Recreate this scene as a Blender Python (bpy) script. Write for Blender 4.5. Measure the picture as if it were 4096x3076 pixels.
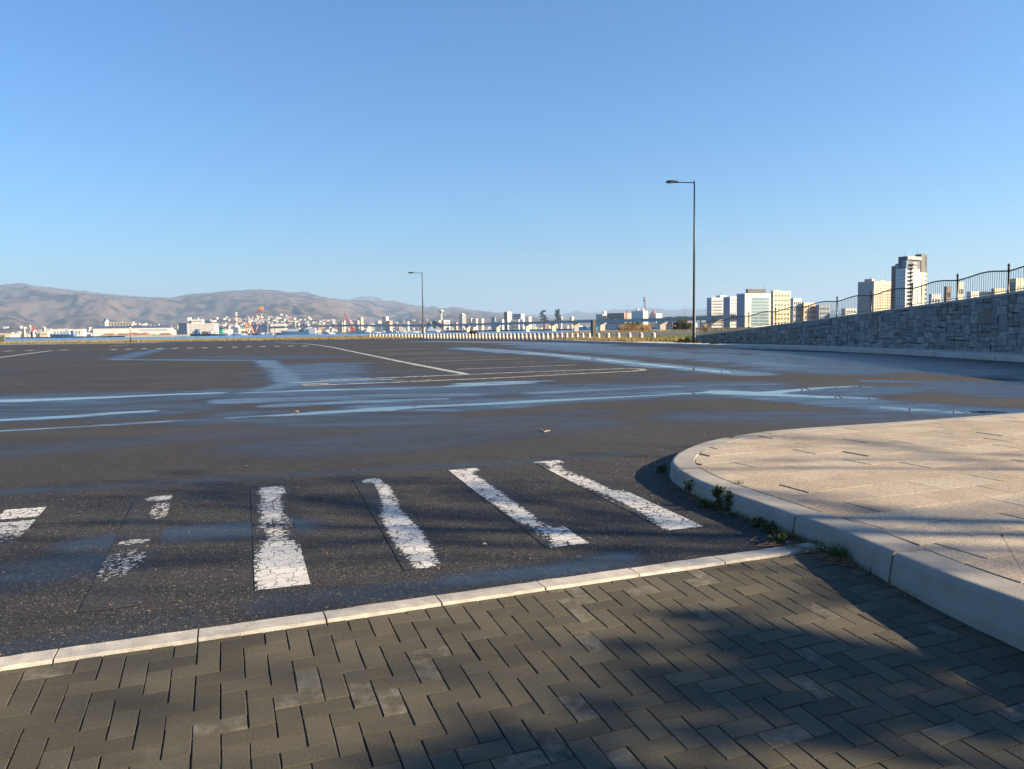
import bpy, math, random
import numpy as np
from mathutils import Vector, Matrix

# ------------------------------------------------------------------ clear
for o in list(bpy.data.objects):
    bpy.data.objects.remove(o, do_unlink=True)
scene = bpy.context.scene
COL = scene.collection
PI = math.pi
rad = math.radians

# ------------------------------------------------------------------ camera
FPX, WPX, HPX = 3050.0, 4096.0, 3076.0          # focal length and frame of the photograph, in its pixels
EYE = 1.4554                                     # eye height above the car park
ROLL = rad(0.85)
PITCH = rad(4.1439)
CAM_R = np.array([1.0, 0, 0])
CAM_F = np.array([0, math.cos(PITCH), -math.sin(PITCH)])
CAM_U = np.array([0, math.sin(PITCH), math.cos(PITCH)])
cr, sr = math.cos(ROLL), math.sin(ROLL)
cam_right = cr * CAM_R - sr * CAM_U
cam_up = sr * CAM_R + cr * CAM_U
cam_data = bpy.data.cameras.new("camera")
cam_data.sensor_width = 36.0
cam_data.lens = 36.0 * FPX / WPX
cam_data.clip_start = 0.05
cam_data.clip_end = 60000
cam = bpy.data.objects.new("camera", cam_data)
COL.objects.link(cam)
M = Matrix(((cam_right[0], cam_up[0], -CAM_F[0], 0), (cam_right[1], cam_up[1], -CAM_F[1], 0),
            (cam_right[2], cam_up[2], -CAM_F[2], EYE), (0, 0, 0, 1)))
cam.matrix_world = M
scene.camera = cam

# ------------------------------------------------------------------ sky, sun, exposure
SUN_EL, SUN_AZ = rad(21.3), rad(-8.5)            # azimuth measured from +X, counter-clockwise
world = bpy.data.worlds.new("World")
scene.world = world
world.use_nodes = True
wn = world.node_tree
sky = wn.nodes.new("ShaderNodeTexSky")
sky.sky_type = 'NISHITA'
sky.sun_disc = False
sky.sun_elevation = SUN_EL
sky.sun_rotation = PI / 2 - SUN_AZ
sky.altitude = 0
sky.air_density = 1.35
sky.dust_density = 0.2
sky.ozone_density = 10.0
bg = wn.nodes["Background"]
wn.links.new(sky.outputs[0], bg.inputs[0])
bg.inputs[1].default_value = 0.0545
sun_data = bpy.data.lights.new("sun", 'SUN')
sun_data.energy = 5.0
sun_data.angle = rad(0.53)
sun_data.color = (1.0, 0.80, 0.53)
sun = bpy.data.objects.new("sun", sun_data)
COL.objects.link(sun)
sdir = Vector((math.cos(SUN_EL) * math.cos(SUN_AZ), math.cos(SUN_EL) * math.sin(SUN_AZ), math.sin(SUN_EL)))
sun.rotation_euler = sdir.to_track_quat('Z', 'Y').to_euler()
sun.location = (30, -5, 20)
scene.view_settings.view_transform = 'Standard'
scene.view_settings.look = 'None'
scene.view_settings.exposure = 1.85
scene.view_settings.gamma = 1.0
scene.view_settings.use_curve_mapping = False
scene.render.engine = 'CYCLES'
scene.cycles.use_denoising = True
scene.cycles.max_bounces = 6
scene.cycles.volume_bounces = 1
scene.cycles.caustics_reflective = False
scene.cycles.caustics_refractive = False
scene.cycles.use_adaptive_sampling = False

# ------------------------------------------------------------------ small helpers
def ray(px, py):
    du, dv = px - WPX / 2, py - HPX / 2
    u, v = cr * du - sr * dv, sr * du + cr * dv
    return CAM_R * u / FPX - CAM_U * v / FPX + CAM_F
def gz(px, py, z=0.0):
    d = ray(px, py); t = (z - EYE) / d[2]
    return np.array([0, 0, EYE]) + t * d
def at(px, py, Y):
    d = ray(px, py)
    return np.array([0, 0, EYE]) + d * (Y / d[1])
def to_px(X):
    d = np.array(X, float) - np.array([0, 0, EYE])
    u, v, w = d @ CAM_R, -(d @ CAM_U), d @ CAM_F
    if w <= 0.01: return (-1e6, -1e6)
    u, v = FPX * u / w, FPX * v / w
    return (WPX / 2 + cr * u + sr * v, HPX / 2 - sr * u + cr * v)

def link(name, mesh, parent=None, loc=None):
    o = bpy.data.objects.new(name, mesh)
    COL.objects.link(o)
    if parent is not None: o.parent = parent
    if loc is not None: o.location = loc
    return o
def tag(o, label=None, cat=None, group=None, kind=None):
    if label: o["label"] = label
    if cat: o["category"] = cat
    if group: o["group"] = group
    if kind: o["kind"] = kind
    return o
def thing(name, label, cat, loc=(0, 0, 0), rz=0.0, group=None):
    o = bpy.data.objects.new(name, None)
    o.empty_display_size = 0.2
    COL.objects.link(o)
    o.location = tuple(float(c) for c in loc); o.rotation_euler = (0, 0, rz)
    return tag(o, label, cat, group)
def dup(root, loc, rz=None, label=None, group=None):
    r = root.copy(); COL.objects.link(r); r.location = loc
    if rz is not None: r.rotation_euler = (0, 0, rz)
    if label: r["label"] = label
    if group: r["group"] = group
    for ch in list(root.children):
        c = ch.copy(); COL.objects.link(c); c.parent = r
        for g in ch.children:
            d = g.copy(); COL.objects.link(d); d.parent = c
    return r

class MB:
    """collects verts and faces, links them as ONE mesh"""
    def __init__(self): self.v = []; self.f = []
    def add(self, vs, fs):
        n = len(self.v)
        self.v += [tuple(float(c) for c in p) for p in vs]
        self.f += [tuple(i + n for i in f) for f in fs]
        return self
    def box(self, c, s, rz=0.0):
        cx, cy, cz = c; hx, hy, hz = s[0] / 2, s[1] / 2, s[2] / 2
        ca, sa = math.cos(rz), math.sin(rz)
        vs = [(cx + ca * x - sa * y, cy + sa * x + ca * y, cz + z) for z in (-hz, hz) for x, y in ((-hx, -hy), (hx, -hy), (hx, hy), (-hx, hy))]
        return self.add(vs, [(3, 2, 1, 0), (4, 5, 6, 7), (0, 1, 5, 4), (1, 2, 6, 5), (2, 3, 7, 6), (3, 0, 4, 7)])
    def prism(self, poly, z0, z1):
        n = len(poly)
        vs = [(p[0], p[1], z0) for p in poly] + [(p[0], p[1], z1) for p in poly]
        fs = [tuple(range(n - 1, -1, -1)), tuple(range(n, 2 * n))] + [(i, (i + 1) % n, n + (i + 1) % n, n + i) for i in range(n)]
        return self.add(vs, fs)
    def sheet(self, pts):
        return self.add(pts, [tuple(range(len(pts)))])
    def tube(self, p0, p1, r0, r1=None, n=8, cap=True):
        r1 = r0 if r1 is None else r1
        p0, p1 = Vector(p0), Vector(p1); d = (p1 - p0)
        if d.length < 1e-6: return self
        q = d.to_track_quat('Z', 'Y')
        ring = [(math.cos(2 * PI * k / n), math.sin(2 * PI * k / n)) for k in range(n)]
        vs = [p0 + q @ Vector((r0 * a, r0 * b, 0)) for a, b in ring] + [p1 + q @ Vector((r1 * a, r1 * b, 0)) for a, b in ring]
        fs = [(i, (i + 1) % n, n + (i + 1) % n, n + i) for i in range(n)]
        if cap: fs += [tuple(range(n - 1, -1, -1)), tuple(range(n, 2 * n))]
        return self.add(vs, fs)
    def path(self, pts, r, n=6):
        """a bent tube through pts"""
        pts = [Vector(p) for p in pts]; m = len(pts)
        rs = r if hasattr(r, '__len__') else [r] * m
        vs = []
        for i, p in enumerate(pts):
            d = (pts[min(i + 1, m - 1)] - pts[max(i - 1, 0)]).normalized()
            a = d.cross(Vector((0, 0, 1)))
            if a.length < 1e-3: a = Vector((1, 0, 0))
            a.normalize(); b = a.cross(d)
            vs += [p + (a * math.cos(2 * PI * k / n) + b * math.sin(2 * PI * k / n)) * rs[i] for k in range(n)]
        fs = [(i * n + k, i * n + (k + 1) % n, (i + 1) * n + (k + 1) % n, (i + 1) * n + k) for i in range(m - 1) for k in range(n)]
        fs += [tuple(range(n - 1, -1, -1)), tuple(range((m - 1) * n, m * n))]
        return self.add(vs, fs)
    def lathe(self, prof, c=(0, 0, 0), n=16):
        vs, fs = [], []
        for r, z in prof:
            vs += [(c[0] + r * math.cos(2 * PI * k / n), c[1] + r * math.sin(2 * PI * k / n), c[2] + z) for k in range(n)]
        for i in range(len(prof) - 1):
            fs += [(i * n + k, i * n + (k + 1) % n, (i + 1) * n + (k + 1) % n, (i + 1) * n + k) for k in range(n)]
        fs += [tuple(range(n - 1, -1, -1)), tuple(range((len(prof) - 1) * n, len(prof) * n))]
        return self.add(vs, fs)
    def mesh(self, name, mat, off=None, smooth=False):
        v = self.v
        if off is not None:
            v = [(p[0] - off[0], p[1] - off[1], p[2] - off[2]) for p in v]
        me = bpy.data.meshes.new(name)
        me.from_pydata(v, [], self.f); me.update()
        if mat is not None: me.materials.append(mat)
        if smooth:
            me.polygons.foreach_set('use_smooth', [True] * len(me.polygons))
        return me
    def build(self, name, mat, parent=None, loc=None, world=False, smooth=False):
        """world=True: verts are world coordinates and the parent is an unrotated Empty"""
        off = None
        if world and parent is not None: off = tuple(parent.location)
        return link(name, self.mesh(name, mat, off, smooth), parent, loc)

def np_mesh(name, verts, quads, mat, smooth=False, attrs=None):
    """fast mesh from numpy arrays: verts (n,3), quads (m,k)"""
    me = bpy.data.meshes.new(name)
    verts = np.asarray(verts, np.float32); quads = np.asarray(quads, np.int32)
    k = quads.shape[1]
    me.vertices.add(len(verts)); me.vertices.foreach_set('co', verts.ravel())
    me.loops.add(quads.size); me.loops.foreach_set('vertex_index', quads.ravel())
    me.polygons.add(len(quads))
    me.polygons.foreach_set('loop_start', np.arange(0, quads.size, k, dtype=np.int32))
    me.polygons.foreach_set('loop_total', np.full(len(quads), k, np.int32))
    if smooth: me.polygons.foreach_set('use_smooth', np.ones(len(quads), bool))
    me.update(calc_edges=True)
    for an, arr in (attrs or {}).items():
        a = me.attributes.new(an, 'FLOAT', 'POINT'); a.data.foreach_set('value', np.asarray(arr, np.float32).ravel())
    if mat is not None: me.materials.append(mat)
    return me

# value noise in numpy
def _hash(ix, iy, seed):
    h = (ix.astype(np.int64) * 374761393 + iy.astype(np.int64) * 668265263 + seed * 1442695041) & 0x7fffffff
    h = ((h ^ (h >> 13)) * 1274126177) & 0x7fffffff
    return ((h ^ (h >> 16)) & 0xffff) / 65535.0
def vnoise(x, y, seed=0):
    ix, iy = np.floor(x), np.floor(y); fx, fy = x - ix, y - iy
    fx, fy = fx * fx * (3 - 2 * fx), fy * fy * (3 - 2 * fy)
    a, b = _hash(ix, iy, seed), _hash(ix + 1, iy, seed)
    c, d = _hash(ix, iy + 1, seed), _hash(ix + 1, iy + 1, seed)
    return (a * (1 - fx) + b * fx) * (1 - fy) + (c * (1 - fx) + d * fx) * fy
def fbm(x, y, seed=0, octv=5, gain=0.5):
    s, a, t = 0.0, 1.0, 0.0
    for k in range(octv):
        s = s + a * vnoise(x * 2 ** k, y * 2 ** k, seed + k * 17); t += a; a *= gain
    return s / t

# ------------------------------------------------------------------ materials
def new_mat(name):
    m = bpy.data.materials.new(name); m.use_nodes = True
    nt = m.node_tree; b = nt.nodes["Principled BSDF"]
    return m, nt, b
def nd(nt, typ, **kw):
    n = nt.nodes.new(typ)
    for k, v in kw.items():
        if k in n.bl_rna.properties.keys(): setattr(n, k, v)
        else: n.inputs[k].default_value = v
    return n
def ramp(nt, stops, interp='LINEAR'):
    r = nt.nodes.new('ShaderNodeValToRGB'); cr_ = r.color_ramp; cr_.interpolation = interp
    while len(cr_.elements) < len(stops): cr_.elements.new(0.5)
    for e, (p, c) in zip(cr_.elements, stops):
        e.position = p; e.color = (c, c, c, 1) if not hasattr(c, '__len__') else (*c, 1)
    return r
def mathn(nt, op, a, b=None, c=None, clamp=False):
    n = nt.nodes.new('ShaderNodeMath'); n.operation = op; n.use_clamp = clamp
    for i, v in enumerate((a, b, c)):
        if v is None: continue
        if hasattr(v, 'is_output') or hasattr(v, 'links'): nt.links.new(v, n.inputs[i])
        else: n.inputs[i].default_value = v
    return n.outputs[0]
def mixc(nt, fac, a, b, mode='MIX'):
    n = nt.nodes.new('ShaderNodeMix'); n.data_type = 'RGBA'; n.blend_type = mode
    for sock, v in ((n.inputs[0], fac), (n.inputs[6], a), (n.inputs[7], b)):
        if hasattr(v, 'links'): nt.links.new(v, sock)
        elif hasattr(v, '__len__'): sock.default_value = (*v, 1) if len(v) == 3 else v
        else: sock.default_value = v
    return n.outputs[2]
def objrand(nt):
    """a random number per object and per loose piece"""
    oi = nt.nodes.new('ShaderNodeObjectInfo'); ge = nt.nodes.new('ShaderNodeNewGeometry')
    return mathn(nt, 'FRACT', mathn(nt, 'ADD', oi.outputs['Random'], ge.outputs['Random Per Island']))
def coords(nt): return nt.nodes.new('ShaderNodeNewGeometry').outputs['Position']

def plain(name, col, rough=0.6, var=0.12, scale=3.0, bump=0.0, bscale=40.0, metal=0.0, piece=0.0, dirt=0.0, spec=None):
    """painted / cast / rendered surface: base colour with soft blotches, per piece variation and fine relief"""
    m, nt, b = new_mat(name)
    P = coords(nt)
    n1 = nd(nt, 'ShaderNodeTexNoise', Scale=scale, Detail=6.0, Roughness=0.6)
    nt.links.new(P, n1.inputs['Vector'])
    r = ramp(nt, [(0.25, 1 - var), (0.75, 1 + var)])
    nt.links.new(n1.outputs[0], r.inputs[0])
    c = mixc(nt, 1.0, col, r.outputs[0], 'MULTIPLY')
    if piece:
        pr = ramp(nt, [(0, 1 - piece), (1, 1 + piece)]); nt.links.new(objrand(nt), pr.inputs[0])
        c = mixc(nt, 1.0, c, pr.outputs[0], 'MULTIPLY')
    if dirt:
        n2 = nd(nt, 'ShaderNodeTexNoise', Scale=scale * 0.35, Detail=8.0, Roughness=0.7)
        nt.links.new(P, n2.inputs['Vector'])
        r2 = ramp(nt, [(0.5, 0.0), (0.72, dirt)]); nt.links.new(n2.outputs[0], r2.inputs[0])
        c = mixc(nt, r2.outputs[0], c, (0.07, 0.06, 0.05))
    nt.links.new(c, b.inputs['Base Color'])
    b.inputs['Roughness'].default_value = rough
    b.inputs['Metallic'].default_value = metal
    if spec is not None: b.inputs['Specular IOR Level'].default_value = spec
    if bump:
        n3 = nd(nt, 'ShaderNodeTexNoise', Scale=bscale, Detail=5.0, Roughness=0.65)
        nt.links.new(P, n3.inputs['Vector'])
        bp = nt.nodes.new('ShaderNodeBump'); bp.inputs['Strength'].default_value = bump; bp.inputs['Distance'].default_value = 0.01
        nt.links.new(n3.outputs[0], bp.inputs['Height']); nt.links.new(bp.outputs[0], b.inputs['Normal'])
    return m

def leaf_mat(name, c0, c1, rough=0.6, trans=0.0):
    m, nt, b = new_mat(name)
    r = ramp(nt, [(0, c0), (1, c1)]); nt.links.new(objrand(nt), r.inputs[0])
    nt.links.new(r.outputs[0], b.inputs['Base Color'])
    b.inputs['Roughness'].default_value = rough
    b.inputs['Specular IOR Level'].default_value = 0.25
    if trans:
        t = nt.nodes.new('ShaderNodeBsdfTranslucent'); nt.links.new(r.outputs[0], t.inputs[0])
        mx = nt.nodes.new('ShaderNodeMixShader'); mx.inputs[0].default_value = trans
        out = nt.nodes['Material Output']
        nt.links.new(b.outputs[0], mx.inputs[1]); nt.links.new(t.outputs[0], mx.inputs[2]); nt.links.new(mx.outputs[0], out.inputs[0])
    return m

def asphalt_group():
    """asphalt: aggregate, stains; the input Wet (0 dry, 1 standing water) darkens and smooths it"""
    g = bpy.data.node_groups.new('asphalt', 'ShaderNodeTree')
    g.interface.new_socket('Wet', in_out='INPUT', socket_type='NodeSocketFloat')
    g.interface.new_socket('Coarse', in_out='INPUT', socket_type='NodeSocketFloat')
    g.interface.new_socket('BSDF', in_out='OUTPUT', socket_type='NodeSocketShader')
    gi = g.nodes.new('NodeGroupInput'); go = g.nodes.new('NodeGroupOutput')
    b = g.nodes.new('ShaderNodeBsdfPrincipled'); g.links.new(b.outputs[0], go.inputs[0])
    P = coords(g)
    wet, coarse = gi.outputs[0], gi.outputs[1]
    # break the wet mask up
    mps = nd(g, 'ShaderNodeMapping'); mps.inputs['Rotation'].default_value = (0, 0, rad(-24)); mps.inputs['Scale'].default_value = (0.5, 2.3, 1.0); g.links.new(P, mps.inputs['Vector'])
    nw = nd(g, 'ShaderNodeTexNoise', Scale=1.0, Detail=9.0, Roughness=0.68); g.links.new(mps.outputs[0], nw.inputs['Vector'])
    mpb = nd(g, 'ShaderNodeMapping'); mpb.inputs['Rotation'].default_value = (0, 0, rad(-24)); mpb.inputs['Scale'].default_value = (0.03, 0.30, 1.0); g.links.new(P, mpb.inputs['Vector'])
    nband = nd(g, 'ShaderNodeTexNoise', Scale=1.0, Detail=6.0, Roughness=0.6); g.links.new(mpb.outputs[0], nband.inputs['Vector'])
    w = mathn(g, 'MULTIPLY', wet, mathn(g, 'ADD', mathn(g, 'MULTIPLY', nw.outputs[0], 1.7), 0.15))
    damp = ramp(g, [(0.08, 0), (0.62, 1)]); g.links.new(w, damp.inputs[0])
    pud = ramp(g, [(0.74, 0), (0.86, 1)]); g.links.new(w, pud.inputs[0])
    # aggregate
    v1 = nd(g, 'ShaderNodeTexVoronoi', Scale=125.0, feature='F1'); g.links.new(P, v1.inputs['Vector'])
    n2 = nd(g, 'ShaderNodeTexNoise', Scale=60.0, Detail=4.0, Roughness=0.7); g.links.new(P, n2.inputs['Vector'])
    n3 = nd(g, 'ShaderNodeTexNoise', Scale=0.55, Detail=7.0, Roughness=0.6); g.links.new(P, n3.inputs['Vector'])
    n4 = nd(g, 'ShaderNodeTexNoise', Scale=6.0, Detail=5.0, Roughness=0.65); g.links.new(P, n4.inputs['Vector'])
    rc = ramp(g, [(0.0, (0.009, 0.0086, 0.0085)), (0.55, (0.0275, 0.0258, 0.025)), (1.0, (0.055, 0.051, 0.048))])
    sep = g.nodes.new('ShaderNodeSeparateColor'); g.links.new(v1.outputs['Color'], sep.inputs[0])
    g.links.new(sep.outputs[0], rc.inputs[0])
    stone = ramp(g, [(0.968, 0), (0.976, 1)]); g.links.new(sep.outputs[1], stone.inputs[0])
    c = mixc(g, mathn(g, 'MULTIPLY', stone.outputs[0], mathn(g, 'ADD', mathn(g, 'MULTIPLY', coarse, 0.75), 0.2)), rc.outputs[0], (0.20, 0.17, 0.135))
    r3 = ramp(g, [(0.25, 0.72), (0.75, 1.25)]); g.links.new(n3.outputs[0], r3.inputs[0])
    c = mixc(g, 1.0, c, r3.outputs[0], 'MULTIPLY')
    n6 = nd(g, 'ShaderNodeTexNoise', Scale=24.0, Detail=4.0, Roughness=0.7); g.links.new(P, n6.inputs['Vector'])
    r6 = ramp(g, [(0.3, 0.78), (0.7, 1.22)]); g.links.new(n6.outputs[0], r6.inputs[0])
    c = mixc(g, 1.0, c, r6.outputs[0], 'MULTIPLY')
    r4 = ramp(g, [(0.3, 0.82), (0.7, 1.18)]); g.links.new(n4.outputs[0], r4.inputs[0])
    c = mixc(g, 1.0, c, r4.outputs[0], 'MULTIPLY')
    rb_ = ramp(g, [(0.3, 0.80), (0.7, 1.20)]); g.links.new(nband.outputs[0], rb_.inputs[0])
    c = mixc(g, 1.0, c, rb_.outputs[0], 'MULTIPLY')
    dk = mathn(g, 'SUBTRACT', 1.0, mathn(g, 'MULTIPLY', damp.outputs[0], 0.45))
    c = mixc(g, 1.0, c, dk, 'MULTIPLY')
    g.links.new(c, b.inputs['Base Color'])
    # roughness: dry .8, damp .34, water .015
    ro = mathn(g, 'SUBTRACT', 0.82, mathn(g, 'MULTIPLY', damp.outputs[0], 0.58))
    ro = mathn(g, 'MULTIPLY', ro, mathn(g, 'SUBTRACT', 1.0, mathn(g, 'MULTIPLY', pud.outputs[0], 0.97)))
    g.links.new(ro, b.inputs['Roughness'])
    sp = mathn(g, 'ADD', mathn(g, 'ADD', 0.30, mathn(g, 'MULTIPLY', damp.outputs[0], 0.25)), mathn(g, 'MULTIPLY', pud.outputs[0], 0.35)); g.links.new(sp, b.inputs['Specular IOR Level'])
    bp = g.nodes.new('ShaderNodeBump'); bp.inputs['Distance'].default_value = 0.006
    hgt = mathn(g, 'ADD', mathn(g, 'MULTIPLY', v1.outputs['Distance'], -0.9), mathn(g, 'MULTIPLY', n2.outputs[0], 0.6))
    g.links.new(hgt, bp.inputs['Height'])
    st = mathn(g, 'MULTIPLY', mathn(g, 'ADD', 0.35, mathn(g, 'MULTIPLY', coarse, 0.4)), mathn(g, 'SUBTRACT', 1.0, mathn(g, 'MAXIMUM', mathn(g, 'MULTIPLY', damp.outputs[0], 0.72), pud.outputs[0])))
    g.links.new(st, bp.inputs['Strength'])
    g.links.new(bp.outputs[0], b.inputs['Normal'])
    return g
ASPHALT = asphalt_group()
def asphalt_mat(name, wet_attr=None, wet=0.0, coarse=0.3):
    m = bpy.data.materials.new(name); m.use_nodes = True; nt = m.node_tree
    nt.nodes.remove(nt.nodes["Principled BSDF"])
    gr = nt.nodes.new('ShaderNodeGroup'); gr.node_tree = ASPHALT
    if wet_attr:
        a = nd(nt, 'ShaderNodeAttribute', attribute_name=wet_attr); nt.links.new(a.outputs['Fac'], gr.inputs[0])
        a2 = nd(nt, 'ShaderNodeAttribute', attribute_name='coarse'); nt.links.new(a2.outputs['Fac'], gr.inputs[1])
    else:
        gr.inputs[0].default_value = wet; gr.inputs[1].default_value = coarse
    nt.links.new(gr.outputs[0], nt.nodes['Material Output'].inputs[0])
    return m
def paint_mat(name, col=(0.72, 0.71, 0.68), attr=None, amount=0.35, crack=1.0, wet=0.12):
    """worn road paint: white where it is left, smooth old asphalt where it has gone"""
    m = bpy.data.materials.new(name); m.use_nodes = True; nt = m.node_tree
    b = nt.nodes["Principled BSDF"]
    P = coords(nt)
    gr = nt.nodes.new('ShaderNodeGroup'); gr.node_tree = ASPHALT; gr.inputs[0].default_value = wet; gr.inputs[1].default_value = 0.15
    n1 = nd(nt, 'ShaderNodeTexNoise', Scale=26.0, Detail=7.0, Roughness=0.7); nt.links.new(P, n1.inputs['Vector'])
    nb = nd(nt, 'ShaderNodeTexNoise', Scale=5.0, Detail=4.0, Roughness=0.6); nt.links.new(P, nb.inputs['Vector'])
    if attr:
        a = nd(nt, 'ShaderNodeAttribute', attribute_name=attr); base = a.outputs['Fac']
    else:
        base = mathn(nt, 'ADD', mathn(nt, 'MULTIPLY', nb.outputs[0], 1.0), amount - 0.5)
    s = mathn(nt, 'ADD', base, mathn(nt, 'MULTIPLY', mathn(nt, 'SUBTRACT', n1.outputs[0], 0.5), 1.75))
    worn = ramp(nt, [(0.49, 0), (0.53, 1)]); nt.links.new(s, worn.inputs[0])
    # cracks in the paint film
    mp = nt.nodes.new('ShaderNodeVectorMath'); mp.operation = 'ADD'
    n5 = nd(nt, 'ShaderNodeTexNoise', Scale=9.0, Detail=4.0); nt.links.new(P, n5.inputs['Vector'])
    sc5 = nt.nodes.new('ShaderNodeVectorMath'); sc5.operation = 'SCALE'; sc5.inputs['Scale'].default_value = 0.16
    nt.links.new(n5.outputs['Color'], sc5.inputs[0]); nt.links.new(P, mp.inputs[0]); nt.links.new(sc5.outputs[0], mp.inputs[1])
    v = nd(nt, 'ShaderNodeTexVoronoi', Scale=9.0, feature='DISTANCE_TO_EDGE'); nt.links.new(mp.outputs[0], v.inputs['Vector'])
    wd = mathn(nt, 'MULTIPLY', mathn(nt, 'ADD', mathn(nt, 'MULTIPLY', base, 0.11), 0.008), crack)
    ck = mathn(nt, 'LESS_THAN', v.outputs['Distance'], wd)
    v2 = nd(nt, 'ShaderNodeTexVoronoi', Scale=38.0, feature='DISTANCE_TO_EDGE'); nt.links.new(mp.outputs[0], v2.inputs['Vector'])
    wd2 = mathn(nt, 'MULTIPLY', mathn(nt, 'MULTIPLY', mathn(nt, 'MULTIPLY', base, nb.outputs[0]), 0.22), crack)
    ck2 = mathn(nt, 'LESS_THAN', v2.outputs['Distance'], wd2)
    gone = mathn(nt, 'MAXIMUM', mathn(nt, 'MAXIMUM', worn.outputs[0], ck), ck2)
    rr = ramp(nt, [(0.3, 0.74), (0.7, 1.06)]); nt.links.new(nb.outputs[0], rr.inputs[0])
    nt.links.new(mixc(nt, 1.0, col, rr.outputs[0], 'MULTIPLY'), b.inputs['Base Color'])
    b.inputs['Roughness'].default_value = 0.65
    bp = nt.nodes.new('ShaderNodeBump'); bp.inputs['Strength'].default_value = 0.3; bp.inputs['Distance'].default_value = 0.004
    nt.links.new(n1.outputs[0], bp.inputs['Height']); nt.links.new(bp.outputs[0], b.inputs['Normal'])
    mx = nt.nodes.new('ShaderNodeMixShader')
    nt.links.new(gone, mx.inputs[0]); nt.links.new(b.outputs[0], mx.inputs[1]); nt.links.new(gr.outputs[0], mx.inputs[2])
    nt.links.new(mx.outputs[0], nt.nodes['Material Output'].inputs[0])
    return m
# ------------------------------------------------------------------ materials in use
M_conc = plain('kerb_concrete', (0.265, 0.25, 0.22), 0.8, 0.16, 5.0, 0.35, 90.0, piece=0.08, dirt=0.35)
M_flush = plain('kerb_granite', (0.42, 0.385, 0.325), 0.75, 0.22, 14.0, 0.45, 120.0, piece=0.10, dirt=0.3)
M_far_conc = plain('pale_concrete', (0.46, 0.42, 0.37), 0.85, 0.12, 1.0, 0.0, piece=0.06)
M_soil = plain('soil', (0.09, 0.075, 0.05), 0.95, 0.3, 0.8)
M_joint = plain('joint_sand', (0.020, 0.018, 0.016), 0.95, 0.3, 20.0)
M_dgreen = plain('dark_green_paint', (0.006, 0.012, 0.012), 0.5, 0.08, 3.0)
M_black = plain('black_iron', (0.012, 0.011, 0.013), 0.45, 0.1, 6.0)
M_glass = plain('dark_glass', (0.05, 0.065, 0.085), 0.12, 0.1, 0.3)
M_white = plain('white_paint', (0.78, 0.77, 0.74), 0.5, 0.05, 0.5)
M_lens = plain('lamp_lens', (0.6, 0.6, 0.57), 0.2, 0.03, 2.0)

# brick pavers: dark grey concrete with salt bloom on some of them
def paver_material():
    m, nt, b = new_mat('paver_concrete')
    P = coords(nt); rnd = objrand(nt)
    n1 = nd(nt, 'ShaderNodeTexNoise', Scale=130.0, Detail=5.0, Roughness=0.8); nt.links.new(P, n1.inputs['Vector'])
    n2 = nd(nt, 'ShaderNodeTexNoise', Scale=3.2, Detail=6.0, Roughness=0.6); nt.links.new(P, n2.inputs['Vector'])
    n3 = nd(nt, 'ShaderNodeTexNoise', Scale=14.0, Detail=6.0, Roughness=0.65); nt.links.new(P, n3.inputs['Vector'])
    base = ramp(nt, [(0.0, (0.054, 0.049, 0.036)), (0.5, (0.071, 0.064, 0.046)), (1.0, (0.090, 0.081, 0.058))]); nt.links.new(rnd, base.inputs[0])
    g = ramp(nt, [(0.3, 0.55), (0.6, 1.1), (0.75, 2.0)]); nt.links.new(n1.outputs[0], g.inputs[0])
    c = mixc(nt, 1.0, base.outputs[0], g.outputs[0], 'MULTIPLY')
    # pale bloom: strong on a few pavers, patchy elsewhere
    sel = mathn(nt, 'GREATER_THAN', mathn(nt, 'FRACT', mathn(nt, 'MULTIPLY', rnd, 17.31)), 0.91)
    bl = ramp(nt, [(0.42, 0), (0.68, 1)]); nt.links.new(n3.outputs[0], bl.inputs[0])
    b2 = ramp(nt, [(0.56, 0), (0.74, 0.6)]); nt.links.new(n2.outputs[0], b2.inputs[0])
    fac = mathn(nt, 'MULTIPLY', bl.outputs[0], mathn(nt, 'ADD', mathn(nt, 'MULTIPLY', sel, 0.75), mathn(nt, 'MULTIPLY', b2.outputs[0], 0.5)), clamp=True)
    c = mixc(nt, fac, c, (0.17, 0.16, 0.13))
    nt.links.new(c, b.inputs['Base Color'])
    b.inputs['Roughness'].default_value = 0.85
    b.inputs['Specular IOR Level'].default_value = 0.3
    bp = nt.nodes.new('ShaderNodeBump'); bp.inputs['Strength'].default_value = 0.5; bp.inputs['Distance'].default_value = 0.003
    nt.links.new(n1.outputs[0], bp.inputs['Height']); nt.links.new(bp.outputs[0], b.inputs['Normal'])
    return m
M_paver = paver_material()
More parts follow.
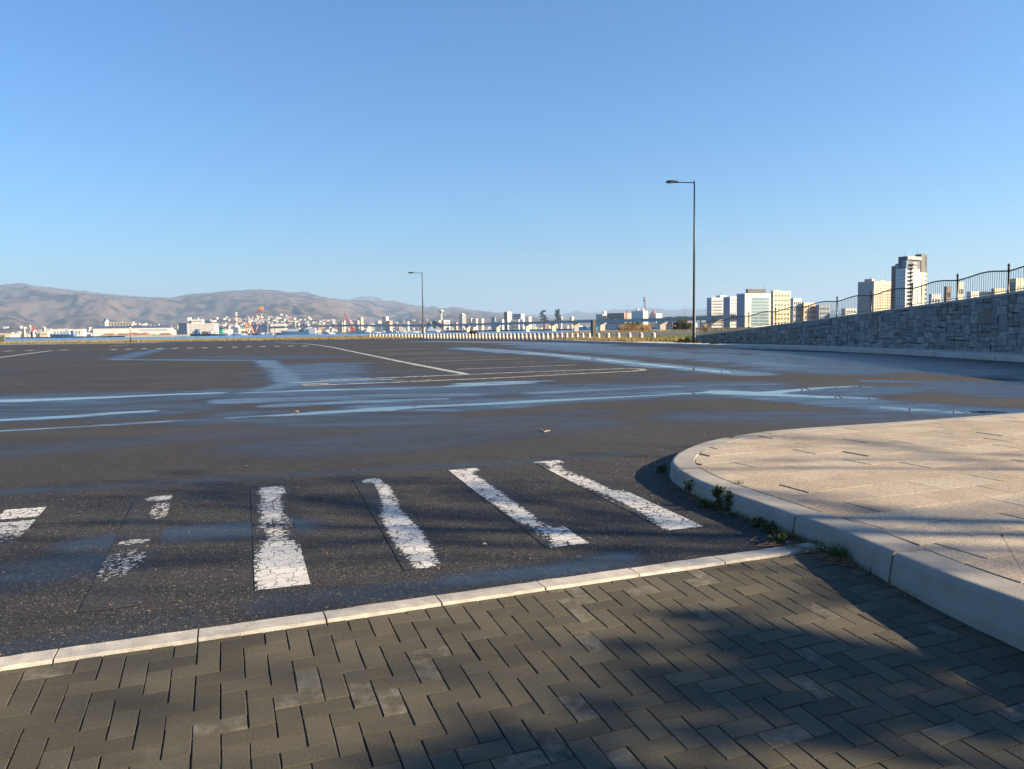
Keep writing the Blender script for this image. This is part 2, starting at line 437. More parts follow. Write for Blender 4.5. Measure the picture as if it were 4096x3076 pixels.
def slab_material():
    m, nt, b = new_mat('washed_concrete_slab')
    P = coords(nt); rnd = objrand(nt)
    v = nd(nt, 'ShaderNodeTexVoronoi', Scale=130.0); nt.links.new(P, v.inputs['Vector'])
    n2 = nd(nt, 'ShaderNodeTexNoise', Scale=2.2, Detail=7.0, Roughness=0.62); nt.links.new(P, n2.inputs['Vector'])
    n3 = nd(nt, 'ShaderNodeTexNoise', Scale=220.0, Detail=3.0, Roughness=0.7); nt.links.new(P, n3.inputs['Vector'])
    base = ramp(nt, [(0, (0.285, 0.238, 0.183)), (0.5, (0.325, 0.275, 0.215)), (1, (0.35, 0.302, 0.240))]); nt.links.new(rnd, base.inputs[0])
    sep = nt.nodes.new('ShaderNodeSeparateColor'); nt.links.new(v.outputs['Color'], sep.inputs[0])
    g = ramp(nt, [(0.0, 0.62), (0.5, 1.02), (1.0, 1.30)]); nt.links.new(sep.outputs[0], g.inputs[0])
    c = mixc(nt, 1.0, base.outputs[0], g.outputs[0], 'MULTIPLY')
    g3 = ramp(nt, [(0.3, 0.8), (0.7, 1.2)]); nt.links.new(n3.outputs[0], g3.inputs[0])
    c = mixc(nt, 1.0, c, g3.outputs[0], 'MULTIPLY')
    g2 = ramp(nt, [(0.3, 0.80), (0.65, 1.08)]); nt.links.new(n2.outputs[0], g2.inputs[0])
    c = mixc(nt, 1.0, c, g2.outputs[0], 'MULTIPLY')
    nt.links.new(c, b.inputs['Base Color']); b.inputs['Roughness'].default_value = 0.9
    b.inputs['Specular IOR Level'].default_value = 0.25
    bp = nt.nodes.new('ShaderNodeBump'); bp.inputs['Strength'].default_value = 0.35; bp.inputs['Distance'].default_value = 0.003
    nt.links.new(v.outputs['Distance'], bp.inputs['Height']); nt.links.new(bp.outputs[0], b.inputs['Normal'])
    return m
M_slab = slab_material()

# ------------------------------------------------------------------ the frame of the brick paving (kerb line of the crossing)
YAW, SLOPE = rad(20.767), rad(3.443)
K0 = np.array([-2.0696, 3.3077, 0.0])
E_ = np.array([math.cos(YAW), math.sin(YAW), 0.0])
N_ = np.array([math.sin(YAW), -math.cos(YAW), 0.0])                 # towards the viewer
ND = np.array([N_[0] * math.cos(SLOPE), N_[1] * math.cos(SLOPE), -math.sin(SLOPE)])
NZ = np.cross(E_, -ND)                                               # up normal of the sloping paving
if NZ[2] < 0: NZ = -NZ
def pav(i, j, up=0.0):
    return K0 + E_ * (0.1 * i) + ND * (0.1 * (j + 0.33)) + NZ * up
PAV_ROT = Matrix(((E_[0], -ND[0], NZ[0]), (E_[1], -ND[1], NZ[1]), (E_[2], -ND[2], NZ[2])))

# ------------------------------------------------------------------ ground (near land), one closed block down to below the sea
SHORE_NEAR = [(-420, 178), (-100, 174), (-30, 170), (0, 152), (12, 150), (24, 205), (40, 245), (60, 300), (140, 332), (420, 340)]
mb = MB(); mb.prism([(420, -120), (420, 340)] + SHORE_NEAR[::-1][1:-1] + [(-420, 178), (-420, -120)], -2.4, -0.9)
ground = mb.build('ground', M_soil); tag(ground, kind='structure')

# ------------------------------------------------------------------ car park: one sheet, finer near the camera, with a wetness attribute
def d_poly(x, y, pts):
    """distance to a polyline and the position 0..1 along it"""
    best = np.full(x.shape, 1e9); tt = np.zeros(x.shape)
    L = [0.0]
    for a, b in zip(pts[:-1], pts[1:]): L.append(L[-1] + math.hypot(b[0] - a[0], b[1] - a[1]))
    for k, (a, b) in enumerate(zip(pts[:-1], pts[1:])):
        dx, dy = b[0] - a[0], b[1] - a[1]; l2 = dx * dx + dy * dy
        t = np.clip(((x - a[0]) * dx + (y - a[1]) * dy) / l2, 0, 1)
        d = np.hypot(x - a[0] - t * dx, y - a[1] - t * dy)
        m = d < best; best = np.where(m, d, best); tt = np.where(m, (L[k] + t * (L[k + 1] - L[k])) / L[-1], tt)
    return best, tt
def stroke(x, y, pts, w0, w1, soft, amt, edge=0.35, seed=1):
    d, t = d_poly(x, y, pts)
    w = w0 + (w1 - w0) * t
    w = w * (1 + edge * 2 * (fbm(x * 0.9, y * 0.9, seed, 4) - 0.5)) * 0.5
    v = np.clip((w + soft - d) / np.maximum(soft, 1e-3), 0, 1)
    return amt * v * v * (3 - 2 * v)
# wet places: polyline (m), width at both ends, soft edge, amount (over about 0.8 the water stands)
WET = [
    ([(-16, 16.7), (-13, 17.2), (-11, 17.45), (-9.5, 17.85), (-8.2, 18.45), (-7.2, 18.75)], 1.15, 0.15, 0.25, 1.0),
    ([(-16, 16.5), (-12, 17.3), (-9.5, 17.6), (-7.5, 18.4)], 3.2, 1.5, 2.0, 0.45),
    ([(-12, 12.2), (-9.5, 13.15), (-8.1, 13.65), (-7.2, 14.35), (-6.9, 14.5)], 0.45, 0.22, 0.2, 0.95),
    ([(-12, 13), (-9.5, 14.4), (-7.2, 14.9)], 2.4, 1.6, 1.8, 0.42),
    ([(-9.5, 11.2), (-8.3, 11.6), (-6.6, 12.3), (-5.8, 12.75)], 0.12, 0.10, 0.12, 0.8),
    ([(-6.6, 12.4), (-5.2, 12.9), (-4.6, 13.2)], 0.15, 0.1, 0.3, 0.5),
    ([(-4.9, 13.1), (-3.9, 13.5), (-3.2, 13.9), (-2.4, 14.25)], 0.12, 0.62, 0.12, 1.0),
    ([(-2.4, 14.25), (-1.7, 14.55), (1, 15.5), (3.5, 16.42), (4.9, 16.95)], 0.42, 0.10, 0.12, 1.0),
    ([(-2.2, 14.6), (1, 15.8), (3, 16.6), (5, 17.3)], 1.6, 1.4, 1.0, 0.50),
    ([(-4.6, 13.2), (-3.0, 12.6), (-1.8, 12.4)], 1.4, 0.8, 1.2, 0.42),
    ([(4.7, 16.75), (5.15, 16.35), (5.7, 15.85), (6.3, 15.3), (7.0, 14.9)], 0.75, 0.35, 0.15, 1.05),
    ([(5.5, 16.5), (6.4, 17.0), (7.2, 17.6), (8.2, 17.9)], 0.30, 0.22, 0.12, 1.05),
    ([(8.3, 17.6), (9.2, 17.2)], 0.2, 0.1, 0.2, 0.9),
    ([(4.8, 17.2), (6.4, 16.6), (8.4, 16.8)], 1.8, 1.2, 1.2, 0.50),
    ([(5.2, 15.6), (6.3, 14.4), (6.9, 13.0), (7.6, 12.1)], 1.1, 1.6, 0.9, 0.56),
    ([(6.5, 13.2), (7.0, 12.4), (7.7, 12.1)], 0.3, 0.5, 0.2, 0.9),
    ([(3.0, 12.2), (4.6, 12.0), (6.4, 11.7)], 0.9, 1.2, 1.0, 0.40),
    ([(-6.5, 18.6), (-4.9, 19.1), (-2.6, 19.4), (0.5, 20.6)], 0.25, 0.2, 0.3, 0.85),
    ([(-6.2, 18.6), (-3.5, 18.7), (-0.5, 18.3), (2.5, 18.0), (5, 18.6)], 2.6, 2.2, 2.0, 0.47),
    ([(-5.9, 16.4), (-4.2, 16.7), (-2.4, 17.2), (-1.0, 17.2)], 1.0, 0.5, 0.6, 0.60),
    ([(-1.2, 20.6), (0.1, 21.1), (1.0, 21.3)], 0.6, 0.25, 0.35, 0.80),
    ([(-4.6, 15.2), (-3.4, 15.7), (-1.6, 16.2)], 0.5, 0.3, 0.4, 0.70),
    ([(0.5, 17.3), (2.6, 18.2), (4.0, 18.7)], 0.3, 0.2, 0.4, 0.66),
    ([(-23.5, 45.5), (-17.5, 42.6), (-13.6, 40.8), (-13.0, 40.2), (-7.9, 26.5), (-6.2, 21.2), (-6.4, 19.4)], 0.7, 0.35, 0.9, 0.60),
    ([(-8.6, 34.0), (-7.6, 29.6), (-6.3, 24.6), (-5.0, 22.0)], 2.6, 1.6, 2.2, 0.50),
    ([(-6.1, 22.2), (-4.8, 22.9), (-3.8, 23.1)], 0.5, 0.3, 0.3, 0.85),
    ([(-36, 79), (-29.5, 61), (-24, 46)], 0.7, 1.0, 1.2, 0.48),
    ([(-18, 48), (-14, 46), (-11, 44)], 3.0, 2.0, 3.0, 0.40),
    ([(-4, 62), (-2.8, 58), (2.7, 41), (5.9, 27.6), (7.2, 23.0)], 2.2, 0.9, 1.0, 0.66),
    ([(1.0, 46.5), (2.7, 41.0), (5.0, 31.5), (5.9, 27.4), (7.0, 23.6)], 0.30, 0.32, 0.15, 0.95),
    ([(2, 63), (7, 45), (10.5, 33), (11, 25)], 3.2, 4.0, 2.6, 0.52),
    ([(13.0, 39), (13.4, 34), (13.5, 31)], 0.8, 0.7, 0.6, 0.62),
    ([(9.6, 30), (10.6, 27), (11.6, 25.5)], 0.7, 0.5, 0.6, 0.62),
    ([(12, 46), (14.8, 38), (15.5, 30), (15, 22)], 2.6, 3.6, 2.4, 0.5),
    ([(0, 74), (5, 63), (9, 52)], 2.4, 2.0, 2.0, 0.55),
    ([(-12, 104), (-4, 92), (3, 78), (8, 66)], 3.0, 3.0, 3.0, 0.6),
    ([(9.2, 19.5), (11.5, 18.0), (13.6, 17.6)], 0.35, 0.55, 0.4, 0.66),
    ([(11, 16), (13, 16.5), (15.5, 18)], 3.0, 4.0, 2.0, 0.5),
    ([(-2.9, 9.7), (-1.9, 9.6), (-0.9, 10.6), (0.6, 11.6)], 0.9, 1.2, 1.2, 0.34),
    ([(-1.6, 11.8), (-0.2, 12.4), (1.4, 13.3)], 0.4, 0.4, 0.6, 0.34),
    ([(-6.4, 9.6), (-5.2, 10.4), (-3.4, 11.2)], 0.7, 0.5, 0.9, 0.30),
    ([(-5.2, 7.0), (-3.2, 7.45), (-1.5, 7.95), (0.0, 8.25), (1.3, 8.75)], 0.10, 0.10, 0.25, 0.34),
    ([(-3.0, 5.25), (-2.5, 5.45), (-1.7, 5.65)], 0.16, 0.22, 0.35, 0.46),
    ([(-3.6, 4.1), (-3.3, 4.4), (-2.8, 4.75)], 0.25, 0.2, 0.5, 0.36),
    ([(-0.35, 4.35), (0.2, 4.5), (0.65, 4.7)], 0.08, 0.12, 0.22, 0.50),
    ([(-1.3, 4.0), (-0.5, 4.25)], 0.12, 0.1, 0.25, 0.38),
    ([(-3.3, 3.05), (-2.6, 3.3), (-1.7, 3.7)], 0.1, 0.12, 0.3, 0.30),
]
KERB_W = 0.15
na, nr = 400, 560
ratio = np.linspace(-1.75, 1.15, na)                                # x / y of the rays
# crossing of each ray with the outer edge of the flush kerb
den = ratio * E_[1] - E_[0]
k0x, k0y = K0[0] - N_[0] * (KERB_W - 0.02), K0[1] - N_[1] * (KERB_W - 0.02)
u0 = (k0x - ratio * k0y) / den
bx, by = k0x + u0 * E_[0], k0y + u0 * E_[1]
kk = np.exp(np.linspace(0, math.log(62.0), nr))
X = (bx[None, :] * kk[:, None]); Y = (by[None, :] * kk[:, None])
wet = np.zeros(X.shape)
for q, (pts, w0, w1, soft, amt) in enumerate(WET):
    wet = np.maximum(wet, stroke(X, Y, pts, w0, w1, soft, amt, 0.8, 3 + q))
# streaky background damp, drawn out along the fall of the ground
ca, sa = math.cos(rad(24)), math.sin(rad(24))
U_, V_ = X * ca + Y * sa, -X * sa + Y * ca
bgw = fbm(U_ * 0.16, V_ * 0.55, 91, 5)
mask = np.clip((Y - 8.5) / 6, 0, 1) * (0.55 + 0.45 * np.clip((X + 9) / 12, 0, 1))
wet = np.maximum(wet, np.clip((bgw - 0.50) * 2.3, 0, 0.40) * mask)
coarse = 1.0 - 0.75 * np.clip(((V_ - 9.3) + 0.25 * (fbm(X * .7, Y * .7, 5, 3) - 0.5)) / 0.25 + 0.5, 0, 1)
# the coarser older surface lies in front of the seam at the crossing's far end
seam_d = (X * -math.sin(rad(18)) + Y * math.cos(rad(18))) - 8.05
coarse = np.clip(0.55 - seam_d / 0.16, 0.22, 1.0)
idx = np.arange(na * nr).reshape(nr, na)
quads = np.stack([idx[:-1, :-1], idx[:-1, 1:], idx[1:, 1:], idx[1:, :-1]], -1).reshape(-1, 4)
verts = np.stack([X, Y, np.zeros_like(X)], -1).reshape(-1, 3)
M_asphalt = asphalt_mat('car_park_asphalt', 'wet')
lot = link('parking_lot', np_mesh('parking_lot', verts, quads, M_asphalt, False, {'wet': wet, 'coarse': coarse}))
tag(lot, kind='structure')

# ------------------------------------------------------------------ painted markings on the car park
def strip(name, p, q, w, mat, z=0.004, parent=lot):
    p, q = np.array(p, float), np.array(q, float); d = (q - p) / np.linalg.norm(q - p); s = np.array([-d[1], d[0]]) * w / 2
    mb = MB(); mb.sheet([(*(p + s), z), (*(p - s), z), (*(q - s), z), (*(q + s), z)])
    mb.f[-1] = mb.f[-1]
    return mb.build(name, mat, parent)
def sm(a, b, x): 
    t = np.clip((x - a) / (b - a), 0, 1); return t * t * (3 - 2 * t)
def hole(u, v, uc, vc, ru, rv, p=1.0):
    return p * (1 - sm(0.55, 1.25, np.sqrt(((u - uc) / ru) ** 2 + ((v - vc) / rv) ** 2)))
# wear of each stripe over u (left to right) and v (near to far end); above about 0.5 the paint is gone
def wear1(u, v): return np.maximum(0.25 + 0.8 * sm(0.80, 0.45, v), hole(u, v, .5, .855, 1.2, .025, .75))
def wear2(u, v): return 0.78 - 0.55 * hole(u, v, .7, .965, .42, .04) - 0.33 * hole(u, v, .8, .80, .3, .12) - 0.40 * hole(u, v, .45, .47, .4, .025) - 0.28 * hole(u, v, .35, .3, .5, .12)
def wear3(u, v):
    w = 0.80 - 0.58 * hole(u, v, .62, .93, .45, .12) - 0.40 * hole(u, v, .5, .72, .4, .16) - 0.32 * hole(u, v, .55, .52, .5, .14)
    return w - 0.70 * hole(u, v, .55, .10, .62, .30)
def wear4(u, v):
    w = 0.86 - 0.66 * hole(u, v, .55, .955, .35, .045) - 0.58 * hole(u, v, .75, .83, .25, .12) - 0.40 * hole(u, v, .68, .68, .28, .14)
    return w - 0.74 * hole(u, v, .50, .28, .42, .36)
def wear5(u, v):
    w = 0.22 + 0.80 * sm(.52, .92, u) * sm(.12, .3, v) * sm(.98, .88, v)
    return w + 0.5 * sm(.16, .0, u) * sm(.75, .3, v) + 0.3 * sm(.12, .18, v) * sm(.30, .22, v) * sm(.3, .7, u) + hole(u, v, .1, .12, .3, .12, .4)
def wear6(u, v):
    return 0.21 + 0.66 * sm(.50, .85, u) * sm(.36, .52, v) * sm(.99, .9, v) + 0.40 * hole(u, v, .05, .92, .3, .08) + 0.42 * hole(u, v, .05, .3, .25, .3) + .25 * hole(u, v, .5, .78, .3, .1)
STRIPES = [((-4.28, 6.33), 112.5, wear1), ((-3.38, 6.73), 111.0, wear2), ((-2.47, 7.07), 109.3, wear3),
           ((-1.58, 7.42), 107.5, wear4), ((-0.68, 7.86), 107.3, wear5), ((0.22, 8.26), 106.8, wear6)]
M_stripe = paint_mat('crossing_paint', (0.58, 0.57, 0.53), 'wear', wet=0.16)
for tl, ang, fn in STRIPES:
    nu, nv = 24, 160
    d = np.array([math.cos(rad(ang)), math.sin(rad(ang))]); r_ = np.array([math.cos(rad(19)), math.sin(rad(19))])
    u, v = np.meshgrid(np.linspace(0, 1, nu), np.linspace(0, 1, nv))
    near = np.array(tl) - d * 3.02
    xy = near[None, None] + u[..., None] * r_ * 0.305 + v[..., None] * d * 3.02
    vv = np.concatenate([xy, np.full(u.shape + (1,), 0.003)], -1).reshape(-1, 3)
    ii = np.arange(nu * nv).reshape(nv, nu)
    qq = np.stack([ii[:-1, :-1], ii[:-1, 1:], ii[1:, 1:], ii[1:, :-1]], -1).reshape(-1, 4)
    link('crosswalk_stripe', np_mesh('crosswalk_stripe', vv, qq, M_stripe, False, {'wear': fn(u, v)}), lot)

M_line = paint_mat('bay_line_paint', (0.55, 0.54, 0.50), None, 0.47, 0.0, 0.2)
M_line2 = paint_mat('worn_bay_line_paint', (0.48, 0.47, 0.44), None, 0.62, 0.0, 0.2)
def polyl(name, pts, w, mat):
    """a painted line with mitred bends, one sheet"""
    pts = [np.array(p, float) for p in pts]; vs = []
    for i, p in enumerate(pts):
        a = pts[max(i - 1, 0)]; b = pts[min(i + 1, len(pts) - 1)]
        d = (b - a) / np.linalg.norm(b - a); s = np.array([-d[1], d[0]]) * w / 2
        vs += [(*(p + s), 0.004), (*(p - s), 0.004)]
    mb = MB(); mb.add(vs, [(2 * i, 2 * i + 1, 2 * i + 3, 2 * i + 2) for i in range(len(pts) - 1)])
    return mb.build(name, mat, lot)
polyl('parking_line', [(-5.7, 20.75), (-3.4, 21.6), (-1.3, 22.5), (-0.1, 23.05), (2, 24.3), (4.1, 25.45), (4.5, 25.9), (4.55, 26.4), (4.35, 26.9), (4.0, 27.1), (2, 26.4), (-0.4, 25.4), (-2.2, 24.5), (-5.8, 23.0)], 0.22, M_line)
polyl('parking_line', [(0.8, 24.3), (2.4, 25.7), (3.7, 26.5)], 0.2, M_line2)
polyl('parking_line', [(-3.9, 22.6), (-2.8, 22.35), (-2.0, 22.9)], 0.25, M_line2)
polyl('parking_line', [(-5.9, 21.3), (-5.3, 21.6), (-5.25, 21.2)], 0.3, M_line)
polyl('parking_line', [(-1.45, 24.9), (-5.2, 36.0), (-8.6, 46.5), (-12.2, 57.5), (-15.5, 68), (-20.3, 82), (-26, 97), (-36.8, 119)], 0.30, M_line)
ad = np.array([math.cos(rad(23.5)), math.sin(rad(23.5))])
for k in range(11):
    c = np.array([-2.3, 28.2]) + k * np.array([-1.13, 3.62])
    l0, l1 = 4.6, 5.3
    polyl('parking_line', [c - ad * l0, c - ad * 0.4], 0.17, M_line2)
    polyl('parking_line', [c + ad * 0.3, c + ad * (l1 + 0.25 * math.sin(k))], 0.17, M_line2 if k % 3 == 1 else M_line)
for k in range(7):
    c = np.array([-9.6, 27.4]) + k * np.array([-1.25, 3.9])
    polyl('parking_line', [c, c + ad * 1.0], 0.18, M_line2)
polyl('parking_line', [(-33.5, 49), (-36.2, 54), (-41, 65), (-46.4, 77)], 0.34, M_line)
polyl('parking_line', [(-52.6, 99.8), (-56, 112)], 0.34, M_line)
for px_, py_ in ((35, 1404), (120, 1402), (254, 1400), (455, 1398), (516, 1397), (577, 1395), (640, 1394.5), (700, 1394), (760, 1392.5), (820, 1391.5), (880, 1390.5), (939, 1389), (995, 1387), (1052, 1386), (1108, 1385), (1163, 1384), (1220, 1384)):
    p = gz(px_, py_)[:2]; dd = np.array([-0.33, 0.944])
    polyl('parking_line', [p - dd * 1.6, p + dd * 1.6], 0.55, M_line)
for px_, py_, l in ((20, 1540, 1.0), (80, 1451, 3.0), (30, 1443, 2.0), (690, 1398, 2.0), (860, 1404, 3.0), (1010, 1420, 3), (1045, 1402, 4), (1040, 1390, 5), (1470, 1391, 4), (1640, 1397, 3), (1720, 1392, 3), (1500, 1384, 5), (1560, 1376, 5)):
    p = gz(px_, py_)[:2]
    polyl('parking_line', [p - ad * l / 2, p + ad * l / 2], 0.2, M_line2)

# ------------------------------------------------------------------ flush kerb between car park and brick paving
kerb = MB()
kerb.box(tuple(pav(20, -0.33, -0.35) - N_ * (KERB_W / 2)), (12.0, 0.10, 0.3), YAW)
kerb = kerb.build('flush_kerb', M_joint); tag(kerb, kind='structure')
def bev_block(l, w, h, bev, jit=0.0, rng=random):
    """a block with chamfered top edges, top face at z=0, long side along x"""
    a, b = l / 2, w / 2; t = bev
    j = lambda: rng.uniform(-jit, jit)
    top = [(-a + t, -b + t, j()), (a - t, -b + t, j()), (a - t, b - t, j()), (-a + t, b - t, j())]
    mid = [(-a, -b, -t), (a, -b, -t), (a, b, -t), (-a, b, -t)]
    bot = [(-a, -b, -h), (a, -b, -h), (a, b, -h), (-a, b, -h)]
    fs = [(0, 1, 2, 3)]
    for i in range(4):
        k = (i + 1) % 4
        fs += [(4 + i, 4 + k, k, i), (8 + i, 8 + k, 4 + k, 4 + i)]
    return top + mid + bot, fs
rng = random.Random(4)
for k in range(-7, 9):
    L = 0.592
    vs, fs = bev_block(L, KERB_W - 0.004, 0.14, 0.012)
    # worn, slightly waved upper edges: subdivide the top along its length
    m_ = MB(); n = 9
    tops = []
    for i in range(n + 1):
        x = -L / 2 + L * i / n
        e1, e2 = rng.uniform(-.003, .003), rng.uniform(-.004, .004)
        tops.append([(x, -KERB_W / 2 + .002, -0.02), (x, -KERB_W / 2 + .014 + e2, rng.uniform(-.002, .001)), (x, KERB_W / 2 - .014 + e1, rng.uniform(-.002, .001)), (x, KERB_W / 2 - .002, -0.02), (x, KERB_W / 2 - .002, -0.15), (x, -KERB_W / 2 + .002, -0.15)])
    vv = [p for t in tops for p in t]
    ff = [(6 * i + a, 6 * i + (a + 1) % 6, 6 * i + 6 + (a + 1) % 6, 6 * i + 6 + a) for i in range(n) for a in range(6)]
    ff = [f[::-1] for f in ff] + [(0, 1, 2, 3, 4, 5), tuple(6 * n + a for a in (5, 4, 3, 2, 1, 0))]
    m_.add(vv, ff)
    o = m_.build('kerb_stone', M_flush, kerb)
    c = K0 + E_ * (0.6 * k + 0.3) - N_ * (KERB_W / 2) + np.array([0, 0, 0.012])
    o.location = tuple(c); o.rotation_euler = (rng.uniform(-.008, .008), rng.uniform(-.004, .004), YAW + rng.uniform(-.004, .004))

# ------------------------------------------------------------------ herringbone brick paving
mb = MB()
bed = [pav(-45, -0.33, -0.0065), pav(75, -0.33, -0.0065), pav(75, 60, -0.0065), pav(-45, 60, -0.0065)]
bedb = [p - np.array([0, 0, 0.25]) for p in bed]
mb.add(bed + bedb, [(0, 3, 2, 1), (4, 5, 6, 7), (0, 1, 5, 4), (1, 2, 6, 5), (2, 3, 7, 6), (3, 0, 4, 7)])
walk = mb.build('sidewalk', M_joint); tag(walk, kind='structure')
PAV = []
for j in range(-2, 44):
    for i in range(-34, 62):
        r = (i - j) % 4
        if r == 0: PAV.append((i - 1, j, 2, 1))           # along the kerb: covers columns i-1, i
        elif r == 2: PAV.append((i, j, 1, 2))             # across: rows j, j+1
cand = []
for (i, j, w, h) in PAV:
    j0, j1 = max(j, -0.33), j + h
    if j1 - j0 < 0.06: continue
    q = [to_px(pav(i + a * w, j0 + b * (j1 - j0))) for a, b in ((0, 0), (1, 0), (1, 1), (0, 1))]
    ar = 0.5 * abs(sum(q[k][0] * q[(k + 1) % 4][1] - q[(k + 1) % 4][0] * q[k][1] for k in range(4)))
    cx, cy = sum(p[0] for p in q) / 4, sum(p[1] for p in q) / 4
    x_ = pav(i + w / 2, (j0 + j1) / 2)
    seen = -60 < cx < WPX + 60 and -10 < cy < HPX + 60 and x_[1] > 0.5
    # out of sight behind the raised kerb
    if x_[0] - 2.16 > (4.33 - x_[1]) * 0.42 + 0.12: seen = False
    cand.append((ar if seen else -1.0, (i, j0, w, j1 - j0)))
cand.sort(key=lambda t: -t[0])
near_p = [c for c in cand if c[0] > 0][:296]
rest_p = cand[len(near_p):]
cache = {}
rng = random.Random(11)
JG = 0.0056
for ar, (i, j0, w, h) in near_p:
    key = (w, round(h, 2), rng.randint(0, 5))
    if key not in cache:
        vs, fs = bev_block(0.1 * w - JG, 0.1 * h - JG, 0.055, 0.0018)
        vs = [(x + rng.uniform(-.0014, .0014), y + rng.uniform(-.0014, .0014), z + (rng.uniform(-.0008, .0006) if z == 0 else 0)) for x, y, z in vs[:8]] + vs[8:]
        m_ = MB(); m_.add(vs, fs); cache[key] = m_.mesh('paver', M_paver)
    o = link('paver', cache[key], walk)
    R = PAV_ROT @ Matrix.Rotation(rng.uniform(-.012, .012), 3, 'Z') @ Matrix.Rotation(rng.uniform(-.010, .010), 3, 'X') @ Matrix.Rotation(rng.uniform(-.006, .006), 3, 'Y')
    o.matrix_world = Matrix.Translation(Vector(pav(i + w / 2, j0 + h / 2, rng.uniform(-.0012, .0012)))) @ R.to_4x4()
m_ = MB()
for ar, (i, j0, w, h) in rest_p:
    vs, fs = bev_block(0.1 * w - JG, 0.1 * h - JG, 0.05, 0.0018)
    c = pav(i + w / 2, j0 + h / 2, rng.uniform(-.0012, .0012))
    R = PAV_ROT @ Matrix.Rotation(rng.uniform(-.012, .012), 3, 'Z') @ Matrix.Rotation(rng.uniform(-.010, .010), 3, 'X')
    m_.add([Vector(c) + R @ Vector(p) for p in vs], fs)
o = m_.build('paver_field', M_paver, walk); tag(o, kind='stuff')

# ------------------------------------------------------------------ raised corner: curved kerb and washed slabs
KT = 0.145
ARRIS = [(3.25, 1.30), (2.98, 2.00), (2.70, 2.72), (2.45, 3.36), (2.27, 3.89), (2.19, 4.28), (2.09, 4.78), (1.95, 5.22), (1.86, 5.52), (1.73, 5.92), (1.645, 6.20), (1.57, 6.54), (1.53, 6.90),
         (1.525, 7.15), (1.55, 7.38), (1.60, 7.56), (1.72, 7.88), (1.90, 8.22), (2.17, 8.62), (2.54, 9.00), (2.98, 9.32), (3.36, 9.52), (3.80, 9.70), (4.30, 9.87), (5.10, 10.13), (6.40, 10.62), (7.6, 11.08), (9.5, 11.8), (12.5, 12.9)]
def smooth_path(pts, n=400):
    pts = np.array(pts, float)
    s = np.concatenate([[0], np.cumsum(np.hypot(*(pts[1:] - pts[:-1]).T))])
    t = np.linspace(0, s[-1], n)
    x, y = np.interp(t, s, pts[:, 0]), np.interp(t, s, pts[:, 1])
    k = np.ones(15) / 15
    xs, ys = np.convolve(np.pad(x, 7, 'edge'), k, 'valid'), np.convolve(np.pad(y, 7, 'edge'), k, 'valid')
    return np.stack([xs, ys], 1)
AR = smooth_path(ARRIS, 900)
AS = np.concatenate([[0], np.cumsum(np.hypot(*(AR[1:] - AR[:-1]).T))])
def ar_at(s):
    x, y = np.interp(s, AS, AR[:, 0]), np.interp(s, AS, AR[:, 1])
    x2, y2 = np.interp(s + .03, AS, AR[:, 0]), np.interp(s + .03, AS, AR[:, 1]); x1, y1 = np.interp(s - .03, AS, AR[:, 0]), np.interp(s - .03, AS, AR[:, 1])
    t = np.array([x2 - x1, y2 - y1]); t /= np.linalg.norm(t)
    return np.array([x, y]), np.array([t[1], -t[0]])               # point, inward normal (to the right of travel)
def nearest_s(p): return AS[np.argmin(np.hypot(AR[:, 0] - p[0], AR[:, 1] - p[1]))]
KW = 0.215
mb = MB()
inner = []
for s in np.linspace(0, AS[-1], 120):
    p, nn = ar_at(s); inner.append(p + nn * (KW - 0.01))
poly = [tuple(p) for p in inner] + [(14, 13), (14, -4), (4.6, -4)]
mb.prism([(p[0], p[1]) for p in poly[::-1]], -0.5, KT - 0.0065)
corner = mb.build('pavement', plain('slab_joint_sand', (0.07, 0.05, 0.035), 0.95, 0.3, 20.0)); tag(corner, kind='structure')
# joints where the photograph shows them, then every 0.6 m
js = sorted([nearest_s(p) for p in ((1.72, 7.9), (1.54, 6.99), (1.68, 6.10), (1.95, 5.2), (2.19, 4.30), (3.05, 9.36))])
cuts = list(js)
s = js[0] - (js[1] - js[0])
while s > -0.2: cuts.append(max(s, 0.0)); s -= 0.93
s = js[-1] + 0.95
while s < AS[-1]: cuts.append(s); s += 0.95
cuts = sorted(cuts)
rng = random.Random(8)
for a, b in zip(cuts[:-1], cuts[1:]):
    if b - a < 0.1: continue
    g = 0.007
    n = max(4, int((b - a) / 0.09)); secs = []
    dz = rng.uniform(-.004, .004)
    for k in range(n + 1):
        p, nn = ar_at(a + g + (b - a - 2 * g) * k / n)
        base = -0.28
        sec = []
        for off, z in ((-0.030, base), (-0.030, -0.02), (-0.012, KT - 0.035), (-0.004, KT - 0.014), (0.010, KT - 0.003), (0.026, KT), (KW - .006, KT + 0.001), (KW, KT - 0.008), (KW, base)):
            q = p + nn * off; sec.append((q[0], q[1], z + (dz if z > 0 else 0)))
        secs.append(sec)
    m = len(secs[0]); vv = [p for t in secs for p in t]
    ff = [(m * i + c, m * i + m + c, m * i + m + (c + 1) % m, m * i + (c + 1) % m) for i in range(n) for c in range(m)]
    ff += [tuple(range(m)), tuple(m * n + c for c in range(m - 1, -1, -1))]
    mb = MB(); mb.add(vv, ff)
    mb.build('kerb_stone', M_conc, corner)
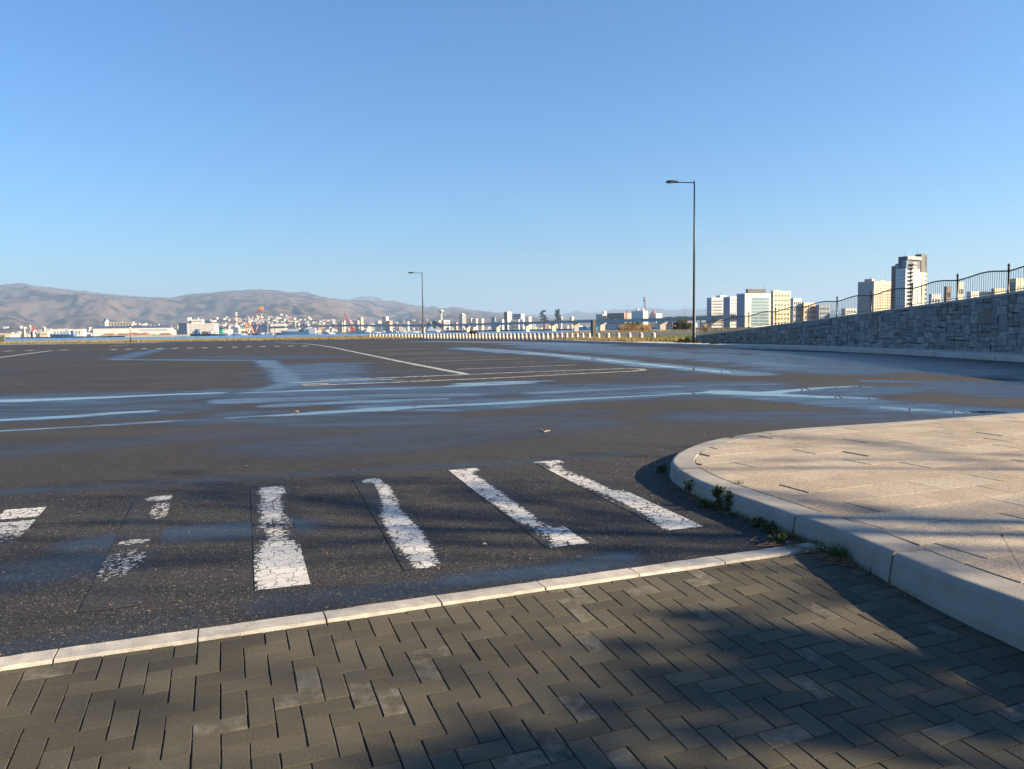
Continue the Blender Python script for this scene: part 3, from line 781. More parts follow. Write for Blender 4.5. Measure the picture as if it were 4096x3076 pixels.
# slabs, half bond, cut along the inner edge of the kerb
SA = rad(21.7)
sx, sy = np.array([math.cos(SA), math.sin(SA)]), np.array([-math.sin(SA), math.cos(SA)])
S0 = np.array([2.95, 6.14]); SL, SWd = 0.690, 0.3455
clip = []
for s in np.linspace(0.0, AS[-1], 150):
    p, nn = ar_at(s); clip.append(p + nn * (KW + 0.006))
clip = np.array(clip)
def inside_side(P):
    d = np.hypot(clip[:, 0] - P[0], clip[:, 1] - P[1]); k = int(np.argmin(d)); k0, k1 = max(k - 1, 0), min(k + 1, len(clip) - 1)
    t = clip[k1] - clip[k0]; n_ = np.array([t[1], -t[0]]) / np.linalg.norm(t)
    return (P - clip[k]) @ n_, d[k], clip[k], n_
def cut_poly(poly, c, n_):
    out = []
    for a, b in zip(poly, poly[1:] + poly[:1]):
        da, db = (a - c) @ n_, (b - c) @ n_
        if da >= 0: out.append(a)
        if (da >= 0) != (db >= 0): out.append(a + (b - a) * da / (da - db))
    return out
rng = random.Random(21)
nslab = 0
for jr in range(-26, 22):
    for ir in range(-8, 16):
        off = 0.0 if jr % 2 == 0 else SL / 2
        o0 = S0 + sx * (ir * SL + off) + sy * (jr * SWd)
        gap = 0.0034
        gy = 0.0075
        poly = [o0 + sx * gap + sy * gy, o0 + sx * (SL - gap) + sy * gy, o0 + sx * (SL - gap) + sy * (SWd - gy), o0 + sx * gap + sy * (SWd - gy)]
        cen = sum(poly) / 4
        if cen[0] > 8.6 or cen[1] < 2.0 or cen[1] > 13: continue
        sd = [inside_side(p) for p in poly]
        if max(q[0] for q in sd) < 0.02: continue
        if min(q[0] for q in sd) < 0:
            ks = set()
            for f in np.linspace(0, 1, 5):
                for a, b in zip(poly, poly[1:] + poly[:1]):
                    q = inside_side(a + (b - a) * f)
                    if q[1] < 0.5: ks.add((tuple(q[2]), tuple(q[3])))
            for c, n_ in ks:
                poly = cut_poly(poly, np.array(c), np.array(n_))
                if len(poly) < 3: break
            if len(poly) < 3: continue
            pp = np.array(poly); ar = 0.5 * abs(np.sum(pp[:, 0] * np.roll(pp[:, 1], -1) - np.roll(pp[:, 0], -1) * pp[:, 1]))
            if ar < 0.004: continue
            cl = []                                                   # drop coincident corners
            for p in poly:
                if not cl or np.hypot(*(p - cl[-1])) > 0.004: cl.append(p)
            poly = cl
            if len(poly) < 3: continue
        pxy = to_px((cen[0], cen[1], KT))
        if pxy[0] > WPX + 900 or pxy[1] > HPX + 500: continue
        # each slab lies a little differently
        dz, tx, ty = rng.uniform(-.0025, .0025), rng.uniform(-.004, .004), rng.uniform(-.006, .006)
        if rng.random() < 0.10: dz += 0.006
        top, mid = [], []
        cc = sum(poly) / len(poly)
        for p in poly:
            z = KT + dz + (p - cc) @ sx * tx + (p - cc) @ sy * ty
            ins = p + (cc - p) / max(np.linalg.norm(cc - p), 1e-6) * 0.002
            top.append((ins[0], ins[1], z)); mid.append((p[0], p[1], z - 0.0012))
        bot = [(p[0], p[1], KT - 0.05) for p in poly]
        n = len(poly)
        mb = MB(); mb.add(top + mid + bot, [tuple(range(n))] + [(n + i, n + (i + 1) % n, (i + 1) % n, i) for i in range(n)] + [(2 * n + i, 2 * n + (i + 1) % n, n + (i + 1) % n, n + i) for i in range(n)])
        mb.build('slab', M_slab, corner); nslab += 1
# ------------------------------------------------------------------ far side of the car park: kerb, pavement, grass, path
ZP = 0.20
FK = [(-165, 137), (-120, 135), (-90, 133.5), (-60, 131.5), (-44, 128), (-28, 123), (-14, 118), (-4, 110), (2, 97), (5, 85), (7.6, 74.5), (9.6, 67.2), (11.8, 59.4), (13.9, 53), (15.9, 47.2), (17.5, 42), (18.2, 36), (18.4, 30), (18.3, 24), (18.2, 14), (18.2, 2), (18.2, -20)]
FKs = smooth_path(FK, 1400)
FS = np.concatenate([[0], np.cumsum(np.hypot(*(FKs[1:] - FKs[:-1]).T))])
def fk(s, off=0.0):
    x, y = np.interp(s, FS, FKs[:, 0]), np.interp(s, FS, FKs[:, 1])
    x1, y1 = np.interp(s - .2, FS, FKs[:, 0]), np.interp(s - .2, FS, FKs[:, 1]); x2, y2 = np.interp(s + .2, FS, FKs[:, 0]), np.interp(s + .2, FS, FKs[:, 1])
    t = np.array([x2 - x1, y2 - y1]); t /= max(np.linalg.norm(t), 1e-9)
    return np.array([x, y]) + np.array([-t[1], t[0]]) * off        # off > 0: away from the car park
M_grass_soil = plain('dry_grass_ground', (0.115, 0.105, 0.045), 0.95, 0.35, 0.6)
mb = MB()
bk = [tuple(fk(s, 0.40)) for s in np.linspace(0, FS[-1], 400)]
land_poly = bk + [(60, -20), (420, -20), (420, 340)] + SHORE_NEAR[::-1][1:-1] + [(-420, 178), (-420, 140)]
mb.prism(land_poly, -1.0, ZP - 0.02)
verge = mb.build('verge', M_grass_soil); tag(verge, kind='structure')
fkerb = MB()
fkerb.prism([tuple(fk(s, 0.04)) for s in np.linspace(0, FS[-1], 400)] + [tuple(fk(s, 0.46)) for s in np.linspace(FS[-1], 0, 400)], -0.3, ZP - 0.06)
fkerb = fkerb.build('far_kerb', M_joint); tag(fkerb, kind='structure')
rng = random.Random(5)
s = 2.0
while s < FS[-1] - 24:
    L = 2.0; g = 0.02
    n = 3; vv = []
    h = ZP + rng.uniform(0, .012)
    for k in range(n + 1):
        for off, z in ((0.0, -0.2), (0.02, h - 0.02), (0.04, h), (0.15, h), (0.15, -0.2)):
            q = fk(s + g + (L - 2 * g) * k / n, off); vv.append((q[0], q[1], z))
    ff = [(5 * i + c, 5 * i + (c + 1) % 5, 5 * i + 5 + (c + 1) % 5, 5 * i + 5 + c) for i in range(n) for c in range(5)] + [(0, 1, 2, 3, 4), tuple(5 * n + c for c in (4, 3, 2, 1, 0))]
    mb = MB(); mb.add(vv, ff); mb.build('kerb_stone', M_far_conc, fkerb); s += L

def ribbon(name, sa, sb, o0, o1, z, mat, kind='structure', n=80):
    """a sheet between two offsets of the far kerb line"""
    vv, ff = [], []
    for k in range(n + 1):
        s = sa + (sb - sa) * k / n
        a, b = fk(s, o0(s) if callable(o0) else o0), fk(s, o1(s) if callable(o1) else o1)
        vv += [(a[0], a[1], z), (b[0], b[1], z)]
    ff = [(2 * i, 2 * i + 2, 2 * i + 3, 2 * i + 1) for i in range(n)]
    mb = MB(); mb.add(vv, ff); o = mb.build(name, mat)
    if kind: tag(o, kind=kind)
    return o
def fs_at(p): return FS[np.argmin(np.hypot(FKs[:, 0] - p[0], FKs[:, 1] - p[1]))]
sA, sB = fs_at((-14, 118)), fs_at((18.2, 2))
M_walk2 = plain('far_pavement_concrete', (0.50, 0.43, 0.37), 0.85, 0.15, 0.9, dirt=0.3)
ribbon('promenade', sA, FS[-1] - 1, 0.155, lambda s: 0.9 + 1.6 * np.clip((s - sA) / 50, 0, 1), ZP - 0.002, M_walk2, n=300)
# asphalt path behind the bollards
pth_n = [gz(2250, 1352, ZP), gz(2392, 1350.5, ZP), gz(2492, 1347.8, ZP), gz(2635, 1340.7, ZP), gz(2773, 1333.6, ZP), gz(2900, 1327, ZP), gz(3100, 1318, ZP)]
pth_f = [gz(2250, 1338, ZP), gz(2392, 1331.5, ZP), gz(2492, 1329.5, ZP), gz(2635, 1326.9, ZP), gz(2773, 1323.4, ZP), gz(2900, 1319.5, ZP), gz(3100, 1312, ZP)]
M_path = plain('path_asphalt', (0.062, 0.060, 0.060), 0.85, 0.1, 0.6)
mb = MB(); pts = [(p[0], p[1], ZP - 0.012) for p in pth_n]; pts2 = [(p[0], p[1], ZP - 0.012) for p in pth_f]
n = len(pts); mb.add(pts + pts2, [(i, i + 1, n + i + 1, n + i) for i in range(n - 1)])
o = mb.build('path', M_path); tag(o, kind='structure')

# ------------------------------------------------------------------ stone retaining wall along the right, with its railing
WB = [(15.25, 65.0), (17.0, 58.5), (18.3, 52.0), (19.4, 45.0), (20.1, 39.0), (20.45, 34.0), (20.5, 29.0), (20.45, 22.0), (20.4, 12.0), (20.4, 2)]
WBs = smooth_path(WB, 1000)
WS = np.concatenate([[0], np.cumsum(np.hypot(*(WBs[1:] - WBs[:-1]).T))])
def wb(s, off=0.0):
    x, y = np.interp(s, WS, WBs[:, 0]), np.interp(s, WS, WBs[:, 1])
    x1, y1 = np.interp(s - .2, WS, WBs[:, 0]), np.interp(s - .2, WS, WBs[:, 1]); x2, y2 = np.interp(s + .2, WS, WBs[:, 0]), np.interp(s + .2, WS, WBs[:, 1])
    t = np.array([x2 - x1, y2 - y1]); t /= max(np.linalg.norm(t), 1e-9)
    return np.array([x, y]) + np.array([-t[1], t[0]]) * off        # off > 0: behind the wall
def wall_hit(px_):
    """arc length where the vertical plane through image column px_ meets the wall line"""
    best = None
    for k in range(len(WBs)):
        q = to_px((WBs[k][0], WBs[k][1], 1.0))
        if best is None or abs(q[0] - px_) < best[0]: best = (abs(q[0] - px_), WS[k])
    return best[1]
POSTS = [(2796, 1340, 1268), (2880.7, 1329, 1256), (2985.5, 1314, 1244), (3092, 1300, 1228), (3202, 1285, 1209), (3337, 1265.5, 1173), (3472, 1248.5, 1149), (3631, 1229, 1121), (3809, 1203, 1090), (4011, 1175, 1055)]
psz = []
for px_, yb, yt in POSTS:
    s = wall_hit(px_); p = wb(s); zb = at(px_, yb, p[1])[2]; zt = at(px_, yt, p[1])[2]
    psz.append((s, zb, zt))
step = psz[-1][0] - psz[-2][0]
for k in range(1, 4):
    s0, z0, z1 = psz[-1]; sl_ = (psz[-1][1] - psz[-3][1]) / (psz[-1][0] - psz[-3][0])
    psz.append((s0 + step, z0 + sl_ * step, z1 + sl_ * step))
ps = np.array([p[0] for p in psz]); pz = np.array([p[1] for p in psz])
# a smooth rising line through the measured post feet
cf = np.polyfit(ps, pz, 2)
def wtop(s): return float(np.polyval(cf, s))
wall = thing('retaining_wall', 'long grey rubble stone retaining wall rising to the right beside the wet car park', 'stone wall', (wb(20)[0], wb(20)[1], ZP))
M_mortar = plain('wall_mortar', (0.065, 0.065, 0.062), 0.95, 0.2, 4.0)
M_cop = plain('coping_concrete', (0.38, 0.36, 0.32), 0.85, 0.1, 2.0)
def stone_material():
    m, nt, b = new_mat('wall_stone')
    P = coords(nt); rnd = objrand(nt)
    n1 = nd(nt, 'ShaderNodeTexNoise', Scale=5.0, Detail=8.0, Roughness=0.65); nt.links.new(P, n1.inputs['Vector'])
    base = ramp(nt, [(0, (0.17, 0.168, 0.16)), (0.5, (0.24, 0.235, 0.225)), (0.9, (0.32, 0.31, 0.295)), (1.0, (0.22, 0.165, 0.125))]); nt.links.new(rnd, base.inputs[0])
    g = ramp(nt, [(0.25, 0.6), (0.75, 1.35)]); nt.links.new(n1.outputs[0], g.inputs[0])
    nt.links.new(mixc(nt, 1.0, base.outputs[0], g.outputs[0], 'MULTIPLY'), b.inputs['Base Color'])
    b.inputs['Roughness'].default_value = 0.9
    bp = nt.nodes.new('ShaderNodeBump'); bp.inputs['Strength'].default_value = 0.8; bp.inputs['Distance'].default_value = 0.03
    nt.links.new(n1.outputs[0], bp.inputs['Height']); nt.links.new(bp.outputs[0], b.inputs['Normal'])
    return m
M_stone = stone_material()
s_end = WS[-1] - 4
n = 120; vv = []
for k in range(n + 1):
    s = s_end * k / n; zt = max(wtop(s), ZP + 0.12) - 0.09
    for off, z in ((0.06, -0.4), (0.06, zt), (0.5, zt), (0.5, -0.4)):
        q = wb(s, off); vv.append((q[0], q[1], z))
mb = MB(); mb.add(vv, [(4 * i + c, 4 * i + 4 + c, 4 * i + 4 + (c + 1) % 4, 4 * i + (c + 1) % 4) for i in range(n) for c in range(4)] + [(0, 1, 2, 3), tuple(4 * n + c for c in (3, 2, 1, 0))])
mb.build('wall_core', M_mortar, wall, world=True)
# coping stones
s = 0.0
while s < s_end - 1:
    L = 1.5; n = 4; vv = []
    for k in range(n + 1):
        t_ = s + 0.008 + (L - 0.016) * k / n; zt = max(wtop(t_), ZP + 0.12)
        for off, z in ((-0.03, zt - 0.10), (-0.03, zt), (0.42, zt), (0.42, zt - 0.10)):
            q = wb(t_, off); vv.append((q[0], q[1], z))
    mb = MB(); mb.add(vv, [(4 * i + c, 4 * i + 4 + c, 4 * i + 4 + (c + 1) % 4, 4 * i + (c + 1) % 4) for i in range(n) for c in range(4)] + [(0, 1, 2, 3), tuple(4 * n + c for c in (3, 2, 1, 0))])
    mb.build('coping_stone', M_cop, wall, world=True); s += L
# stones: rough rubble, each stone a cell between its neighbours with a broken, pillowed face
rng = random.Random(33)
def jit(s, z):
    """the same small shift for every stone that meets at this corner"""
    h1 = math.sin(s * 127.1 + z * 311.7) * 43758.5453; h2 = math.sin(s * 269.5 + z * 183.3) * 24634.6345
    return np.array([s + ((h1 - math.floor(h1)) - .5) * .10, z + ((h2 - math.floor(h2)) - .5) * .075])
rects = []
def split(s0, s1, z0, z1, d):
    w, h = s1 - s0, z1 - z0
    if d > 0 and (w * h > rng.choice((.09, .14, .2, .3)) or w / h > 3.2 or h / w > 1.5):
        if w / h > rng.uniform(1.0, 2.4): m_ = s0 + w * rng.uniform(.3, .7); split(s0, m_, z0, z1, d - 1); split(m_, s1, z0, z1, d - 1)
        else: m_ = z0 + h * rng.uniform(.35, .65); split(s0, s1, z0, m_, d - 1); split(s0, s1, m_, z1, d - 1)
        return
    rects.append((s0, s1, z0, z1))
s = 0.0
while s < s_end - 1:
    w = rng.uniform(1.0, 1.9); z = ZP - 0.12
    while z < 4.3:
        h = rng.uniform(.5, .95); split(s, s + w, z, z + h, 6); z += h
    s += w
stones = []
for s0, s1, z0, z1 in rects:
    s = (s0 + s1) / 2
    if s < 0.2 or s1 > s_end - .3: continue
    poly = [jit(s0, z0), jit(s1, z0), jit(s1, z1), jit(s0, z1)]
    lim = wtop(s) - .105; slp = (wtop(s + .5) - wtop(s - .5))
    out = []                                                         # cut under the coping
    f_ = lambda q: lim + slp * (q[0] - s) - q[1]
    for a, b in zip(poly, poly[1:] + poly[:1]):
        if f_(a) >= 0: out.append(a)
        if (f_(a) >= 0) != (f_(b) >= 0): out.append(a + (b - a) * f_(a) / (f_(a) - f_(b)))
    if len(out) < 3: continue
    pp = np.array(out); ar = 0.5 * abs(np.sum(pp[:, 0] * np.roll(pp[:, 1], -1) - np.roll(pp[:, 0], -1) * pp[:, 1]))
    if ar > 0.008: stones.append((s, out))
def stone_geo(s, poly):
    """rim in the mortar, shoulder, and a raised uneven centre"""
    c = sum(poly) / len(poly); n = len(poly); vv = []
    b0 = rng.uniform(.0, .035); tilt = rng.uniform(-.05, .05), rng.uniform(-.06, .06)
    for f, off in ((0.0, .04), (0.004, .004 - b0), (0.035, -.016 - b0)):
        for q in poly:
            d = c - q; L_ = np.linalg.norm(d); g = 0.006 + f
            t_ = q + d * min(.8, g / max(L_, 1e-6)) + (np.array([rng.uniform(-.008, .008), rng.uniform(-.008, .008)]) if f else 0)
            o_ = off + ((t_ - c) @ np.array(tilt) if f else 0) + (rng.uniform(-.010, .010) if f > .02 else 0)
            x_ = wb(t_[0], o_); vv.append((x_[0], x_[1], t_[1]))
    x_ = wb(c[0], -.026 - b0 + rng.uniform(-.012, .012)); vv.append((x_[0], x_[1], c[1]))
    ff = [(r_ * n + i, r_ * n + (i + 1) % n, (r_ + 1) * n + (i + 1) % n, (r_ + 1) * n + i) for r_ in range(2) for i in range(n)] + [(2 * n + i, 2 * n + (i + 1) % n, 3 * n) for i in range(n)]
    return vv, ff
stones.sort(key=lambda q: -q[0])                                     # the nearest ones have the largest s
view_stones = [q for q in stones if to_px((*wb(q[0]), 1.0))[0] < WPX + 250]
off_stones = [q for q in stones if to_px((*wb(q[0]), 1.0))[0] >= WPX + 250]
rest = MB()
for q in view_stones[:298]:
    vv, ff = stone_geo(*q); mb = MB(); mb.add(vv, ff); mb.build('stone', M_stone, wall, world=True)
for q in view_stones[298:] + off_stones:
    vv, ff = stone_geo(*q); rest.add(vv, ff)
tag(rest.build('small_stones', M_stone, wall, world=True), kind='stuff')
# filled ramp behind the wall: grass bank and footway
M_lawn = plain('lawn_ground', (0.075, 0.095, 0.025), 0.95, 0.3, 0.8)
n = 100; vv = []
for k in range(n + 1):
    s = s_end * k / n; zt = max(wtop(s), ZP + 0.1)
    for off, z in ((0.44, zt - 0.05), (4.5, zt - 0.05), (9.0 + zt * 2, ZP - 0.05)):
        q = wb(s, off); vv.append((q[0], q[1], z))
mb = MB(); mb.add(vv, [(3 * i + c, 3 * i + 3 + c, 3 * i + 4 + c, 3 * i + 1 + c) for i in range(n) for c in range(2)])
o = mb.build('embankment', M_lawn); tag(o, kind='structure')

# railing on the wall
fence = thing('railing', 'dark metal railing with ball topped posts and wavy top rail on the stone wall', 'railing', (wb(20)[0], wb(20)[1], ZP))
ns = psz
rail_h = 0.92
prof = [(0.055, 0.0), (0.055, 0.06), (0.036, 0.08), (0.036, 0.86), (0.052, 0.88), (0.052, 0.92), (0.040, 0.94), (0.040, 1.02), (0.052, 1.035), (0.052, 1.06), (0.022, 1.075), (0.030, 1.09), (0.052, 1.115), (0.058, 1.15), (0.048, 1.185), (0.018, 1.21), (0.012, 1.235), (0.0, 1.24)]
mb = MB(); mb.lathe(prof, n=12); post_me = mb.mesh('post', M_black, smooth=True)
OFF = 0.17
def rail_z(s, k):
    """top rail: sweeps up after each post, then runs level to the next one"""
    s0, s1 = ns[k][0], ns[k + 1][0]; t = (s - s0) / (s1 - s0)
    a, b = wtop(s0) + rail_h, wtop(s1) + rail_h
    e = t ** 1.05
    bump = 0.13 * math.sin(PI * t) ** 1.3 - 0.05 * math.sin(2 * PI * t) * (1 - t) * 0.6
    return a + (b - a) * e + bump
nb = 0; extra = MB()
for k, (s, zb, zt) in enumerate(ns):
    p = wb(s, OFF); o = link('post', post_me, fence); o.location = (p[0] - fence.location[0], p[1] - fence.location[1], wtop(s) - fence.location[2])
for k in range(len(ns) - 2, -1, -1):
    s0, s1 = ns[k][0], ns[k + 1][0]; m = 18
    pts = [(*wb(s0 + (s1 - s0) * i / m, OFF), rail_z(s0 + (s1 - s0) * i / m, k)) for i in range(m + 1)]
    mb = MB(); mb.path(pts, 0.030, 8); mb.build('top_rail', M_black, fence, world=True, smooth=True)
    pts = [(*wb(s0 + (s1 - s0) * i / 6, OFF), wtop(s0 + (s1 - s0) * i / 6) + 0.10) for i in range(7)]
    mb = MB(); mb.path(pts, 0.017, 6); mb.build('bottom_rail', M_black, fence, world=True)
    cnt = max(6, int(round((s1 - s0) / 0.148)))
    for i in range(1, cnt):
        s = s0 + (s1 - s0) * i / cnt; p = wb(s, OFF); za, zb2 = wtop(s) + 0.10, rail_z(s, k)
        if nb < 298 and to_px((p[0], p[1], 2))[0] < WPX + 200:
            mb = MB(); mb.tube((p[0], p[1], za), (p[0], p[1], zb2), 0.0105, n=6, cap=False); mb.build('baluster', M_black, fence, world=True); nb += 1
        else: extra.tube((p[0], p[1], za), (p[0], p[1], zb2), 0.0105, n=6, cap=False)
if extra.v: tag(extra.build('far_balusters', M_black, fence, world=True), kind='stuff')

# ------------------------------------------------------------------ tall lamp posts
def street_lamp(loc, H, arm, label, first=None):
    t = thing('street_lamp', label, 'street lamp', loc, 0, 'tall dark green lamp posts by the car park')
    mb = MB(); mb.lathe([(0.135, 0), (0.135, 0.5), (0.125, 0.52), (0.085, H * .55), (0.055, H), (0.0, H + 0.01)], n=14); mb.build('pole', M_dgreen, t, smooth=False)
    for p in t.children[0].data.polygons: p.use_smooth = abs(p.normal.z) < 0.5
    mb = MB(); mb.box((-0.09, 0, 1.2), (0.02, 0.1, 0.35)); mb.build('access_door', M_dgreen, t)
    mb = MB(); mb.lathe([(0.062, H - .12), (0.062, H + .06), (0.03, H + .08), (0, H + .08)], n=12); mb.build('cap', M_dgreen, t)
    mb = MB(); mb.tube((0, 0, H - 0.05), (-arm + .75, 0, H + 0.0), 0.038, 0.034, 10); mb.build('arm', M_dgreen, t, smooth=False)
    # shallow oval lantern housing with a flat lens
    hd = MB(); prof = []
    L0, L1 = -arm + .78, -arm - 0.20
    n = 12
    for i in range(n + 1):
        u = i / n; x = L0 + (L1 - L0) * u
        w = 0.085 + 0.125 * math.sin(min(u * 1.25, 1) * PI / 2) if u < .86 else 0.21 * math.sqrt(max(0, 1 - ((u - .86) / .15) ** 2))
        hgt = 0.075 + 0.085 * math.sin(min(1, u * 1.4) * PI / 2) - (0.06 * max(0, (u - .7) / .3) ** 2)
        prof.append([(x, w * math.cos(a), H + 0.005 + (hgt if math.sin(a) > 0 else 0.055) * math.sin(a)) for a in [2 * PI * q / 12 for q in range(12)]])
    vv = [p for r in prof for p in r]
    hd.add(vv, [(12 * i + c, 12 * i + (c + 1) % 12, 12 * i + 12 + (c + 1) % 12, 12 * i + 12 + c) for i in range(n) for c in range(12)] + [tuple(range(11, -1, -1)), tuple(12 * n + c for c in range(12))])
    h = hd.build('lamp_head', M_dgreen, t, smooth=True)
    mb = MB(); mb.lathe([(0.15, -0.075), (0.19, -0.045), (0.19, -.03)], ((L0 + L1 * 2) / 3, 0, H), 14)
    mb.build('lens', M_lens, h)
    return t
L1 = np.array([13.95, 58.3, ZP]); L2 = gz(1694, 1353.5, ZP)
H1 = at(2777, 728, L1[1])[2] - ZP; H2 = at(1694, 1091, L2[1])[2] - ZP
street_lamp(L1, H1, 1.93, 'tall dark green one armed street lamp at the foot of the railing, the larger one')
street_lamp(L2, H2, 1.98, 'farther one armed street lamp rising from the dense row of small white bollards')

# ------------------------------------------------------------------ old style lantern posts by the water
def lantern(loc, H, label):
    t = thing('lantern_post', label, 'lantern post', loc, 0, 'old style lantern posts along the waterfront')
    mb = MB(); mb.lathe([(0.15, 0), (0.15, .25), (0.09, .32), (0.075, .8), (0.05, .9), (0.042, H - .75), (0.07, H - .72), (0.05, H - .66), (0.0, H - .66)], n=10); mb.build('post', M_dgreen, t)
    mb = MB(); mb.lathe([(0.10, H - .66), (0.15, H - .34), (0.0, H - .34)], n=6); mb.build('lantern_glass', M_lens, t)
    mb = MB(); mb.lathe([(0.21, H - .34), (0.20, H - .30), (0.05, H - .14), (0.03, H - .08), (0.045, H - .04), (0.0, H)], n=8); mb.build('lantern_roof', M_dgreen, t)
    return t
for px_, yb, yt, lb in ((523, 1369, 1299, 'dark lantern post standing before the brown wood chip heaps across the water'), (1100, 1357, 1288, 'dark lantern post standing in front of the white ship with the blue funnel'), (2462, 1325, 1272, 'dark lantern post standing right of the green pillar, by the reeds')):
    B = gz(px_, yb, ZP); lantern(B, at(px_, yt, B[1])[2] - ZP, lb)

# ------------------------------------------------------------------ bollards
M_boll = plain('bollard_concrete', (0.46, 0.41, 0.36), 0.8, 0.1, 5.0, 0.2, 60.0, piece=0.06, dirt=0.2)
def bollard(loc, H, R, label, group, name='bollard'):
    t = thing(name, label, 'bollard', loc, random.uniform(0, 6), group)
    k = H / 0.75
    mb = MB(); mb.lathe([(R * 1.02, 0), (R * .97, H * .63)], n=16); b_ = mb.build('body', M_boll, t, smooth=True)
    mb = MB(); mb.lathe([(R * .90, H * .63), (R * .90, H * .66)], n=16); mb.build('groove', M_boll, t, smooth=True)
    mb = MB(); mb.lathe([(R * .97, H * .66), (R * .96, H * .76), (R * .86, H * .86), (R * .66, H * .94), (R * .36, H * .985), (0.0, H)], n=16); mb.build('dome', M_boll, t, smooth=True)
    return t
ordn = ['nearest and rightmost', 'second from the right', 'third from the right', 'fourth from the right', 'fifth from the right', 'pale bollard right of the green pillar, sixth from the right', 'pale bollard left of the green pillar, seventh from the right']
NB = [(2614, 1359.0), (2563.6, 1359.0), (2516.8, 1358.6), (2472, 1358.6), (2431.5, 1358.8), (2392.5, 1358.8), (2355.8, 1358.6)]
B0 = None
for k, (px_, yb) in enumerate(NB):
    B = gz(px_, yb, ZP)
    lb = ('%s pale concrete bollard of the seven on the pavement edge' % ordn[k]) if k < 5 else (ordn[k] + ' of seven')
    if B0 is None: B0 = bollard(B, 0.74, 0.225, lb, 'bollards on the pavement before the lawn')
    else: dup(B0, tuple(B), random.uniform(0, 6), lb)
px_, k = 2330.0, 0
first = None
while px_ > 1470:
    f = (px_ - 1480) / 850.0
    B = gz(px_, 1354.0 + 5.0 * f, ZP - 0.02); hgt = 0.78
    lb = 'small white bollard in the long dense row of bollards along the dry grass'
    if first is None: first = bollard(B, hgt, 0.19, lb, 'dense row of small white bollards')
    else: dup(first, tuple(B), random.uniform(0, 6), lb)
    px_ -= 12.8 + 24.0 * max(0, f - 0.45) ** 1.6; k += 1

# green pillar and utility box
B = gz(2374.5, 1353.5, ZP)
t = thing('sign_pillar', 'tall square dark green pillar standing between the pale bollards', 'pillar', B, rad(28))
Hh = at(2374.5, 1281, B[1])[2] - ZP
mb = MB(); mb.box((0, 0, Hh / 2 + .05), (0.50, 0.42, Hh - .1)); mb.build('shaft', M_dgreen, t)
mb = MB(); mb.box((0, 0, 0.05), (0.62, 0.54, 0.1)); mb.build('plinth', M_dgreen, t)
mb = MB(); mb.box((0, 0, Hh), (0.54, 0.46, 0.06)); mb.build('cap', M_dgreen, t)
mb = MB(); mb.box((0.262, 0, Hh * .55), (0.02, 0.30, Hh * .7)); mb.build('panel', M_dgreen, t)
B = gz(9, 1374, ZP)
t = thing('utility_box', 'grey green metal utility box on the verge at the far left edge', 'utility box', B, rad(12))
M_ubox = plain('box_green', (0.085, 0.11, 0.085), 0.5, 0.08, 2.0)
mb = MB(); mb.box((0, 0, 0.85), (0.95, 0.6, 1.25)); mb.build('cabinet', M_ubox, t)
mb = MB(); mb.box((0, 0, 0.12), (0.6, 0.45, 0.24)); mb.build('plinth', M_ubox, t)
mb = MB(); mb.box((0, 0, 1.51), (1.02, 0.68, 0.07)); mb.build('lid', M_ubox, t)
mb = MB(); mb.box((-0.1, -0.31, 1.35), (0.4, 0.02, 0.06)); mb.build('handle', M_lens, t)
# low waterfront rail left of the far bush
t = thing('waterfront_railing', 'thin dark waterfront rail on short posts behind the dense bollard row', 'railing', gz(1800, 1343, ZP))
for px_ in (1745, 1785, 1810, 1853, 1900):
    B = at(px_, 1343, 150); mb = MB(); mb.tube((B[0], B[1], ZP), (B[0], B[1], ZP + 0.95), 0.06, n=6); mb.build('post', M_black, t, world=True)
for zz in (0.45, 0.85):
    a, b = at(1738, 1343, 150), at(1903, 1343, 150)
    mb = MB(); mb.tube((a[0], a[1], ZP + zz), (b[0], b[1], ZP + zz), 0.03, n=5); mb.build('rail', M_black, t, world=True)
# ------------------------------------------------------------------ sea
def sea_material():
    m, nt, b = new_mat('sea_water')
    P = coords(nt)
    mp = nd(nt, 'ShaderNodeMapping'); mp.inputs['Scale'].default_value = (0.16, 0.5, 0.5); nt.links.new(P, mp.inputs['Vector'])
    n1 = nd(nt, 'ShaderNodeTexNoise', Scale=1.0, Detail=6.0, Roughness=0.6); nt.links.new(mp.outputs[0], n1.inputs['Vector'])
    mp2 = nd(nt, 'ShaderNodeMapping'); mp2.inputs['Scale'].default_value = (0.006, 0.02, 0.02); nt.links.new(P, mp2.inputs['Vector'])
    n2 = nd(nt, 'ShaderNodeTexNoise', Scale=1.0, Detail=6.0, Roughness=0.6); nt.links.new(mp2.outputs[0], n2.inputs['Vector'])
    c = ramp(nt, [(0.3, (0.018, 0.085, 0.20)), (0.7, (0.045, 0.16, 0.32))]); nt.links.new(n2.outputs[0], c.inputs[0])
    nt.links.new(c.outputs[0], b.inputs['Base Color'])
    b.inputs['Roughness'].default_value = 0.18; b.inputs['IOR'].default_value = 1.33
    bp = nt.nodes.new('ShaderNodeBump'); bp.inputs['Strength'].default_value = 1.0; bp.inputs['Distance'].default_value = 0.9
    nt.links.new(n1.outputs[0], bp.inputs['Height']); nt.links.new(bp.outputs[0], b.inputs['Normal'])
    return m
ZS = -1.6
mb = MB(); mb.sheet([(-7000, 60, ZS), (7000, 60, ZS), (7000, 2600, ZS), (-7000, 2600, ZS)])
sea = mb.build('sea', sea_material()); tag(sea, kind='structure')

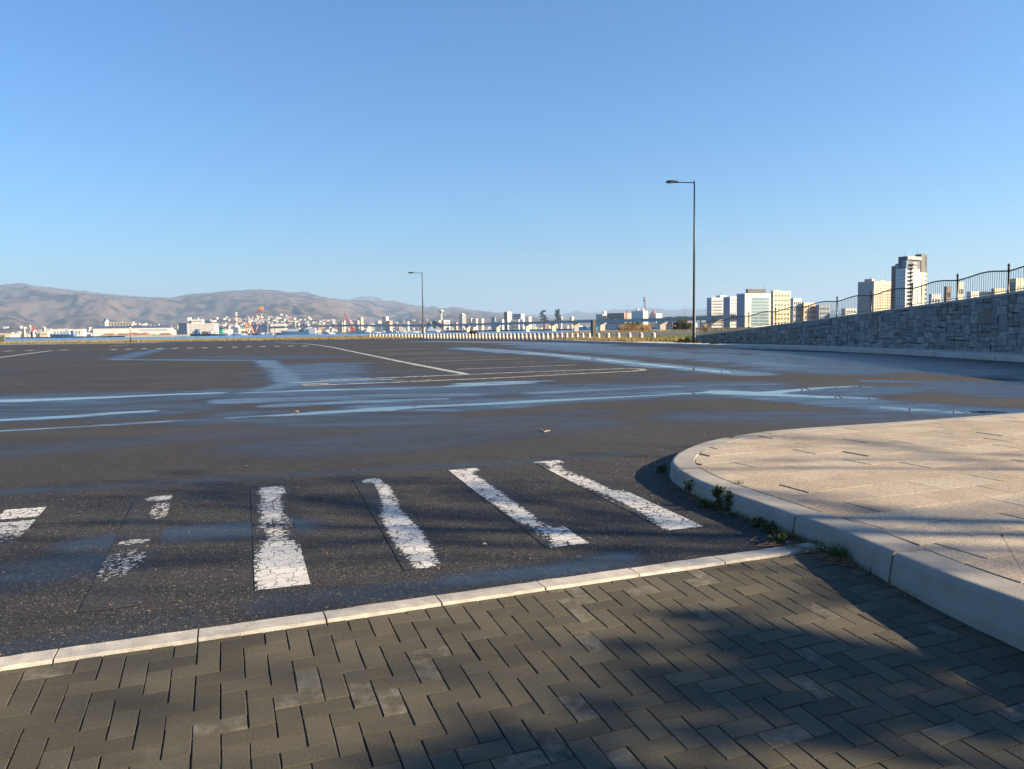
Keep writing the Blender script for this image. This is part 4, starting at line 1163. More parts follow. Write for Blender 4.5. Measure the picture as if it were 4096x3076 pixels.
# ------------------------------------------------------------------ far shore
ZF = 0.4
M_town = plain('town_ground', (0.20, 0.185, 0.16), 0.9, 0.3, 0.02)
shore = [gz(-500, 1363, ZS), gz(0, 1354.5, ZS), gz(500, 1348.8, ZS), gz(1000, 1340.5, ZS), gz(1400, 1334.5, ZS), gz(1800, 1327.8, ZS), gz(2300, 1320.8, ZS), gz(2600, 1316.6, ZS)]
sh = [(p[0], p[1]) for p in shore] + [(180, 760), (128, 560), (112, 420), (420, 374), (3000, 374), (7000, 5200), (-7000, 5200), (-7000, 1300)]
mb = MB(); mb.prism(sh, -2.4, ZF); fs_ = mb.build('far_shore', M_town); tag(fs_, kind='structure')
def shoreY(px_):
    xs = [-500, 0, 500, 1000, 1400, 1800, 2300, 2600]
    return float(np.interp(px_, xs, [p[1] for p in shore]))

# ------------------------------------------------------------------ hills: skyline read from the photograph (pixel columns and rows)
SKY1 = [(-400, 1190), (0, 1145), (20, 1137), (90, 1133), (139, 1146), (171, 1146), (318, 1164), (338, 1161), (358, 1168), (447, 1177), (497, 1182), (597, 1188), (696, 1191), (746, 1179), (771, 1174),
        (845, 1175), (875, 1167), (930, 1162), (960, 1167), (995, 1159), (1044, 1156), (1074, 1162), (1100, 1166), (1118, 1164), (1148, 1173), (1198, 1168), (1231, 1169), (1258, 1178), (1298, 1190), (1347, 1197), (1402, 1202),
        (1470, 1204), (1540, 1203), (1580, 1203), (1621, 1214), (1671, 1222), (1715, 1228), (1735, 1224), (1755, 1231), (1776, 1235), (1796, 1230), (1818, 1227), (1845, 1231), (1880, 1239), (1925, 1243), (1964, 1250), (2000, 1250), (2050, 1256), (2150, 1268), (2300, 1280), (2600, 1290), (3000, 1296)]
SKY2 = [(1300, 1260), (1395, 1204), (1415, 1192), (1452, 1184), (1507, 1187), (1536, 1202), (1600, 1240), (1800, 1260), (2000, 1256), (2150, 1259), (2247, 1259), (2272, 1252), (2307, 1243), (2331, 1248), (2371, 1252), (2396, 1252), (2431, 1242), (2456, 1237), (2496, 1239), (2546, 1233),
        (2585, 1231), (2645, 1237), (2694, 1240), (2745, 1235), (2800, 1238), (2830, 1235), (2880, 1240), (3000, 1246), (3300, 1240), (3700, 1250), (4100, 1246), (4600, 1250)]
def hill_material():
    m, nt, b = new_mat('hill_woodland')
    P = coords(nt)
    mp = nd(nt, 'ShaderNodeMapping'); mp.inputs['Scale'].default_value = (0.001, 0.001, 0.002); nt.links.new(P, mp.inputs['Vector'])
    n1 = nd(nt, 'ShaderNodeTexNoise', Scale=1.6, Detail=10.0, Roughness=0.62); nt.links.new(mp.outputs[0], n1.inputs['Vector'])
    n2 = nd(nt, 'ShaderNodeTexNoise', Scale=14.0, Detail=8.0, Roughness=0.7); nt.links.new(mp.outputs[0], n2.inputs['Vector'])
    n3 = nd(nt, 'ShaderNodeTexNoise', Scale=4.5, Detail=9.0, Roughness=0.62); nt.links.new(mp.outputs[0], n3.inputs['Vector'])
    c = ramp(nt, [(0.3, (0.11, 0.082, 0.07)), (0.7, (0.20, 0.145, 0.115))]); nt.links.new(n2.outputs[0], c.inputs[0])
    ev = ramp(nt, [(0.53, 0), (0.57, 1)]); nt.links.new(n3.outputs[0], ev.inputs[0])
    c2 = mixc(nt, mathn(nt, 'MULTIPLY', ev.outputs[0], 0.85), c.outputs[0], (0.012, 0.018, 0.018))
    fl = ramp(nt, [(0.60, 0), (0.66, 1)]); nt.links.new(n1.outputs[0], fl.inputs[0])
    sep = nt.nodes.new('ShaderNodeSeparateXYZ'); nt.links.new(P, sep.inputs[0])
    low = mathn(nt, 'SUBTRACT', 1.0, mathn(nt, 'DIVIDE', sep.outputs[2], 260.0), clamp=True)
    c3 = mixc(nt, mathn(nt, 'MULTIPLY', mathn(nt, 'MULTIPLY', fl.outputs[0], low), 0.8), c2, (0.27, 0.19, 0.13))
    nt.links.new(mixc(nt, 1.0, c3, (0.72, 0.72, 0.72), 'MULTIPLY'), b.inputs['Base Color']); b.inputs['Roughness'].default_value = 1.0
    b.inputs['Specular IOR Level'].default_value = 0.0
    return m
M_hill = hill_material()
def hills(name, sky_pts, R1, RR, seed, p0, p1, na=620, nr=110, rough=0.9):
    pxs = np.linspace(p0, p1, na)
    ys = np.interp(pxs, [p[0] for p in sky_pts], [p[1] for p in sky_pts])
    ys = ys + (vnoise(pxs * 0.09, pxs * 0, seed) - 0.5) * 2.2 + (vnoise(pxs * 0.3, pxs * 0, seed + 1) - 0.5) * 1.4
    rr = np.array([ray(a, b) for a, b in zip(pxs, ys)])
    hr = np.hypot(rr[:, 0], rr[:, 1]); dx, dy = rr[:, 0] / hr, rr[:, 1] / hr; tan = rr[:, 2] / hr
    t = np.concatenate([np.linspace(0, 1, nr - 12), np.linspace(1.02, 1.35, 12)])
    R = R1 + (RR - R1) * t
    X = dx[None] * R[:, None]; Y = dy[None] * R[:, None]
    top = tan * RR + EYE
    kk_ = np.ones(41) / 41; tops = np.convolve(np.pad(top, 20, 'edge'), kk_, 'valid')
    wj = np.clip((t[:, None] - .72) / .28, 0, 1) ** 2
    topm = tops[None] * (1 - wj) + top[None] * wj
    tt = t[:, None]
    # spurs and valleys run down from the crest
    az = np.arctan2(dx, dy)[None] * RR / 900.0
    rid = 1 - np.abs(2 * fbm(az * 0.9 + 0.6 * fbm(X / 1500, Y / 1500, seed + 9, 3), R[:, None] / 2600.0 + 0 * az, seed + 3, 5) - 1)
    det = fbm(X / 420, Y / 420, seed + 4, 6) - 0.5
    f = np.clip(tt, 0, 1) ** 1.25 * (1 + rough * (rid - 0.72) * np.clip(1 - tt, 0, 1) * 3.0 + 0.5 * det * np.clip(1.03 - tt, 0, 1))
    Z = topm * f
    Z = np.where(tt > 1, top[None] * (1 - (tt - 1) * 2.2), Z)
    Z = Z - 3.0 * (tt < 0.001)
    idx = np.arange(na * nr).reshape(nr, na)
    q = np.stack([idx[:-1, :-1], idx[:-1, 1:], idx[1:, 1:], idx[1:, :-1]], -1).reshape(-1, 4)
    o = link(name, np_mesh(name, np.stack([X, Y, Z], -1).reshape(-1, 3), q, M_hill, True)); tag(o, kind='structure')
    return dict(dx=dx, dy=dy, R=R, Z=Z, px=pxs)
HA = hills('hills', SKY1, 3000.0, 8800.0, 7, -500, 3000)
HB = hills('far_hills', SKY2, 9500.0, 13500.0, 41, 1200, 4700, 500, 60, 0.8)

# ------------------------------------------------------------------ distant town: countless small houses and sheds at the foot of the hills
def town_material():
    m, nt, b = new_mat('town_walls')
    r = ramp(nt, [(0.0, (0.72, 0.66, 0.55)), (0.22, (0.60, 0.56, 0.50)), (0.40, (0.75, 0.72, 0.66)), (0.56, (0.42, 0.36, 0.31)), (0.68, (0.30, 0.17, 0.12)), (0.78, (0.66, 0.56, 0.42)), (0.88, (0.25, 0.27, 0.30)), (0.95, (0.5, 0.25, 0.16))], 'CONSTANT')
    ge = nt.nodes.new('ShaderNodeNewGeometry'); nt.links.new(ge.outputs['Random Per Island'], r.inputs[0])
    nt.links.new(mixc(nt, 1.0, r.outputs[0], (0.72, 0.72, 0.72), 'MULTIPLY'), b.inputs['Base Color']); b.inputs['Roughness'].default_value = 0.8
    return m
rng = random.Random(77)
mb = MB()
def hillz(x, y):
    R = math.hypot(x, y); k = int(np.argmin(np.abs(HA['dx'] - x / R) + (np.abs(HA['dy'] - y / R))))
    return float(np.interp(R, HA['R'], HA['Z'][:, k])) if R > HA['R'][0] else ZF
for n in range(800):
    px_ = rng.uniform(-150, 3000) if n % 3 else rng.uniform(-100, 1500)
    d = ray(px_, 1320); R = shoreY(px_) * rng.choice((1.42, 1.6, 1.9, 2.2, 2.4)) * rng.uniform(.97, 1.08)
    if px_ > 1500: R = rng.uniform(1750, 3000)
    x, y = d[0] * R, d[1] * R
    s = rng.uniform(6, 17); h = rng.choice((4, 5, 6, 7, 8, 10, 13)) * rng.uniform(.8, 1.2)
    mb.box((x, y, ZF + h / 2 - .5), (s, s * rng.uniform(.6, 1.1), h), rng.uniform(-.3, .9))
for n in range(480):
    px_ = rng.choice((rng.gauss(1120, 60), rng.gauss(1350, 70), rng.uniform(0, 1500), rng.gauss(980, 60), rng.uniform(300, 1800), rng.gauss(200, 30)))
    d = ray(px_, 1320); d = d / math.hypot(d[0], d[1]); R = rng.uniform(3050, 4100)
    x, y = d[0] * R, d[1] * R; z = hillz(x, y)
    s = rng.uniform(8, 18); mb.box((x, y, z + 2), (s, s * rng.uniform(.6, 1.0), rng.uniform(6, 11)), rng.uniform(-.3, .9))
tag(mb.build('distant_town', town_material()), kind='stuff')

# ------------------------------------------------------------------ buildings
PAL = {'white': (0.74, 0.71, 0.65), 'cream': (0.76, 0.66, 0.46), 'grey': (0.36, 0.37, 0.39), 'beige': (0.66, 0.52, 0.38), 'brown': (0.18, 0.11, 0.085), 'brick': (0.50, 0.29, 0.22), 'dark': (0.09, 0.09, 0.10), 'pink': (0.72, 0.42, 0.30), 'bluegrey': (0.30, 0.35, 0.43), 'lgrey': (0.55, 0.56, 0.57), 'red': (0.50, 0.10, 0.07), 'blueroof': (0.06, 0.09, 0.20), 'green': (0.18, 0.30, 0.24), 'teal': (0.02, 0.22, 0.30), 'glassblue': (0.16, 0.30, 0.38)}
BM = {k: plain('wall_' + k, tuple(v * .78 for v in c), 0.7, 0.06, 0.15, dirt=0.06) for k, c in PAL.items()}
win_cache = {}
def win_mesh(w, h, mat):
    key = (round(w, 2), round(h, 2), mat.name)
    if key not in win_cache:
        mb = MB(); mb.box((0, 0, 0), (key[0], 0.16, key[1])); win_cache[key] = mb.mesh('window', mat)
    return win_cache[key]
def face_windows(root, A, B, z0, z1, rows, cols, wf=0.5, hf=0.5, mat=None, name='window', m0=0.06, m1=0.06):
    """a grid of panes, each its own part, on the wall from A to B (plan points)"""
    mat = mat or M_glass
    A, B = np.array(A), np.array(B); d = B - A; L = np.linalg.norm(d); d = d / L
    ang = math.atan2(d[1], d[0])
    a0, a1 = L * m0, L * (1 - m1); cw = (a1 - a0) / cols; rh = (z1 - z0) / rows
    me = win_mesh(cw * wf, rh * hf, mat)
    for r in range(rows):
        for c in range(cols):
            p = A + d * (a0 + cw * (c + .5)); o = link(name, me, root)
            o.location = (p[0] - root.location[0], p[1] - root.location[1], z0 + rh * (r + .5) - root.location[2]); o.rotation_euler = (0, 0, ang)
def plan(x0, xc, x1, Y, a, depth=None):
    """plan of a block whose nearest corner is seen at column xc, left wall to x0, right wall to x1"""
    r0, rc, r1 = [ray(x, 1318)[0] / ray(x, 1318)[1] for x in (x0, xc, x1)]
    C = np.array([rc * Y, Y]); ca, sa = math.cos(a), math.sin(a)
    Ll = Y * (rc - r0) / (ca + r0 * sa) if xc > x0 else None
    Lr = Y * (r1 - rc) / (sa - r1 * ca) if x1 > xc else None
    dl, dr = np.array([-ca, sa]), np.array([sa, ca])
    if Ll is None: Ll = depth or Lr * .6
    if Lr is None: Lr = depth or Ll * .6
    Lf, Rt = C + dl * Ll, C + dr * Lr
    return C, Lf, Rt, Lf + dr * Lr
def topz(x, y, P): return at(x, y, P[1])[2]
def block(root, name, P, z0, z1, mat):
    C, L, R, Bk = P
    mb = MB(); mb.prism([tuple(C), tuple(R), tuple(Bk), tuple(L)], z0, z1)
    return mb.build(name, mat, root, world=True)
def building(label, x0, xc, x1, ytop, Y, col, a=35, left=None, right=None, roof=None, cat='building', name='building', group=None, lcol=None, z0=None, winmat=None, depth=None):
    P = plan(x0, xc, x1, Y, rad(a), depth); C, L, R, Bk = P
    zt = topz(xc, ytop, C); zb = ZF if z0 is None else z0
    t = thing(name, label, cat, (C[0], C[1], zb), 0, group)
    block(t, 'wall', P, zb - .3, zt, BM[col])
    if lcol:                                                      # left wall overlay: painted shade on some blocks, its own colour on others
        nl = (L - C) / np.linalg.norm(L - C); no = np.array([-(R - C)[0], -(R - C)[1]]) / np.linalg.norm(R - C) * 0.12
        mb = MB(); mb.prism([tuple(C + no), tuple(C), tuple(L), tuple(L + no)][::-1], zb, zt - 0.05); mb.build('left_shade_or_colour', BM[lcol], t, world=True)
    H = zt - zb
    if left: face_windows(t, L, C, zb + H * left[4] if len(left) > 4 else zb + .8, zt - H * .04, left[0], left[1], left[2], left[3], winmat)
    if right: face_windows(t, C, R, zb + H * right[4] if len(right) > 4 else zb + .8, zt - H * .04, right[0], right[1], right[2], right[3], winmat)
    # parapet
    mb = MB(); cx = (C + Bk) / 2
    q = [cx + (p - cx) * 1.012 for p in (C, R, Bk, L)]; mb.prism([tuple(p) for p in q], zt, zt + H * .02 + .2); mb.build('parapet', BM[roof or col], t, world=True)
    return t, P, zt
def penthouse(t, x0, xc, x1, ytop, P, zt, col, a=35, name='penthouse'):
    Q = plan(x0, xc, x1, P[0][1] + 6, rad(a)); z = topz(xc, ytop, Q[0]); block(t, name, Q, zt, z, BM[col]); return z
def mast(t, px_, y0, y1, Y, r, col=None, name='mast'):
    a, b = at(px_, y0, Y), at(px_, y1, Y); mb = MB(); mb.tube(tuple(a), tuple(b), r, r * .6, 6); return mb.build(name, col or M_black, t, world=True)
def text_obj(txt, size, mat, parent, loc, rot, depth=0.06, align='LEFT'):
    cu = bpy.data.curves.new('lettering', 'FONT'); cu.body = txt; cu.size = size; cu.extrude = depth; cu.align_x = align
    tmp = bpy.data.objects.new('lettering_tmp', cu); COL.objects.link(tmp)
    dg = bpy.context.evaluated_depsgraph_get(); me = bpy.data.meshes.new_from_object(tmp.evaluated_get(dg)); bpy.data.objects.remove(tmp)
    me.materials.clear(); me.materials.append(mat)
    o = link('lettering', me, parent); o.location = loc; o.rotation_euler = rot; return o

# --- right: hotels and towers
t, P, zt = building('pale grey mid-rise block with rows of small windows, left of the hotels above the railing', 2827, 2846, 2893, 1194, 560, 'lgrey', 62, left=(9, 4, .45, .4), right=(9, 9, .62, .5))
penthouse(t, 2865, 2880, 2907, 1181, P, zt, 'white', 62); penthouse(t, 2847, 2850, 2864, 1188, P, zt, 'lgrey', 62, 'roof_plant')
mast(t, 2888, 1183, 1171, 575, .12, name='antenna')
t, P, zt = building('low grey and cream hotel wing between the two taller blocks behind the railing', 2893, 2920, 2947, 1190, 545, 'white', 58, left=(9, 4, .4, .4), right=(9, 3, .5, .5), lcol='bluegrey')  # blue grey is shade put on the left wall
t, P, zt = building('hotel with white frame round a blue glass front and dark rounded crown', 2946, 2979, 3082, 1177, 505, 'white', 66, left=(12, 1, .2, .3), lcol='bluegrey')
C, L, R, Bk = P
d_ = (R - C) / np.linalg.norm(R - C); LR = np.linalg.norm(R - C)
face_windows(t, C + d_ * LR * .20, R - d_ * LR * .02, ZF + 1, zt - (zt - ZF) * .10, 9, 7, .90, .84, BM['glassblue'])
Q = plan(2982, 2990, 3062, 510, rad(66)); z2 = topz(2990, 1156, Q[0]); block(t, 'crown', Q, zt, z2, BM['dark'])
mast(t, 2999, 1157, 1142, 515, .12, name='antenna'); mast(t, 3056, 1157, 1143, 515, .12, name='antenna')
t, P, zt = building('low cream building with weathered front just right of the blue glass hotel', 3082, 3092, 3162, 1168, 490, 'cream', 66, left=(6, 1, .4, .4), right=(7, 5, .45, .35))
penthouse(t, 3085, 3090, 3120, 1160, P, zt, 'beige', 66)
for k, (a, b, c, y, col, lb) in enumerate(((3160, 3172, 3205, 1196, 'lgrey', 'low light grey building behind the railing right of the cream building'), (3205, 3214, 3262, 1214, 'beige', 'long low beige building half hidden behind the middle of the railing'),
                               (3262, 3275, 3318, 1222, 'bluegrey', 'low blue grey building behind the railing, left of an open gap of sky'), (3365, 3380, 3425, 1236, 'lgrey', 'small grey building low behind the railing at the left foot of the beige tower'))):
    building(lb, a, b, c, y, 470, col, 66, right=(4, 4, .5, .4))
t, P, zt = building('tall sunlit beige block with grey left wall beside the dark topped hotel tower', 3429, 3493, 3566, 1129, 430, 'beige', 58, left=(13, 7, .4, .38), right=(14, 8, .34, .36), lcol='grey')  # the grey overlay paints the left wall's shade
C, L, R, Bk = P
d_ = (R - C) / np.linalg.norm(R - C); LR = np.linalg.norm(R - C)
penthouse(t, 3454, 3484, 3498, 1115, P, zt, 'grey', 58); penthouse(t, 3511, 3518, 3536, 1122, P, zt, 'beige', 58, 'roof_plant')
for q, y in ((3483, 1105), (3496, 1108), (3540, 1106), (3505, 1112)): mast(t, q, y + 12, y, 445, .10, name='antenna')
# the tower hotel
Yt = 395
P = plan(3563, 3618, 3700, Yt, rad(58)); C, L, R, Bk = P
t = thing('hotel_tower', 'tallest hotel tower, white with a dark grey top and a lettered sign board', 'hotel', (C[0], C[1], ZF))
dl = (L - C) / np.linalg.norm(L - C); dr = (R - C) / np.linalg.norm(R - C); LL, LR = np.linalg.norm(L - C), np.linalg.norm(R - C)
nl = -dr; nr_ = -dl                                               # outward directions of the left and right walls
zt = topz(3618, 1025, C); zw = topz(3618, 1073, C); z_r = topz(3695, 1018, R)
block(t, 'wall', P, ZF - .3, zw, BM['white'])
cx = (C + Bk) / 2; q = [cx + (p - cx) * 1.006 for p in (C, R, Bk, C + (L - C) * .60)]
Pt = (C + (nl + nr_) * .08, C + dl * LL * .55 + nl * .08, R + nr_ * .08, Bk - dl * LL * .4)
block(t, 'upper_floors', Pt, zw, zt, BM['dark'])
Pb = (C + dl * LL * .55, C + dl * LL * .78, Bk - dl * LL * .45, L + dr * LR - dl * LL * .2); block(t, 'set_back_floors', Pb, zw, topz(3588, 1052, C), BM['grey'])
Pw = (C + dl * LL * .74 + nl * .5, L + nl * .5, L + dr * LR * .5 , C + dl * LL * .74 + dr * LR * .5); block(t, 'stair_tower', (Pw[0], Pw[1], Pw[3], Pw[2]), ZF, topz(3570, 1061, C), BM['brown'])
Pe = (C + dr * LR * .70 + nr_ * .35, C + dr * LR * .70 + dl * LL * .4, R + nr_ * .35, R + dl * LL * .4); block(t, 'lift_tower', Pe, zw - (zw - ZF) * .05, z_r, BM['dark'])
Pf = (C + dr * LR * .78 + nr_ * .28, C + dr * LR * .78 + dl * LL * .3, R + nr_ * .28, R + dl * LL * .3); block(t, 'end_bay', Pf, ZF, topz(3686, 1057, R), BM['cream'])
Hh = zw - ZF
face_windows(t, C + dl * LL * .55 + nl * .02, C + nl * .02, ZF + 1, zw - .5, 14, 3, .36, .42, BM['bluegrey'])
face_windows(t, C + dl * LL * .30 + nl * .1, C + nl * .1, zw + .5, zw + (zt - zw) * .72, 2, 2, .92, .85, BM['glassblue'], 'tall_window', .02, .0)
face_windows(t, C + nr_ * .1, C + dr * LR * .13 + nr_ * .1, zw + .5, zw + (zt - zw) * .80, 1, 4, .75, .95, BM['glassblue'], 'tall_window', .05, .0)
face_windows(t, C + dr * LR * .44 + nr_ * .02, C + dr * LR * .68 + nr_ * .02, ZF + 1, zw - .5, 14, 2, .30, .42, BM['bluegrey'])
face_windows(t, C + dr * LR * .50 + nr_ * .1, C + dr * LR * .68 + nr_ * .1, zw + .8, zw + (zt - zw) * .65, 2, 2, .22, .35, BM['bluegrey'])
face_windows(t, C + dr * LR * .91 + nr_ * .30, R + nr_ * .30, ZF + 1, topz(3686, 1057, R) - .5, 13, 1, .6, .55, M_glass)
face_windows(t, C + dr * LR * .86 + nr_ * .40, R + nr_ * .40, zw + 2, z_r - 1, 4, 1, .42, .6, M_glass)
face_windows(t, C + dl * LL * .80 + nl * .55, L - dl * LL * .04 + nl * .55, ZF + 1, topz(3570, 1061, C) - 4, 12, 1, .5, .45, M_black, 'stair_opening')
for k in range(16):                                               # escape balconies
    z = ZF + 2 + (zt - ZF - 6) * k / 15.0
    c = C + dr * LR * .28 + nr_ * .9; mb = MB(); mb.box((c[0], c[1], z), (LR * .20, 1.9, .25), math.atan2(dr[1], dr[0])); mb.box((c[0] + nr_[0] * .9, c[1] + nr_[1] * .9, z + .55), (LR * .20, .08, .9), math.atan2(dr[1], dr[0]))
    mb.build('balcony', BM['lgrey'] if k < 12 else BM['grey'], t, world=True)
mb = MB(); c = C + dr * LR * .24 + nr_ * .1
mb.box((c[0], c[1], (ZF + zt - 4) / 2), (LR * .05, .12, zt - 5 - ZF), math.atan2(dr[1], dr[0])); mb.build('recess_shade', BM['dark'], t, world=True)  # flat dark strip, the shade of a recess put in its colour
sz0, sz1 = topz(3630, 1038, C), topz(3630, 1024, C)
c = C + dr * LR * .34 + nr_ * .6; mb = MB(); mb.box((c[0], c[1], (sz0 + sz1) / 2), (LR * .68, .5, sz1 - sz0), math.atan2(dr[1], dr[0])); sb = mb.build('sign_board', BM['grey'], t, world=True)
hs = (sz1 - sz0) * .62; ang = math.atan2(dr[1], dr[0])
M_sign = plain('sign_lettering', (0.85, 0.84, 0.80), 0.5, 0.02, 1.0)
c = C + dr * LR * .055 + nr_ * .92
tx = text_obj('HOTEL TOKYO CITY', hs, M_sign, t, (c[0] - t.location[0], c[1] - t.location[1], sz0 + (sz1 - sz0) * .26 - t.location[2]), (PI / 2, 0, ang))
wid = max(v.co.x for v in tx.data.vertices) - min(v.co.x for v in tx.data.vertices)
tx.scale = (LR * .52 / wid, 1, 1)
mast(t, 3617, 1026, 1005, Yt + 6, .10, name='antenna'); mast(t, 3669, 1019, 1000, Yt + 12, .10, name='antenna')
t, P, zt = building('building with teal glass corner at the right edge, behind the railing', 4024, 4058, 4130, 1119, 330, 'cream', 66, right=(3, 6, .5, .4), left=(4, 5, .9, .86), winmat=BM['glassblue'])
for k, (a, b, c, y, col, lb) in enumerate(((3712, 3722, 3760, 1180, 'lgrey', 'low grey rooftop just right of the hotel tower behind the railing'), (3772, 3782, 3800, 1150, 'brown', 'narrow brownish block left of a railing post near the right'),
                              (3822, 3830, 3850, 1134, 'cream', 'slim cream block right of the same railing post near the right'), (3862, 3880, 3960, 1170, 'white', 'long low white building behind the railing towards the right edge'), (3960, 3972, 4015, 1158, 'beige', 'low beige building left of the last railing post'))):
    building(lb, a, b, c, y, 300 + 10 * k, col, 66, right=(3, 3, .5, .4))

# --- middle: blocks behind the bridge
t, P, zt = building('grey and cream apartment block with stair tower, left of the long brick building', 2384, 2411, 2427, 1258, 1250, 'cream', 30, left=(5, 5, .6, .35, .1), lcol='grey')  # grey left side: shade put into the colour
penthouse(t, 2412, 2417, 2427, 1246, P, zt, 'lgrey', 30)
t, P, zt = building('long brown brick building with sunlit pinkish end wall behind the bridge', 2428, 2497, 2526, 1253, 1230, 'brick', 30, lcol='brown')  # brown left wall is the brick with its shade painted in
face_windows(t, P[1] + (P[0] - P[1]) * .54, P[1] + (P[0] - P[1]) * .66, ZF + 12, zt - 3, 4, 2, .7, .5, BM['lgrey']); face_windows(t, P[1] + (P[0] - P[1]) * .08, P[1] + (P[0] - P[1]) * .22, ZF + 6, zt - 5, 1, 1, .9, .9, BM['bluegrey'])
t, P, zt = building('cream apartment block with balconies and rooftop boxes beside the lattice mast', 2526, 2573, 2592, 1245, 1200, 'cream', 30, left=(7, 8, .72, .45, .1), right=(7, 3, .4, .35, .1), lcol='lgrey')  # light grey on the left is painted shade over cream
penthouse(t, 2544, 2551, 2557, 1235, P, zt, 'cream', 30); penthouse(t, 2567, 2572, 2577, 1234, P, zt, 'cream', 30, 'roof_plant')
t, P, zt = building('dark and white building with a red rooftop box above the bridge', 2598, 2624, 2648, 1256, 1230, 'white', 40, left=(3, 3, .4, .3, .4), lcol='bluegrey')
penthouse(t, 2611, 2616, 2619, 1241, P, zt, 'red', 40); penthouse(t, 2604, 2614, 2628, 1250, P, zt, 'dark', 40, 'roof_plant')
building('long flat brown roofed hall above the bridge deck, left of the round bush', 2660, 2690, 2700, 1268, 1150, 'brown', 20)
building('second flat brown roofed hall above the bridge deck near the lamp post', 2702, 2750, 2768, 1266, 1150, 'brown', 20)
t, P, zt = building('grey apartment tower with balcony stack standing alone right of the white control tower', 1838, 1850, 1864, 1258, 1500, 'grey', 35, left=(12, 3, .55, .35), right=(12, 2, .75, .4))
penthouse(t, 1845, 1851, 1857, 1253, P, zt, 'lgrey', 35)
building('cream low building with a step, right of the grey apartment tower', 1871, 1886, 1892, 1274, 1480, 'cream', 30, right=(2, 2, .4, .4))
building('sunlit cream block beside the stepped cream building', 1888, 1905, 1912, 1276, 1450, 'cream', 30)
building('small cream building with two rooftop turrets, in front of the far hills', 1917, 1928, 1936, 1276, 1470, 'cream', 30)
building('teal glass building at the foot of the far hills', 1966, 1980, 1984, 1270, 1500, 'glassblue', 30)
building('low white hall right of the teal glass building', 1990, 2010, 2018, 1279, 1450, 'white', 30)
building('slim tower half dark half white above the middle of the bridge', 2017, 2031, 2046, 1249, 1400, 'white', 40, left=(10, 2, .5, .4), lcol='dark')
building('long white hall right of the slim dark and white tower', 2047, 2075, 2096, 1279, 1400, 'white', 35, left=(2, 8, .5, .4))
building('blue grey office block right of the slim dark and white tower', 2052, 2084, 2100, 1256, 1480, 'bluegrey', 35, left=(5, 6, .6, .5))
building('small white building left of the pine trees above the bridge', 2106, 2116, 2126, 1268, 1400, 'white', 35)
building('low white building right of the pine trees above the bridge', 2232, 2245, 2252, 1270, 1350, 'white', 35)
building('small cream hut behind the bridge rail at the right of the pines', 2278, 2288, 2296, 1268, 1350, 'cream', 35)
t, P, zt = building('red brick and white checked hall at the foot of the control tower', 1768, 1776, 1800, 1282, 1480, 'white', 30, right=(3, 4, .7, .7), lcol='red')
building('cream house with a short tower under the control tower', 1737, 1756, 1764, 1283, 1500, 'cream', 30)
building('pinkish flat building right of the red and white hall', 1816, 1826, 1832, 1291, 1450, 'pink', 30)
# --- left shore
building('cream low shed at the far left edge with red roof', -40, 40, 76, 1338, shoreY(0) + 60, 'cream', -12, roof='red')
t, P, zt = building('long red roofed warehouse at the left edge behind the dark quay', -80, 74, 80, 1333, shoreY(0) + 140, 'cream', -12, roof='red')
building('cream cube building behind the red roofed warehouse', 85, 97, 101, 1317, shoreY(90) + 260, 'cream', 25, right=(2, 1, .4, .4))
t, P, zt = building('pale industrial tower cluster left of the blue ship', 170, 178, 183, 1311, shoreY(170) + 250, 'cream', 30)
penthouse(t, 168, 171, 173, 1306, P, zt, 'white', 30); penthouse(t, 175, 179, 182, 1307, P, zt, 'cream', 30, 'roof_plant')
building('low cream shed left of the blue ship', 160, 190, 197, 1328, shoreY(180) + 110, 'cream', -12, left=(1, 6, .4, .4))
building('long white harbour shed behind the blue ship', 205, 330, 345, 1317, shoreY(260) + 170, 'white', -14, left=(1, 9, .35, .5))
# grain silo
Ys = shoreY(470) + 330
t = thing('grain_silo', 'cream grain silos in a row with a gabled head house behind the white warehouse', 'silo', (*at(440, 1318, Ys)[:2], ZF))
P = plan(412, 421, 440, Ys, rad(30)); zt = topz(421, 1288, P[0]); zr = topz(431, 1274, P[0])
block(t, 'head_house', P, ZF, zt, BM['cream'])
C, L, R, Bk = P; rc_ = (C + R) / 2; rb = (L + Bk) / 2
mb = MB(); mb.add([(*C, zt), (*R, zt), (*Bk, zt), (*L, zt), (*rc_, zr), (*rb, zr)], [(0, 1, 4), (2, 3, 5), (0, 4, 5, 3), (1, 2, 5, 4)]); mb.build('gable_roof', BM['bluegrey'], t, world=True)
for k in range(8):
    px_ = 446 + k * 11.7; c = at(px_, 1318, Ys + 8); mb = MB(); mb.tube((c[0], c[1], ZF), (c[0], c[1], topz(px_, 1295, c)), 2.4, n=14); mb.build('silo_bin', BM['cream'], t, world=True)
for a, b, y in ((438, 492, 1287.5), (494, 536, 1288)):
    c0, c1 = at(a, 1318, Ys + 8), at(b, 1318, Ys + 8); mb = MB(); mb.box(((c0[0] + c1[0]) / 2, Ys + 8, topz(a, (y + 1295) / 2, c0)), (c1[0] - c0[0], 5.2, topz(a, y, c0) - topz(a, 1295, c0)), 0); mb.build('conveyor_gallery', BM['cream'], t, world=True)
